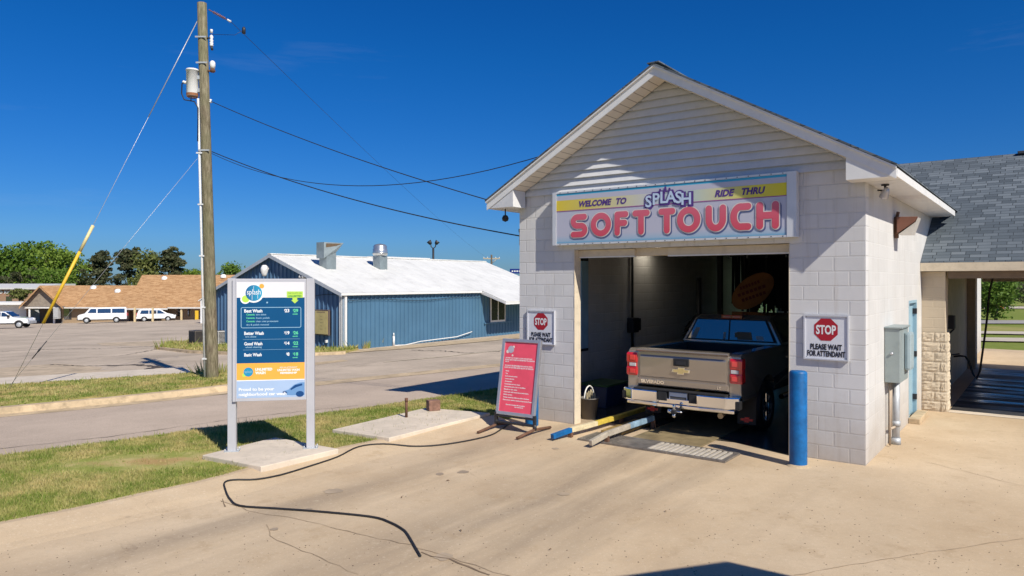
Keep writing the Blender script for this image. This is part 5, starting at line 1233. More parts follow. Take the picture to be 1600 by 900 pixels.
nl = N("logo_blue"); lgv = nl.co("Object"); s3 = nl.new("ShaderNodeSeparateXYZ"); nl.link(lgv, s3.inputs[0]); nl.col(nl.ramp(mrange(nl, s3.outputs[0], bx(.12), bx(.38)), [(0, (0.01, 0.09, 0.26)), (1, (0.03, 0.36, 0.56))])); nl.set(0.4)
flat("logo", nl.m, lambda q: q.disc(bx(.25), bz(.095), PW * .122, 0.003, 28, 0, Mf))
flat("logo_lettering", WHITEP, lambda q: (q.text("splash", 0.105, bx(.25), bz(.108), 0.0042, 0, Mf, align='CENTER', width=PW * .20), q.rect(bx(.222), bx(.227), bz(.155), bz(.11), .0042, 0, Mf), q.rect(bx(.245), bx(.249), bz(.085), bz(.035), .0042, 0, Mf), q.rect(bx(.305), bx(.31), bz(.145), bz(.11), .0042, 0, Mf)))
flat("arrow_lettering", paint("green_ink", (0.10, 0.32, 0.08)), lambda q: (q.text("DISCOUNTS ON", 0.030, bx(.855), bz(.104), 0.0035, 0, Mf, align='CENTER', width=PW * .2), q.text("UNLIMITED", 0.036, bx(.855), bz(.130), 0.0035, 0, Mf, align='CENTER', width=PW * .2, off=0.0015)))
def outline(q):
    r = 0.02; x0, x1, z0, z1 = bx(.065), bx(.945), bz(.395), bz(.22)
    p = []
    for cx, cz, a in ((x1 - r, z1 - r, 0), (x0 + r, z1 - r, 90), (x0 + r, z0 + r, 180), (x1 - r, z0 + r, 270)): p += arc(cx, cz, r, r, a, a + 90, 5)
    q.stroke(p, 0.004, 0.001, True, 0, Mf)
    for zf in (.495, .585): q.rect(bx(.09), bx(.93), bz(zf) - 0.0015, bz(zf) + 0.0015, 0.001, 0, Mf)
    q.disc(bx(.445), bz(.178), 0.012, 0.001, 12, 0, Mf)
flat("box_line", PALEI, outline)
def menu(q):
    for tx, zf, wd in (("Best Wash", .262, .265), ("Better Wash", .455, .285), ("Good Wash", .545, .265), ("Basic Wash", .64, .255)):
        q.text(tx, 0.062, bx(.11), bz(zf), 0.0015, 0, Mf, off=0.0018, width=PW * wd)
    for tx, zf in (("23", .262), ("19", .455), ("14", .545), ("8", .64)):
        q.text(tx, 0.062, bx(.775), bz(zf), 0.0015, 0, Mf, align='RIGHT', off=0.002); q.text("$", 0.036, bx(.715 if len(tx) > 1 else .745), bz(zf - .01), 0.0015, 0, Mf, align='RIGHT')
    q.text("UNLIMITED", 0.050, bx(.27), bz(.765), 0.0015, 0, Mf, off=0.002, width=PW * .25); q.text("WASH", 0.050, bx(.27), bz(.795), 0.0015, 0, Mf, off=0.002, width=PW * .15)
    q.text("ASK AN ATTENDANT", 0.030, bx(.76), bz(.748), 0.0015, 0, Mf, align='CENTER', width=PW * .26); q.text("UNLIMITED WASH", 0.042, bx(.76), bz(.773), 0.0015, 0, Mf, align='CENTER', off=0.0015, width=PW * .33); q.text("MEMBERSHIP", 0.036, bx(.76), bz(.797), 0.0015, 0, Mf, align='CENTER', off=0.0015, width=PW * .25)
    q.text("Proud to be your", 0.06, bx(.03), bz(.937), 0.0035, 0, Mf, off=0.002, width=PW * .52); q.text("neighborhood car wash", 0.06, bx(.03), bz(.98), 0.0035, 0, Mf, off=0.002, width=PW * .70)
flat("lettering", WHITEP, menu)
def green(q):
    for tx, zf in (("29", .262), ("26", .455), ("22", .545), ("18", .64)):
        q.text(tx, 0.062, bx(.905), bz(zf), 0.0015, 0, Mf, align='RIGHT', off=0.002); q.text("$", 0.036, bx(.845), bz(zf - .01), 0.0015, 0, Mf, align='RIGHT'); q.text("month", 0.026, bx(.86), bz(zf + .022), 0.0015, 0, Mf, align='CENTER', off=0.001)
    for zf in (.288, .317, .346): q.text("Ceramic", 0.034, bx(.14), bz(zf), 0.0015, 0, Mf, off=0.001, width=PW * .125)
flat("price_lettering", MINT, green)
def small(q):
    for tx, x, zf, wd in (("tire shine", .28, .288, .15), ("foam polish", .28, .317, .2), ("clear coat protectant", .28, .346, .33), ("dry & polish removal", .14, .375, .33), ("tire shine", .125, .478, .16), ("wheel cleaning", .125, .568, .24)):
        q.text(tx, 0.032, bx(x), bz(zf), 0.0015, 0, Mf, off=0.0005, width=PW * wd)
flat("small_lettering", PALEI, small)
flat("logo", CYAN, lambda q: q.disc(bx(.17), bz(.775), PW * .07, 0.002, 20, 0, Mf)); flat("logo_dot", LIME, lambda q: q.disc(bx(.11), bz(.80), PW * .03, 0.0015, 12, 0, Mf))
flat("logo_lettering", PALEI, lambda q: q.text("splash", 0.05, bx(.17), bz(.782), 0.0032, 0, Mf, align='CENTER', width=PW * .11))
def carp(q):
    q.poly([(bx(a), bz(c), 0.002) for a, c in ((.68, .965), (.70, .945), (.76, .935), (.84, .895), (.93, .876), (1.0, .874), (1.0, .985), (.80, .985), (.72, .98))], 0, Mf)
flat("car_picture", paint("steel_blue_print", (0.14, 0.28, 0.52)), carp)
flat("car_picture", paint("navy_print", (0.01, 0.06, 0.20)), lambda q: (q.poly([(bx(a), bz(c), 0.003) for a, c in ((.785, .93), (.86, .895), (.96, .885), (.97, .90), (.88, .915), (.80, .94))], 0, Mf), q.disc(bx(.93), bz(.975), PW * .06, 0.003, 16, 0, Mf, 0.75), q.poly([(bx(a), bz(c), 0.003) for a, c in ((.67, .955), (.70, .945), (.74, .955), (.74, .968), (.68, .966))], 0, Mf)))
for s in (-1, 1): b = MB(); b.box(s * h2 - 0.10, s * h2 + 0.10, -0.08, 0.08, 0, 0.012, bev=0.002); [b.tube([(s * h2 + dx, dy, 0), (s * h2 + dx, dy, 0.04)], 0.01, 8) for dx in (-0.085, 0.085) for dy in (-.06, .06)]; b.build("base_plate", GALV, mb_)
pp = gp(635, 652, MBZ); q = MB(); q.tube([(0, 0, 0), (0, 0, 0.33)], 0.024, 10); q.tube([(0, 0, 0.27), (0, 0, 0.335)], 0.029, 10); o = q.build("pipe_stub", RUST, None); o.location = (pp.x, pp.y, MBZ); tag(o, "short rusty pipe standing up from the empty concrete pad", "pipe")
pp = gp(677, 641, MBZ); q = MB(); q.box(-0.11, 0.11, -0.09, 0.09, 0, 0.19, bev=0.012); o = q.build("wood_block", mat("weathered_block_wood", (0.22, 0.12, 0.085), 0.9, var=0.35, sc=10, bump=0.3, dirt=0.4), None); o.location = (pp.x, pp.y, MBZ); o.rotation_euler = (0, 0, R(25)); tag(o, "small brown block on the empty concrete pad", "block")
# black cable across the concrete
cpx = [(800, 660), (785, 668), (770, 677), (745, 684), (700, 692), (650, 696.5), (600, 698), (560, 704), (528, 716.5), (490, 728), (440, 742), (400, 751), (365, 755), (351, 759), (352, 766), (360, 778), (375, 788), (430, 792), (500, 797), (580, 805), (610, 814), (630, 825), (638, 834), (648, 851), (657, 866)]
cp_ = [gp(x, y, 0.03) for x, y in cpx]
def kerb_h(p):
    d = 9.0
    for a_, c_ in zip(ledge[:-1], ledge[1:]):
        e = (c_ - a_).to_2d(); t_ = max(0, min(1, (p.to_2d() - a_.to_2d()).dot(e) / e.length_squared)); d = min(d, (p.to_2d() - a_.to_2d() - e * t_).length)
    return float(np.interp(d, [0, 0.02, 0.10, 0.30, 0.52, 0.66], [0.09, 0.085, 0.09, 0.055, 0.018, 0.004]))
fine = []
for i in range(len(cp_) - 1):
    p0, p1, p2, p3 = cp_[max(i - 1, 0)], cp_[i], cp_[i + 1], cp_[min(i + 2, len(cp_) - 1)]
    for k in range(4):
        t = k / 4; fine.append(0.5 * ((2 * p1) + (p2 - p0) * t + (2 * p0 - 5 * p1 + 4 * p2 - p3) * t * t + (3 * p1 - p0 - 3 * p2 + p3) * t ** 3))
fine.append(cp_[-1])
for p in fine: p.z = kerb_h(p) + 0.0115
q = MB(); q.tube(fine, 0.0108, 8); tag(q.build("air_hose", BLACK, None, uv=False), "black rubber hose snaking over the tan concrete from the pink board", "hose")
# twigs and leaves lying about
g_ = random.Random(11)
LEAFM = mat("dead_leaf", (0.17, 0.10, 0.05), 0.9, var=0.4, sc=20)
for k, (x, y) in enumerate(((628, 778), (1215, 735), (1040, 800), (1430, 702), (720, 830), (860, 860), (700, 752), (1115, 812))):
    p = gp(x, y); q = MB(); a = g_.uniform(0, 3); l = g_.uniform(.012, .032)
    q.add([(-l, 0, 0.008), (0, -l * .35, 0.014), (l, 0, 0.01), (0, l * .35, 0.02)], [(0, 1, 2, 3)], 0, False, RZ(a)); o = q.build("dead_leaf", LEAFM, None, uv=False); o.location = (p.x, p.y, 0)
    tag(o, "dead brown leaf lying on the tan concrete", "leaf", "dead leaves on the driveway")

# ------------------------------------------------------------------ canopy behind the camera whose gable shadow falls at the bottom of the view
th = R(-20.6); gdir = Vector((math.cos(th), math.sin(th), 0)); k_ = 0.647 * math.tan(SUN_EL)
tip = gp(1135, 877); Ht = 3.9; apex = tip - LH * (Ht / math.tan(SUN_EL)); apex.z = Ht
cn = thing("canopy", "gabled shelter behind the viewpoint whose peak shadow falls on the driveway", "shelter", (apex.x, apex.y, 0), th)
hwid = 1.9; ez = Ht - hwid * k_
b = MB(); b.prism([(-hwid, ez), (0, Ht), (hwid, ez), (hwid, ez - 0.1), (0, Ht - 0.1), (-hwid, ez - 0.1)], 'y', -3.0, 0.0); b.build("roof", SHINGLE_BLUE, cn)
b = MB(); b.prism([(-hwid + 0.1, ez - 0.1), (hwid - 0.1, ez - 0.1), (0, Ht - 0.12)], 'y', -0.15, -0.05); b.build("gable", WVINYL, cn)
for x in (-1.6, 1.6):
    for y in (-2.8, -0.2): b = MB(); b.box(x - 0.07, x + 0.07, y - 0.07, y + 0.07, 0, ez); b.build("post", WTRIM, cn)
# ------------------------------------------------------------------ utility pole with its fittings
pb = gp(332, 590, 0.14); PY = pb.y
pt = at(315.5, 5, PY)
up_ = thing("utility_pole", "tall weathered wooden utility pole on the verge behind the price board", "utility pole", pb)
def ponp(py): # point on the pole axis seen at photo row py, in pole coordinates
    t = (590 - py) / 585.0; return (pt - pb) * t
q = MB(); q.tube([ponp(590) - Vector((0, 0, 0.4)), ponp(590), ponp(420), ponp(200), ponp(5)], [0.165, 0.16, 0.15, 0.135, 0.122], 16); q.build("pole", POLEW, up_)
q = MB(); q.tube([ponp(588) + Vector((-0.175, -0.08, 0)), ponp(400) + Vector((-0.165, -0.08, 0)), ponp(155) + Vector((-0.145, -0.08, 0))], 0.03, 10)
for py in (560, 480, 400, 320, 240): q.box(-0.22, 0.02, -0.125, -0.10, -0.02, 0.02, M=T(*(ponp(py))))
q.build("riser_conduit", mat("dull_grey_conduit", (0.66, 0.66, 0.66), 0.6, dirt=0.3), up_)
q = MB()
for py in (60, 100, 236): q.box(-0.15, 0.15, -0.15, -0.135, -0.02, 0.02, M=T(*ponp(py)))
q.build("bolt_bracket", GALV, up_)
PS = PY / F       # metres per photo pixel at the pole
tf = thing("transformer", "white can transformer hung on the left of the wooden pole", "transformer", pb + ponp(131) + Vector((-0.30, -0.05, 0)))
q = MB(); q.lathe([(0, -0.36), (0.15, -0.36), (0.155, -0.34), (0.155, 0.33), (0.17, 0.335), (0.17, 0.36), (0.15, 0.385), (0, 0.40)], 20); q.build("tank", WPLAS, tf)
q = MB(); q.lathe([(0.1, -0.40), (0.15, -0.365)], 20); q.lathe([(0.156, -0.35), (0.157, -0.28)], 20); q.build("rusty_base", mat("rusty_tank_base", (0.35, 0.14, 0.06), 0.8, var=0.3), tf)
q = MB(); q.box(0.13, 0.22, -0.05, 0.05, 0.1, 0.2); q.box(0.13, 0.22, -0.05, 0.05, -0.25, -0.15); q.build("hanger", GALV, tf)
q = MB(); q.tube([(-0.15, -0.05, 0.0), (-0.26, -0.05, -0.02), (-0.27, -0.05, -0.3), (-0.2, -0.05, -0.46), (0.1, -0.1, -0.52), (0.2, -0.1, -0.7), (0.19, -0.1, -1.6)], 0.016, 8); q.tube([(0, -0.12, -0.36), (0.02, -0.12, -0.5)], 0.014, 6); q.build("cable", BLACK, tf)
q = MB(); q.lathe([(0.0, 0), (0.03, 0), (0.045, 0.02), (0.03, 0.05), (0.045, 0.07), (0.02, 0.1), (0, 0.12)], 10, M=T(-0.15, -0.05, 0.0) @ RY(R(-70))); q.build("bushing", WPLAS, tf)
def fitting(name, label, py, dx, build):
    o = thing(name, label, "insulator", pb + ponp(py) + Vector((dx, -0.02, 0))); build(o); return o
def f1(o):
    q = MB(); q.lathe([(0, 0), (0.03, 0), (0.055, 0.03), (0.03, 0.05), (0.055, 0.09), (0.03, 0.12), (0.055, 0.16), (0.03, 0.2), (0.05, 0.26), (0.03, 0.3), (0, 0.32)], 12, M=T(0, 0, -0.12)); q.tube([(0, 0, 0.25), (0.0, 0, 0.34)], 0.035, 10); q.build("porcelain", WPLAS, o)
    q = MB(); q.tube([(-0.12, 0, 0.1), (0, 0, 0.12)], 0.02); q.tube([(0, 0, -0.12), (0.02, 0, -0.22)], 0.035); q.build("bracket", DARK, o)
fitting("fuse_cutout", "white porcelain fuse cutout on the pole near its top", 66, 0.24, f1)
def f2(o):
    q = MB(); q.lathe([(0, -0.08), (0.06, -0.08), (0.075, 0.0), (0.075, 0.08), (0.04, 0.13), (0, 0.14)], 14); q.build("porcelain", WPLAS, o)
    q = MB(); q.box(-0.14, 0.07, -0.03, 0.03, -0.16, -0.12); q.tube([(0, 0, -0.18), (0, 0, -0.08)], 0.06); q.build("bracket", RUST, o)
fitting("surge_arrester", "squat white surge arrester on a rusty bracket below the fuse cutout", 103, 0.25, f2)
s0 = at(326, 15, PY); s1 = at(361, 34, PY + 0.3)
ins = thing("strain_insulator", "long brown strain insulator reaching from the pole top", "insulator", s0); d_ = s1 - s0
q = MB(); q.tube([(0, 0, 0), d_], 0.014, 8)
n_ = 8
Mi = T(0, 0, 0) @ d_.to_track_quat('Z', 'Y').to_matrix().to_4x4()
for i in range(n_): q.lathe([(0.014, 0), (0.045, 0.01), (0.045, 0.02), (0.014, 0.03)], 10, M=Mi @ T(0, 0, d_.length * (0.2 + 0.55 * i / n_)))
q.build("sheds", mat("brown_porcelain", (0.22, 0.10, 0.07), 0.3), ins)
q = MB(); q.tube([d_ * 0.82, d_], 0.03, 8); q.build("clamp", WPLAS, ins)
WIRE = mat("black_wire", (0.018, 0.018, 0.02), 0.6, var=0.1); GUYM = mat("grey_guy_wire", (0.50, 0.50, 0.50), 0.45, 0.5, var=0.1)
def wire(name, a, b_, sag, r, m, label, cat="wire", group=None):
    q = MB(); q.tube(catenary(a, b_, sag), r, 6); return tag(q.build(name, m, None, uv=False), label, cat, group)
pA = pb + ponp(158) + Vector((0.16, 0, 0)); wire("power_line", pA, L(-6.30, 0.3, 3.95), 0.14, 0.010, WIRE, "black wire from below the transformer to the left eave of the car wash", group="wires from the pole to the car wash")
pA2 = pb + ponp(237) + Vector((0.16, 0, 0))
wire("power_line", pA2, L(-5.85, 0.35, 3.33), 0.22, 0.012, WIRE, "lower black wire from the pole to the left wall of the car wash", group="wires from the pole to the car wash")
pA3 = pb + ponp(240) + Vector((0.16, 0, 0))
wire("power_line", pA3, L(-5.02, -0.2, 4.76), 0.72, 0.008, WIRE, "deeply sagging black wire from the pole to the left roof slope", group="wires from the pole to the car wash")
q = MB(); q.lathe([(0, 0), (0.02, 0), (0.045, 0.03), (0.02, 0.06), (0.04, 0.09), (0, 0.11)], 10, M=T(0, 0, -0.05)); q.tube([(0, 0, 0), (-0.15, 0, 0)], 0.012); tag(q.build("spool_insulator", WPLAS, None, uv=False), "white spool insulator where the upper wire leaves the pole", "insulator").location = pA
# guy wires with the yellow guard
an1, an2 = gp(13, 612, 0.1), gp(6, 614, 0.1)
topg = pb + ponp(31) + Vector((-0.12, 0, 0)); g2 = pb + ponp(240) + Vector((-0.13, 0, 0))
gw = thing("guy_wire", "upper guy wire from the pole top with a long yellow guard", "guy wire", an1)
q = MB(); q.tube([(0, 0, 0), topg - an1], 0.006, 6); q.tube([(topg - an1) * 0.72, (topg - an1)], 0.012, 6); q.build("wire", GUYM, gw)
dirg = topg - an1
def fr(py): return (612 - py) / (612 - 31.0)
q = MB(); q.tube([dirg * fr(513), dirg * fr(405.2)], 0.038, 12); q.build("guard", YEL, gw)
q = MB(); q.tube([dirg * fr(405), dirg * fr(365)], 0.040, 12); q.build("faded_sleeve", mat("faded_yellow_sleeve", (0.72, 0.60, 0.30), 0.5), gw)
gw2 = thing("guy_wire", "lower plain guy wire with a small grip, anchored beside the first", "guy wire", an2)
q = MB(); q.tube([(0, 0, 0), g2 - an2], 0.0045, 6); q.build("wire", GUYM, gw2)
q = MB(); q.lathe([(0, -0.08), (0.018, -0.06), (0.025, 0), (0.018, 0.06), (0, 0.08)], 10, M=T(*((g2 - an2) * 0.165)) @ (g2 - an2).to_track_quat('Z', 'Y').to_matrix().to_4x4()); q.tube([(g2 - an2) * 0.13, (g2 - an2) * 0.20], 0.012, 6); q.build("grip", DARK, gw2)

# ------------------------------------------------------------------ blue metal building
B0 = gp(535, 548); BW, BL = 10.0, 15.6
bb_ = thing("metal_building", "low blue ribbed metal building with a white metal roof", "building", (B0.x, B0.y, 0), CWROT)   # x toward the viewer's right along its gable, y along the long wall
zE = CAMZ - 15.5 / F * B0.y; zR = zE + 1.72; zG = B0.z - 0.9
def ribbed(mb, p0, p1, z0, z1f, pitch=0.305, out=None, n=None):
    """thin wall from p0 to p1 with raised ribs; z1f gives the top at a distance along it"""
    d = Vector((p1[0] - p0[0], p1[1] - p0[1])); ln = d.length; d.normalize(); nn = Vector(out)
    k = int(ln / pitch); prof = []
    for i in range(k + 1):
        s = i * pitch
        for ds, o in ((0.0, 0.0), (0.02, 0.045), (0.06, 0.045), (0.08, 0.0)):
            if s + ds < ln: prof.append((s + ds, o))
    prof.append((ln, 0.0))
    vs = []
    for s, o in prof:
        x, y = p0[0] + d.x * s + nn.x * o, p0[1] + d.y * s + nn.y * o
        vs += [(x, y, z0), (x, y, z1f(s))]
    mb.add(vs, [[2 * i, 2 * i + 2, 2 * i + 3, 2 * i + 1] for i in range(len(prof) - 1)])
q = MB(); ribbed(q, (0, 0), (0, BL), zG, lambda s: zE - 0.02, 0.26, (1, 0)); q.build("long_wall", BLUEM, bb_)
q = MB(); ribbed(q, (-BW, 0), (0, 0), zG, lambda s: zE + (zR - zE) * (1 - abs(s - BW / 2) / (BW / 2)) - 0.04, 0.30, (0, -1)); q.build("gable_wall", mat("dark_blue_ribbed_metal", (0.075, 0.155, 0.28), 0.42, 0.1, var=0.1, sc=0.6), bb_)
q = MB(); q.poly([(-BW, BL, zG), (0, BL, zG), (0, BL, zE), (-BW / 2, BL, zR - .04), (-BW, BL, zE)]); q.poly([(-BW, 0.02, zG), (-BW, BL, zG), (-BW, BL, zE), (-BW, 0.02, zE)]); q.build("back_wall", BLUEM, bb_)
q = MB()
for s in (0, 1):
    xe = 0.18 if s else -BW - 0.18; ze = zE - 0.06
    pts = [(xe, -0.22, ze), (-BW / 2, -0.22, zR), (-BW / 2, BL + 0.2, zR), (xe, BL + 0.2, ze)]
    q.poly(pts); q.poly([(x, y, z - 0.04) for x, y, z in pts][::-1])
    k = int(BL / 0.6)
    for i in range(k + 1):
        y = -0.15 + i * 0.6; q.add([(xe, y, ze + .004), (xe, y + 0.04, ze + .02), (-BW / 2, y + 0.04, zR + .02), (-BW / 2, y, zR + .004), (xe, y + 0.08, ze + .004), (-BW / 2, y + 0.08, zR + .004)], [(0, 1, 2, 3), (1, 4, 5, 2)])
q.box(-BW / 2 - 0.12, -BW / 2 + 0.12, -0.22, BL + 0.2, zR - 0.01, zR + 0.035)
bro = q.build("roof", WROOF, bb_, fix=False)
q = MB()
for s in (0, 1):
    xe = 0.19 if s else -BW - 0.19
    q.add([(xe, -0.225, zE - 0.06), (-BW / 2, -0.225, zR), (-BW / 2, -0.225, zR - 0.17), (xe, -0.225, zE - 0.22), (xe, -0.20, zE - 0.06), (-BW / 2, -0.20, zR), (-BW / 2, -0.2, zR - 0.17), (xe, -0.2, zE - 0.22)], [(0, 1, 2, 3), (4, 7, 6, 5), (3, 2, 6, 7), (0, 3, 7, 4)])
q.build("rake_trim", mat("pale_metal_trim", (0.58, 0.60, 0.64), 0.4, 0.2), bb_)
q = MB(); q.box(0.035, 0.20, -0.2, 9.2, zE - 0.17, zE - 0.065, bev=0.01); q.build("gutter", WTRIM, bb_)
q = MB(); q.box(0.03, 0.13, 0.05, 0.15, B0.z + 0.05, zE - 0.15, bev=0.008); q.box(0.03, 0.035, 0.0, 0.05, zG, zE - 0.1); q.tube([(0.08, 0.1, B0.z + 0.1), (0.2, 0.1, B0.z + 0.02)], 0.05); q.build("downspout", WTRIM, bb_)
q = MB(); q.box(-0.16, 0.02, -0.045, -0.031, zG, zE - 0.2); q.build("corner_trim", WTRIM, bb_)
# drive-through window with its little roof
q = MB(); q.prism([(0.19, zE - 0.055), (1.75, zE - 0.60), (1.75, zE - 0.66), (0.19, zE - 0.115)], 'y', 9.25, 15.0); q.build("awning_roof", WROOF, bb_)
q = MB(); q.prism([(0.02, zE - 0.10), (0.19, zE - 0.12), (1.74, zE - 0.665), (1.74, zE - 0.74), (0.02, zE - 0.20)], 'y', 9.22, 9.25); q.box(1.68, 1.75, 9.25, 15.0, zE - 0.76, zE - 0.665); q.build("awning_fascia", WTRIM, bb_)
q = MB(); q.box(0.04, 0.09, 10.05, 11.35, zE - 1.80, zE - 0.40); wn_ = q.build("window", WTRIM, bb_)
q = MB(); q.box(0.091, 0.096, 10.12, 10.66, zE - 1.68, zE - 0.47); q.box(0.091, 0.096, 10.74, 11.28, zE - 1.68, zE - 0.47); q.build("pane", mat("dull_dark_glass", (0.015, 0.018, 0.02), 0.15, var=0.2, spec=0.4), wn_)
q = MB(); q.box(0.04, 0.10, 9.55, 11.9, zE - 1.86, zE - 1.78); q.build("window_shelf", BLUEM, bb_)
q = MB(); q.tube([(0.04 + 0.05, y, zE - 0.42 + 0.06 * math.sin(y)) for y in [0.2 + 0.5 * i for i in range(19)]], 0.012, 6); q.build("cable", WIRE, bb_)
q = MB(); q.tube([(-y, -0.06, zE - 0.18 + 0.05 * math.sin(y * 2)) for y in [0.1 + 0.4 * i for i in range(8)]], 0.012, 6); q.build("cable", WIRE, bb_)
pipe = [(0.10, 2.9, B0.z + 0.02), (0.14, 3.6, B0.z - 0.0), (0.16, 4.6, B0.z + 0.10), (0.16, 5.8, B0.z + 0.13), (0.16, 7.2, B0.z + 0.16), (0.16, 8.2, B0.z + 0.32), (0.16, 8.4, B0.z + 0.36)]
q = MB(); q.tube(pipe, 0.022, 8); q.tube([(0.1, 2.9, B0.z + 0.0), (0.1, 2.9, B0.z + 0.45)], 0.05, 8); q.tube([(0.1, 2.9, B0.z + 0.45), (0.1, 2.9, B0.z + 0.6)], 0.03, 8); q.build("drain_pipe", WTRIM, bb_)
q = MB(); q.tube([(0, 0, 0.0), (0, 0, 0.1)], 0.05); q.lathe([(0.0, 0.22), (0.10, 0.20), (0.17, 0.06), (0.17, -0.06), (0.12, -0.22), (0.10, -0.30), (0.0, -0.32)], 16, M=T(0, -0.18, 0.02)); q.tube([(0, 0.0, 0.15), (0, -0.18, 0.2)], 0.03)
o = q.build("yard_light", WPLAS, None, uv=False); o.location = B0 * 1.0; o.rotation_euler = (0, 0, CWROT)
def BLoc(x, y, z): return Vector((B0.x + x * UX - y * UY, B0.y + x * UY + y * UX, z))
o.location = BLoc(-BW / 2 - 0.05, -0.25, zR - 0.75); tag(o, "round white yard light under the peak of the blue gable", "lamp")
q = MB(); q.box(-0.06, 0.06, -0.08, 0, 0, 0.08); 
for s in (-1, 1): q.lathe([(0, 0), (0.045, 0), (0.085, 0.14), (0, 0.13)], 10, M=T(s * 0.05, -0.06, 0.05) @ RY(R(60 * s)) @ RX(R(30)))
o = q.build("security_light", WPLAS, None, uv=False); o.location = BLoc(-2.6, -0.04, zE + 0.55); o.rotation_euler = (0, 0, CWROT); tag(o, "twin white security light on the blue gable right of its middle", "lamp")
# vents on the roof
zrf = lambda x: zE - 0.06 + (zR - zE + 0.06) * (0.18 - x) / (BW / 2 + 0.18)
def onroof(px, py):
    best = None
    for i in range(400):
        Y = 25 + i * 0.06; p = at(px, py, Y); dx, dy = p.x - B0.x, p.y - B0.y; lx, ly = dx * UX + dy * UY, -dx * UY + dy * UX
        if lx < 0.2 and p.z <= zrf(lx): return lx, ly
    return -2, 5
vx, vy = onroof(512, 418)
v1 = thing("hooded_vent", "tall hooded metal vent on the white roof, the left one", "roof vent", BLoc(vx, vy, zrf(vx)), CWROT)
VENTM = mat("grey_duct_metal", (0.30, 0.35, 0.36), 0.5, 0.45, var=0.15, dirt=0.25)
q = MB(); q.box(-0.28, 0.28, -0.28, 0.28, -0.3, 0.75, bev=0.01); q.build("duct", VENTM, v1)
q = MB(); q.add([(-0.30, -0.42, 0.42), (0.26, -0.42, 0.42), (0.26, -0.42, 1.18), (-0.30, -0.42, 1.18), (-0.30, 0.30, 0.75), (0.30, 0.30, 0.75), (0.62, 0.45, 1.16), (-0.30, 0.30, 1.2)], [(0, 1, 2, 3), (3, 2, 6, 7), (0, 3, 7, 4), (1, 5, 6, 2), (0, 4, 5, 1)]); q.build("hood", VENTM, v1)
q = MB(); q.add([(0.24, -0.30, 0.78), (0.275, 0.26, 0.80), (0.56, 0.36, 1.12), (0.30, -0.33, 1.12)], [(0, 1, 2, 3)], M=T(0.03, -0.02, 0)); q.build("opening", mat("vent_rust", (0.14, 0.09, 0.05), 0.8), v1)
vx, vy = onroof(594, 419)
v2 = thing("fan_vent", "round capped exhaust fan on a square duct on the white roof", "roof vent", BLoc(vx, vy, zrf(vx)), CWROT)
q = MB(); q.box(-0.26, 0.26, -0.26, 0.26, -0.3, 0.62, bev=0.01); q.build("duct", VENTM, v2)
q = MB(); q.lathe([(0.0, 0.64), (0.36, 0.64), (0.38, 0.70), (0.38, 0.95), (0.34, 1.0), (0.36, 1.1), (0.28, 1.2), (0.0, 1.26)], 20); q.lathe([(0.385, 0.72), (0.40, 0.75), (0.385, 0.78)], 20); q.build("fan_cap", mat("bright_fan_metal", (0.6, 0.6, 0.58), 0.3, 0.8, dirt=0.2), v2)
q = MB(); q.box(0.0, 0.03, 0, 1.5, 0, 0.05); q.box(-0.8, -0.3, 2, 6.5, 0.02, 0.16, bev=0.01)
o = q.build("roof_box", WROOF, None, uv=False); o.location = BLoc(-BW / 2 - 0.1, 4.6, zR - 0.05); o.rotation_euler = (0, 0, CWROT); tag(o, "low white box and rail on the ridge of the white roof", "roof box")
# yellowed sign and AC units by the gable
sp_ = BLoc(-1.25, -0.06, 0)
ys_ = thing("wall_sign", "weathered yellow sign panel in a dark frame on the blue gable wall", "sign", (sp_.x, sp_.y, B0.z + 0.62), CWROT)
q = MB(); q.box(-0.52, 0.52, -0.10, 0.0, 0, 1.12, bev=0.02); q.build("frame", mat("rusty_sign_frame", (0.12, 0.09, 0.08), 0.6), ys_)
q = MB(); q.box(-0.47, 0.47, -0.112, -0.101, 0.05, 1.06); pnl2 = q.build("panel", mat("yellowed_panel", (0.58, 0.47, 0.20), 0.5, var=0.15, sc=2, dirt=0.35), ys_)
q = MB(); Ms = XZ(0, -0.1135, 0); q.text("YOUR NAME", 0.11, 0, 0.95, 0, 0, Ms, align='CENTER', width=0.6, off=0.004) if False else None
q.rect(-0.28, 0.3, 0.98, 1.03, 0, 0, Ms)
for k in range(5): q.rect(-0.06 + 0.03 * (k % 2), 0.10 + 0.04 * (k % 3), 0.82 - k * 0.14, 0.84 - k * 0.14, 0, 0, Ms)
q.build("faded_marks", mat("faded_ink", (0.30, 0.22, 0.12), 0.7), pnl2)
q = MB(); q.box(0, 0.09, -0.10, 0, 0, 0.12, bev=0.008); o = q.build("outlet_box", WPLAS, None, uv=False); o.location = BLoc(-1.0, -0.04, B0.z + 0.30); o.rotation_euler = (0, 0, CWROT); tag(o, "small white outlet box low on the blue gable wall", "outlet box")
def ac(px, py, s, m, label):
    p = gp(px, py, 0.1); o = thing("air_conditioner", label, "air conditioner", p, CWROT, "outdoor units beside the blue gable")
    q = MB(); q.box(-0.36 * s, 0.36 * s, -0.36 * s, 0.36 * s, 0.03, 0.78 * s, bev=0.02); q.build("case", m, o)
    q = MB()
    for k in range(9): q.box(-0.33 * s, 0.33 * s, -0.375 * s, -0.362 * s, (0.12 + k * 0.07) * s, (0.15 + k * 0.07) * s); q.box(0.362 * s, 0.375 * s, -0.33 * s, 0.33 * s, (0.12 + k * 0.07) * s, (0.15 + k * 0.07) * s)
    q.build("louvres", DARK, o)
    q = MB(); q.lathe([(0, 0.80 * s), (0.27 * s, 0.79 * s), (0.28 * s, 0.76 * s)], 16); q.build("fan_guard", DARK, o)
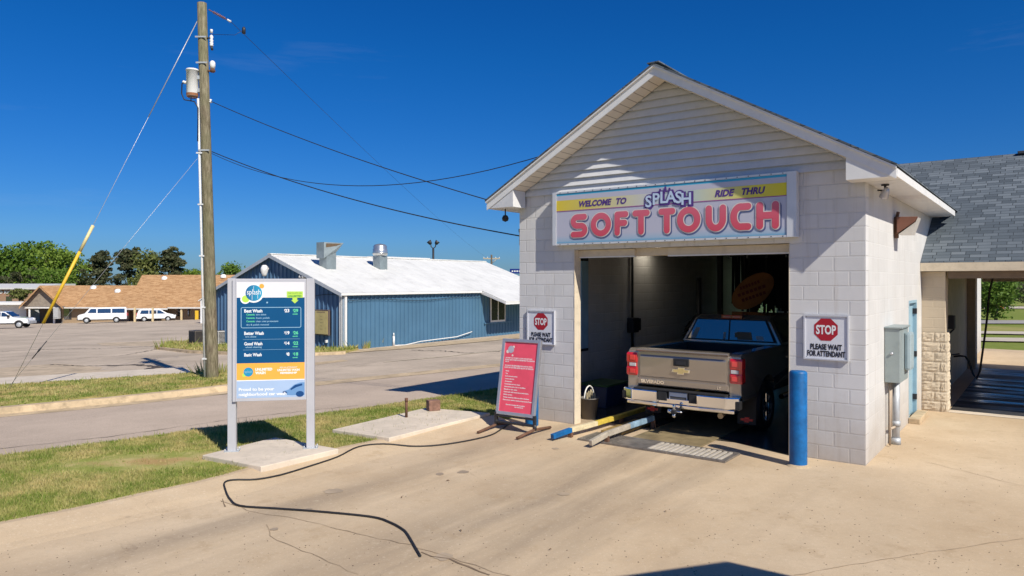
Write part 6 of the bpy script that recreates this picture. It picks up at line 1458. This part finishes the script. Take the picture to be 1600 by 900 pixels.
ac(309, 537, 0.9, mat("dark_ac_case", (0.10, 0.085, 0.075), 0.6), "dark louvred air conditioner left of the pole"); ac(345, 538, 0.9, mat("pale_ac_case", (0.48, 0.47, 0.46), 0.5), "pale air conditioner right of the pole beside the blue wall")
# small white wing left of the blue building, half hidden by the pole
wp = gp(322, 505)
ww = thing("white_shed", "small white gabled shed half hidden behind the utility pole", "shed", wp + Vector((0.3, 0, 0)), R(10))
q = MB(); q.prism([(-0.9, 0), (0.9, 0), (0.9, 2.6), (0, 3.25), (-0.9, 2.6)], 'y', 0, 4); q.build("wall", WVINYL, ww)
q = MB(); q.prism([(-1.1, 2.52), (0, 3.3), (1.1, 2.52), (1.1, 2.6), (0, 3.38), (-1.1, 2.6)], 'y', -0.2, 4.2); q.build("roof", WROOF, ww)

# ------------------------------------------------------------------ tan-roofed building far on the left
tB = gp(190, 503); TY = tB.y + 3.0; k9 = TY / F; zg = tB.z
tb_ = thing("brick_building", "long low tan brick building with brown shingle roofs and carports", "building", (0, 0, 0))
def PX(px, Y=None): return (px - 800) / F * (Y or TY)
def PZ(py, Y=None): return CAMZ + (440 - py) / F * (Y or TY)
zEv, zR1, zR2 = PZ(478.5), PZ(446, TY + 5), PZ(429.5, TY + 8)
YPST = gp(214, 502.5).y - 2.6; zCN = PZ(480.5, YPST)
q = MB(); q.box(PX(96), PX(202), TY, TY + 10, zg - 1, zEv); q.box(PX(202) + .01, PX(370), TY + 0.6, TY + 14, zg - 1, zEv); q.build("wall", BRICK_TAN, tb_)
# roof with the gable to the left
q = MB(); xa = PX(62, TY + 5); xo = PX(40)
q.poly([(PX(92, TY - 1.2), TY - 1.2, zEv - 0.1), (PX(206, TY - 1.2), TY - 1.2, zEv - 0.1), (PX(235, TY + 5), TY + 5, zR1), (PX(62, TY + 5), TY + 5, zR1)])
q.poly([(PX(62, TY + 5), TY + 5, zR1), (PX(235, TY + 5), TY + 5, zR1), (PX(235, TY + 11), TY + 11.2, zEv - 0.1), (PX(36, TY + 11), TY + 11.2, zEv - 0.1)])
q.poly([(PX(190, TY - 1.6), TY - 1.6, zEv - 0.12), (PX(420, TY - 0.8), TY - 0.8, zEv - 0.12), (PX(420, TY + 8), TY + 8, zR2), (PX(222, TY + 8), TY + 8, zR2), (PX(190, TY + 2.6), TY + 2.6, PZ(452, TY + 2.6))][:4] if False else [(PX(196, TY - 1.0), TY - 1.0, zEv - 0.12), (PX(420, TY - 1.0), TY - 1.0, zEv - 0.12), (PX(420, TY + 8), TY + 8, zR2), (PX(222, TY + 8), TY + 8, zR2)])
q.poly([(PX(196, TY - 1.0), TY - 1.0, zEv - 0.12), (PX(222, TY + 8), TY + 8, zR2), (PX(205, TY + 17), TY + 17, zEv - 0.12)])
q.poly([(PX(222, TY + 8), TY + 8, zR2), (PX(420, TY + 8), TY + 8, zR2), (PX(420, TY + 17), TY + 17, zEv), (PX(205, TY + 17), TY + 17, zEv)])
q.poly([(PX(182, TY - 2.4), TY - 2.4, zEv - 0.22), (PX(262, TY - 2.4), TY - 2.4, zEv - 0.22), (PX(240, TY + 1.5), TY + 1.5, PZ(462, TY + 1.5)), (PX(196, TY + 1.5), TY + 1.5, PZ(462, TY + 1.5))])
trf = q.build("roof", SHINGLE_TAN, tb_)
q = MB(); q.box(PX(94, TY - 1.2), PX(200, TY - 1.2), TY - 1.28, TY - 1.2, zEv - 0.28, zEv - 0.08); q.box(PX(262, TY - 1), PX(372, TY - 1), TY - 1.08, TY - 1.0, zEv - 0.30, zEv - 0.10); q.box(PX(182, TY - 2.4), PX(262, TY - 2.4), TY - 2.5, TY - 2.41, zEv - 0.42, zEv - 0.2); q.build("fascia", mat("white_eave_board", (0.65, 0.62, 0.58), 0.6), tb_)
for px, py, Y in ((146, 449.5, TY + 4.2), (184, 455, TY + 3.2), (257, 435, TY + 6.9), (349, 432, TY + 7.2)):
    q = MB(); q.lathe([(0.45, -0.2), (0.42, 0.15), (0.25, 0.32), (0, 0.36)], 12, M=T(PX(px, Y), Y, PZ(py, Y))); q.build("roof_turbine", WPLAS, trf)
# carport gable on the left
GY = TY - 2.0
q = MB(); q.add([(PX(34, GY), GY, zEv + 0.05), (PX(96, GY), GY, zEv + 0.05), (PX(62, GY), GY, PZ(449, GY))], [(0, 1, 2)]); q.box(PX(46, GY), PX(95, GY), GY + 0.05, GY + 5, zEv - 0.25, zEv + 0.05); q.build("gable", mat("grey_brown_gable_boards", (0.26, 0.215, 0.17), 0.8, var=0.2), tb_)
q = MB()
for sx, ex in ((30, 62), (99, 62)):
    pts = [(PX(sx, GY - 0.7), GY - 0.8, zEv - 0.1), (PX(ex, GY - 0.7), GY - 0.8, PZ(446.5, GY)), (PX(ex, TY + 5), TY + 5, zR1), (PX(sx, TY + 5), TY + 5, zEv - 0.1)]
    q.poly(pts); q.poly([(x, y, z - 0.22) for x, y, z in pts][::-1]); q.poly([pts[0], pts[1], (pts[1][0], pts[1][1], pts[1][2] - 0.22), (pts[0][0], pts[0][1], pts[0][2] - 0.22)])
q.build("roof", SHINGLE_TAN, tb_)
q = MB(); q.box(PX(36, GY), PX(96, GY), GY - 0.1, GY - 0.02, zEv - 0.25, zEv - 0.02); q.build("fascia", mat("white_eave_board2", (0.65, 0.62, 0.58), 0.6), tb_)
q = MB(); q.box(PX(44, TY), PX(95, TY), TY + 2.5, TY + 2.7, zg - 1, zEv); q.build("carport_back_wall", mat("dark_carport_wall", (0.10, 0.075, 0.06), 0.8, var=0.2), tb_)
for px in (45.5, 84): q = MB(); q.box(PX(px, GY) - 0.09, PX(px, GY) + 0.09, GY, GY + 0.18, zg - 1, zEv - 0.2); q.build("post", WTRIM, tb_)
for px, Y in ((210, YPST), (238, YPST), (283, TY - 0.9)): q = MB(); q.box(PX(px, Y) - 0.11, PX(px, Y) + 0.11, Y, Y + 0.22, zg - 1, (zCN if px < 260 else zEv - 0.3)); q.build("post", mat("cream_post", (0.66, 0.52, 0.30), 0.6), tb_)
q = MB(); q.box(PX(307, TY - 1.0) - 0.22, PX(307, TY - 1.0) + 0.22, TY - 1.0, TY - 0.8, zg - 1, zEv - 0.6); q.build("post", YEL, tb_)
for px in (277, 293): q = MB(); q.box(PX(px) - 0.2, PX(px) + 0.2, TY + 0.52, TY + 0.59, zg + 0.6, zEv - 0.3); q.build("window", GLASS, tb_)
q = MB(); q.box(PX(100), PX(112), TY - 0.06, TY - 0.005, zg + 0.2, zEv - 0.3); q.build("window", GLASS, tb_)
bx_ = MB(); bx_.box(-0.35, 0.35, -0.3, 0.3, 0, 1.6, bev=0.03); bx_.box(-0.3, 0.3, -0.35, -0.31, 0.2, 1.4); o = bx_.build("utility_cabinet", mat("grey_cabinet", (0.42, 0.42, 0.42), 0.5), None, uv=False); o.location = (PX(89, TY - 2.4), TY - 2.4, zEv - 1.7); tag(o, "grey utility cabinet on the wall beside the carport gable", "cabinet")
# red brick building with a white roof behind
RY_ = TY + 20; rb = thing("brick_store", "red brick building with a pale flat roof edge and white lettering, left edge", "building", (0, 0, 0))
q = MB(); q.box(PX(-60, RY_), PX(62, RY_), RY_, RY_ + 10, zg - 2, PZ(452, RY_)); q.build("wall", BRICK_RED, rb)
q = MB(); q.prism([(RY_ - 0.6, PZ(452, RY_)), (RY_ - 0.6, PZ(449.5, RY_)), (RY_ + 6, PZ(443.5, RY_)), (RY_ + 10, PZ(443.5, RY_)), (RY_ + 10, PZ(452, RY_))], 'x', PX(-62, RY_), PX(63, RY_)); q.build("roof", mat("pale_roof_metal", (0.62, 0.60, 0.58), 0.5), rb)
q = MB(); q.box(PX(9.5, RY_), PX(19, RY_), RY_ - 0.05, RY_ - 0.005, PZ(472, RY_), PZ(463, RY_)); q.build("window", GLASS, rb)
q = MB(); q.text("LAND RX", PZ(453.5, RY_) - PZ(459.5, RY_), PX(-14, RY_), PZ(458.5, RY_), 0, 0, XZ(0, RY_ - 0.08, 0), off=0.03, width=PX(16.5, RY_) - PX(-14, RY_)); q.build("lettering", WPLAS, rb)
WY = TY + 6
wb = thing("white_wall_building", "low white walled carport with a white roof edge behind the white pickup", "building", (0, 0, 0))
q = MB(); q.box(PX(-60, WY), PX(41, WY), WY, WY + 4, zg - 2, PZ(476.5, WY)); q.build("wall", WVINYL, wb)
q = MB(); q.box(PX(-62, WY - 2), PX(33, WY - 2), WY - 2, WY + 4, PZ(476.5, WY - 2), PZ(472.5, WY - 2), bev=0.03); q.build("roof", WTRIM, wb)
q = MB(); q.box(PX(41, WY - 1), PX(43, WY - 1), WY - 1, WY - 0.8, zg - 2, PZ(476.6, WY - 1)); q.build("post", BRICK_RED, wb)

# ------------------------------------------------------------------ cars
def car(name, label, cat, p, rz, W, prof, arches, wr, zt, zb, taperk, sidewins, front, rear, paintm, lights, group=None):
    o = thing(name, label, cat, p, rz, group)
    def tp(q):
        x, y, z = q; return (x, y * (1 - taperk * max(0, z - zt)), z)
    zl = prof[0][1]; lo = []
    for xa in arches:
        a0 = math.asin((zl - wr) / (wr * 1.22)) if abs(zl - wr) < wr * 1.2 else 0
        lo += [(xa - wr * 1.22 * math.cos(a0 + (math.pi - 2 * a0) * i / 10), wr + wr * 1.22 * math.sin(a0 + (math.pi - 2 * a0) * i / 10)) for i in range(11)]
    poly = [prof[0]] + lo + prof[1:]
    q = MB(); q.prism(poly, 'y', -W / 2, W / 2, bev=0.05, taper=tp); body = q.build("body", paintm, o)
    q = MB(); q.box(min(p_[0] for p_ in prof) + 0.15, max(p_[0] for p_ in prof) - 0.15, -W / 2 + 0.2, W / 2 - 0.2, zl - 0.12, zl + 0.25); q.build("underbody", BLACK, o)
    for s in (-1, 1):
        q = MB()
        for w_ in sidewins: q.poly([(x, s * (W / 2 * (1 - taperk * max(0, z - zt)) + 0.012), z) for x, z in w_])
        q.build("side_window", GLASS, body)
    def across(quad, o_):
        (xa, za), (xb, zb_) = quad; d = Vector((xb - xa, zb_ - za)).normalized(); n = Vector((d.y, -d.x)) * o_
        ya, yb = W / 2 * (1 - taperk * max(0, za - zt)) - 0.1, W / 2 * (1 - taperk * max(0, zb_ - zt)) - 0.1
        return [(xa + n.x, -ya, za + n.y), (xa + n.x, ya, za + n.y), (xb + n.x, yb, zb_ + n.y), (xb + n.x, -yb, zb_ + n.y)]
    if front: q = MB(); q.poly(across(front, -0.04)); q.poly(across(front, 0.04)); q.build("windscreen", GLASS, body)
    if rear: q = MB(); q.poly(across(rear, -0.04)); q.poly(across(rear, 0.04)); q.build("rear_window", GLASS, body)
    for xa in arches:
        for s in (-1, 1):
            Mx = T(xa, s * (W / 2 - 0.10), wr) @ RX(R(90)); q = MB(); q.lathe([(0, -0.1), (wr * .9, -0.1), (wr, -0.07), (wr, 0.07), (wr * .9, 0.1), (0, 0.1)], 20, M=Mx); wh = q.build("wheel", BLACK, o)
            q = MB(); q.lathe([(0, -s * 0.115), (wr * .3, -s * 0.115), (wr * .62, -s * 0.105), (wr * .64, -s * 0.09)], 16, M=Mx); q.build("rim", GALV, wh)
    for nm, m, bxs in lights:
        for bx_ in bxs: q = MB(); q.box(*bx_, bev=0.02); q.build(nm, m, o)
    return o
HEADL = mat("headlamp", (0.6, 0.6, 0.6), 0.15)
p = gp(131, 503.5)
car("van", "white passenger van with dark windows parked beneath the brown eave", "van", gp(199, 503.5), R(180 + 24), 2.0,
    [(0, .5), (5.75, .5), (5.75, 1.0), (5.6, 1.15), (4.95, 1.32), (4.4, 2.0), (4.15, 2.1), (0.15, 2.12), (0.02, 1.95)], (1.25, 4.75), 0.37, 1.25, .5, 0.12,
    [[(3.6, 1.38), (4.62, 1.38), (4.25, 1.92), (3.6, 1.92)], [(1.9, 1.36), (3.45, 1.36), (3.45, 1.92), (1.9, 1.92)], [(0.25, 1.36), (1.75, 1.36), (1.75, 1.92), (0.25, 1.92)]],
    [(4.92, 1.38), (4.45, 1.94)], [(0.02, 1.35), (0.02, 1.9)], WCAR,
    [("grille", DARK, [(5.74, 5.80, -0.6, 0.6, 0.72, 1.05)]), ("headlight", HEADL, [(5.72, 5.78, -0.92, -0.62, 0.78, 1.02), (5.72, 5.78, 0.62, 0.92, 0.78, 1.02)]), ("bumper", DARK, [(5.72, 5.86, -0.98, 0.98, 0.42, 0.66)]), ("tail_light", REDL, [(-0.03, 0.03, -0.95, -0.8, 0.9, 1.4), (-0.03, 0.03, 0.8, 0.95, 0.9, 1.4)])])
car("minivan", "white minivan parked behind two cream posts, tail toward the lot", "minivan", gp(214, 502.5), R(24), 1.9,
    [(0, .42), (4.9, .42), (4.95, .78), (4.7, .95), (3.95, 1.1), (3.0, 1.68), (2.6, 1.75), (0.55, 1.74), (0.25, 1.62), (0.02, 1.0)], (0.95, 3.95), 0.33, 1.05, .4, 0.14,
    [[(0.45, 1.12), (1.5, 1.12), (1.5, 1.60), (0.6, 1.60)], [(1.6, 1.12), (2.5, 1.12), (2.5, 1.60), (1.6, 1.60)], [(2.6, 1.12), (3.6, 1.12), (2.95, 1.58), (2.6, 1.60)]],
    [(3.85, 1.16), (3.08, 1.62)], [(0.06, 1.08), (0.24, 1.58)], WCAR,
    [("tail_light", REDL, [(-0.03, 0.06, -0.93, -0.78, 0.85, 1.25), (-0.03, 0.06, 0.78, 0.93, 0.85, 1.25)]), ("bumper", WCAR, [(-0.08, 0.08, -0.9, 0.9, 0.4, 0.68)]), ("headlight", HEADL, [(4.72, 4.96, -0.88, -0.6, 0.68, 0.86), (4.72, 4.96, 0.6, 0.88, 0.68, 0.86)])])
pp = gp(49, 512); ang = R(12)
car("white_pickup", "white pickup parked at the far left edge, front wheel in view", "pickup truck", pp - Vector((5.75 * math.cos(ang), 5.75 * math.sin(ang), 0)), ang, 2.0,
    [(0, .58), (5.75, .58), (5.8, .9), (5.6, 1.15), (4.2, 1.28), (3.4, 1.88), (3.1, 1.93), (2.1, 1.93), (1.95, 1.3), (0, 1.28)], (1.1, 4.85), 0.41, 1.3, .5, 0.2,
    [[(2.1, 1.36), (3.0, 1.36), (3.0, 1.82), (2.15, 1.82)], [(3.08, 1.36), (4.0, 1.36), (3.35, 1.80), (3.08, 1.82)]],
    [(4.15, 1.33), (3.45, 1.84)], [(1.96, 1.36), (2.08, 1.84)], WCAR,
    [("headlight", HEADL, [(5.55, 5.80, -0.98, -0.7, 0.85, 1.1), (5.55, 5.80, 0.7, 0.98, 0.85, 1.1)]), ("bumper", GALV, [(5.72, 5.92, -0.98, 0.98, 0.5, 0.78)]), ("fender_trim", BLACK, [(3.6, 4.3, -1.02, -1.0, 0.5, 0.6)]), ("mirror", BLACK, [(3.75, 3.95, -1.22, -1.0, 1.28, 1.52), (3.75, 3.95, 1.0, 1.22, 1.28, 1.52)]), ("door_handle", DARK, [(2.2, 2.42, -1.025, -1.0, 1.12, 1.17)])])

# ------------------------------------------------------------------ far poles and signs above the white roof
lp_ = thing("lot_lamp", "twin headed parking lot lamp beyond the white roof", "lamp post", at(677, 470, 95), 0)
b0 = lp_.location; H = at(677, 388, 95).z - b0.z
q = MB(); q.tube([(0, 0, -4), (0, 0, H)], 0.14, 8); q.tube([(-0.35, 0, H + 0.7), (-0.28, 0, H + 0.2), (0, 0, H), (0.28, 0, H + 0.2), (0.35, 0, H + 0.7)], 0.07, 8); q.build("post", DARK, lp_)
for s in (-1, 1): q = MB(); q.lathe([(0, 0), (0.2, 0.0), (0.32, 0.5), (0, 0.45)], 12, M=T(s * 0.32, 0, H + 0.55) @ RY(R(35 * s))); q.build("lamp_head", DARK, lp_)
fp = thing("far_utility_pole", "distant utility pole with a pale crossarm beyond the white roof", "utility pole", at(768, 460, 120))
b0 = fp.location; H = at(768, 398, 120).z - b0.z
q = MB(); q.tube([(0, 0, -4), (0, 0, H)], 0.15, 8); q.build("pole", BARK, fp)
q = MB(); q.box(-1.4, 1.4, -0.08, 0.08, H - 0.75, H - 0.55); q.tube([(0.9, 0, H - 0.7), (0, 0, H - 1.5)], 0.05); q.build("crossarm", mat("pale_crossarm", (0.42, 0.36, 0.28), 0.8), fp)
for x in (-1.3, -0.7, 0.7, 1.3): q = MB(); q.lathe([(0, 0), (0.07, 0), (0.09, 0.12), (0, 0.2)], 8, M=T(x, 0, H - 0.55)); q.build("insulator", WPLAS, fp)
wire("power_line", s1, at(760, 402, 119.5), 0.5, 0.006, WIRE, "thin power line running from the pole top to the distant pole")
q = MB(); cpt = at(381, 48, PY + 0.6); q.lathe([(0, -0.1), (0.05, -0.08), (0.05, 0.06), (0.03, 0.1), (0, 0.12)], 10); q.tube([(-0.02, 0, 0.02), (-0.25, 0.0, -0.12), (-0.9, -0.2, -0.17)], 0.006, 5); tag(q.build("line_clamp", DARK, None, uv=False), "dark clamp on the line right of the pole top", "clamp").location = cpt
sg2 = thing("street_sign", "dark blue street name sign on a white post at the corner of the car wash", "street sign", at(804, 436, 75))
q = MB(); q.tube([(0, 0, -4), (0, 0, 0.5)], 0.07, 8); q.build("post", WPLAS, sg2)
q = MB(); q.box(-0.5, 0.95, -0.03, 0.03, 0.58, 1.08, bev=0.02); pl_ = q.build("panel", paint("navy_sign", (0.01, 0.03, 0.20)), sg2)
q = MB()
for k in range(4): q.rect(-0.3 + 0.25 * k, -0.14 + 0.25 * k, 0.76, 0.9, 0, 0, XZ(0, -0.0325, 0))
q.build("lettering", WPLAS, pl_)

# ------------------------------------------------------------------ trees
LGREEN = leaf_mat("broadleaf_green", (0.06, 0.125, 0.015), (0.125, 0.22, 0.03), (0.17, 0.26, 0.04))
LBRIGHT = leaf_mat("spring_green", (0.11, 0.20, 0.02), (0.19, 0.29, 0.04), (0.26, 0.33, 0.06))
LPINE = leaf_mat("pine_green", (0.045, 0.07, 0.03), (0.095, 0.115, 0.052), (0.14, 0.125, 0.065))
LOLIVE = leaf_mat("olive_green", (0.10, 0.135, 0.03), (0.17, 0.20, 0.05), (0.23, 0.23, 0.08))
def tree(name, label, px, py_base, Y, py_top, wpx, m, seed, cat="tree", group=None, bare=0.25, clump=0.16, leaves=2600, flat=0.6, leaf=0.010):
    g = np.random.default_rng(seed); top = at(px, py_top - 0.07 * (470 - py_top), Y); x = top.x
    zb = hz(x, Y) if py_base is None else at(px, py_base, Y).z
    Ht = top.z - zb; Wd = wpx * Y / F / 2
    o = thing(name, label, cat, (x, Y, zb), float(g.uniform(0, 6.28)), group)
    zc0 = Ht * bare
    nc = 42; C = []
    while len(C) < nc:
        p = g.uniform(-1, 1, 3)
        if np.dot(p, p) > 1: continue
        rad = np.linalg.norm(p)
        if rad < 0.35: continue
        C.append(p)
    C = np.array(C); lump = g.uniform(0.72, 1.06, (nc, 1)); C = C * lump
    cen = np.stack([C[:, 0] * Wd, C[:, 1] * Wd, zc0 + (Ht - zc0) * (0.5 + 0.5 * C[:, 2])], 1)
    q = MB(); q.tube([(0, 0, -0.3), (0.02 * Ht, 0.01 * Ht, Ht * 0.35), (0, 0, Ht * 0.8)], [Ht * 0.028, Ht * 0.02, Ht * 0.006], 8)
    for c in cen[::4]:
        z0 = max(zc0 * 0.8, c[2] * 0.55); q.tube([(0.01 * Ht, 0, z0), tuple(c * np.array([0.5, 0.5, 1]) + np.array([0, 0, (z0 - c[2]) * 0.35])), tuple(c)], [Ht * 0.009, Ht * 0.006, Ht * 0.002], 5)
    q.build("trunk", BARK, o, uv=False)
    k = leaves; idx = g.integers(0, nc, k); cs = clump * (Ht - zc0) * g.uniform(0.6, 1.15, nc)
    d = g.normal(0, 1, (k, 3)); d /= np.linalg.norm(d, axis=1, keepdims=True); d *= (g.random((k, 1)) ** 0.45)
    P = cen[idx] + d * cs[idx][:, None] * np.array([1.15, 1.15, flat])
    P[:, 2] = np.maximum(P[:, 2], 0.15)
    s = leaf * Ht * 2.2 * g.uniform(0.6, 1.4, (k, 1))
    a = g.normal(0, 1, (k, 3)); a /= np.linalg.norm(a, axis=1, keepdims=True); b_ = np.cross(a, g.normal(0, 1, (k, 3))); b_ /= np.linalg.norm(b_, axis=1, keepdims=True)
    V = np.stack([P - a * s, P + b_ * s * .6, P + a * s, P - b_ * s * .6], 1).reshape(-1, 3)
    me = bpy.data.meshes.new("crown"); me.from_pydata(V.tolist(), [], np.arange(4 * k).reshape(-1, 4).tolist()); me.materials.append(m); me.update()
    c = bpy.data.objects.new("crown", me); scene.collection.objects.link(c); c.parent = o
    return o
TR = [  # px, Y, top row, width in px, material, kind, label
    (-14, 135, 386, 62, LGREEN, "broad green tree at the left edge of the picture behind the brick store"),
    (22, 140, 384, 56, LGREEN, "green tree behind the brick store, second from the left edge"),
    (52, 146, 376, 64, LGREEN, "tallest bright green tree at the far left"),
    (84, 140, 389, 56, LBRIGHT, "bright green tree left of the yellow guard"),
    (110, 138, 394, 48, LBRIGHT, "bright green tree just behind the yellow guard's lower half"),
    (158, 142, 390, 32, LPINE, "dark pine right of the yellow guard with a thin crown"),
    (200, 140, 386, 34, LPINE, "dark pine behind the middle of the tan roof"),
    (182, 136, 424, 56, LPINE, "low dark tree filling the gap between the two pines"),
    (140, 134, 422, 56, LPINE, "low brownish tree behind the left tan roof"),
    (232, 138, 388, 30, LOLIVE, "feathery yellow green tree between the pines"),
    (214, 132, 428, 60, LOLIVE, "low olive tree at the roof step"),
    (271, 138, 388, 36, LPINE, "lone round dark pine left of the pole"),
    (298, 140, 414, 40, LBRIGHT, "low bright green tree right of the lone pine"),
    (250, 134, 432, 50, LPINE, "dark shrubby tree behind the tall tan roof"),
    (362, 150, 412, 44, LGREEN, "small green tree above the blue gable's left roof edge"),
    (30, 128, 420, 80, LPINE, "shadowy low tree behind the brick store roof"),
    (80, 130, 418, 80, LGREEN, "dense green low tree behind the carport gable"),
]
for i, (px, Y, pt_, w, m, lab) in enumerate(TR):
    pine = m is LPINE
    tree("pine_tree" if pine else "leafy_tree", lab, px, None, Y + 22, pt_, w, m, 100 + i, group="treeline on the left", bare=0.40 if pine and pt_ < 400 else 0.12, clump=0.13 if pine else 0.19, flat=0.5 if pine else 0.75, leaves=3400, leaf=0.011)
tree("shrub", "round yellow green shrub in front of the red brick store", 30, 474, TY + 12, 452, 27, LOLIVE, 55, "shrub", bare=0.2, clump=0.25, leaves=900, leaf=0.035)
BT = [(1556, 47, 412, 66, LGREEN, "bright green tree seen through the bay against the white wall"), (1572, 85, 446, 60, LBRIGHT, "lower light green tree in the middle of the bay view"),
      (1604, 74, 438, 52, LPINE, "dark round tree at the right edge of the bay view"), (1588, 110, 432, 80, LGREEN, "green tree on the rise far behind the bay"), (1545, 120, 428, 80, LGREEN, "far green tree behind the tree by the white wall"),
      (1640, 112, 430, 90, LBRIGHT, "light green tree beyond the right edge of the bay")]
for i, (px, Y, pt_, w, m, lab) in enumerate(BT):
    tree("leafy_tree", lab, px, None, Y, pt_, w, m, 200 + i, group="trees seen through the wash bay", bare=0.05, clump=0.2, leaves=3000, leaf=0.013, flat=0.8)
# wooded rise beyond the fields on the right: uneven canopy, one mass
g = np.random.default_rng(9); k = 16000
X = g.uniform(60, 230, k); Yh = g.uniform(150, 200, k); top_ = 3.2 + 2.2 * np.sin(X * 0.13) + 1.2 * np.sin(X * 0.41 + 1) + (Yh - 150) * 0.09
Z = top_ * g.random(k) ** 0.4 ; P = np.stack([X, Yh, Z], 1); s = g.uniform(0.3, 0.8, (k, 1))
a = g.normal(0, 1, (k, 3)); a /= np.linalg.norm(a, axis=1, keepdims=True); b_ = np.cross(a, g.normal(0, 1, (k, 3))); b_ /= np.linalg.norm(b_, axis=1, keepdims=True)
V = np.stack([P - a * s, P + b_ * s * .6, P + a * s, P - b_ * s * .6], 1).reshape(-1, 3)
me = bpy.data.meshes.new("woods"); me.from_pydata(V.tolist(), [], np.arange(4 * k).reshape(-1, 4).tolist()); me.materials.append(LGREEN); me.update()
o = bpy.data.objects.new("woods", me); scene.collection.objects.link(o); tag(o, "far wooded rise seen through the bay", "woods", kind="stuff")
p = gp(1564, 481.5); q = MB(); q.lathe([(0, 0), (0.26, 0), (0.26, 0.05), (0.2, 0.06), (0.17, 0.3), (0.15, 0.56), (0, 0.58)], 14); o = q.build("traffic_barrel", mat("orange_barrel", (0.75, 0.22, 0.04), 0.6, var=0.3), None, uv=False); o.location = p; tag(o, "small orange traffic barrel far off beside the road", "barrel")
# weeds along the foot of the blue building and at the pole
def weed(px, py, s, seed, label):
    g = random.Random(seed); p = gp(px, py, 0.02); q = MB()
    for k in range(46):
        a = g.uniform(0, 6.28); r = g.uniform(0, .22) * s; h = g.uniform(.1, .42) * s; l = g.uniform(.05, .2) * s; w = .02 * s
        x, y = r * math.cos(a), r * math.sin(a); q.add([(x - w, y, 0), (x + w, y, 0), (x + l * math.cos(a) + w * .3, y + l * math.sin(a), h)], [(0, 1, 2)])
    o = q.build("weed", GRASSM, None, uv=False, fix=False); o.location = p; tag(o, label, "weed", "weeds by the kerb and wall")
for k, (x, y, s, lab) in enumerate(((588, 541, 1.2, "small weed clump at the middle of the blue wall's foot"), (570, 544, 1.0, "weed clump nearest the blue building's white corner"), (630, 536, 0.8, "weed clump farthest right along the blue wall"), (321, 589, 1.4, "weed clump left of the utility pole foot"), (346, 590, 1.2, "weed clump right of the utility pole foot"), (255, 545, 1.5, "weed clump at the tip of the grass island"))): weed(x, y, s, k, lab)
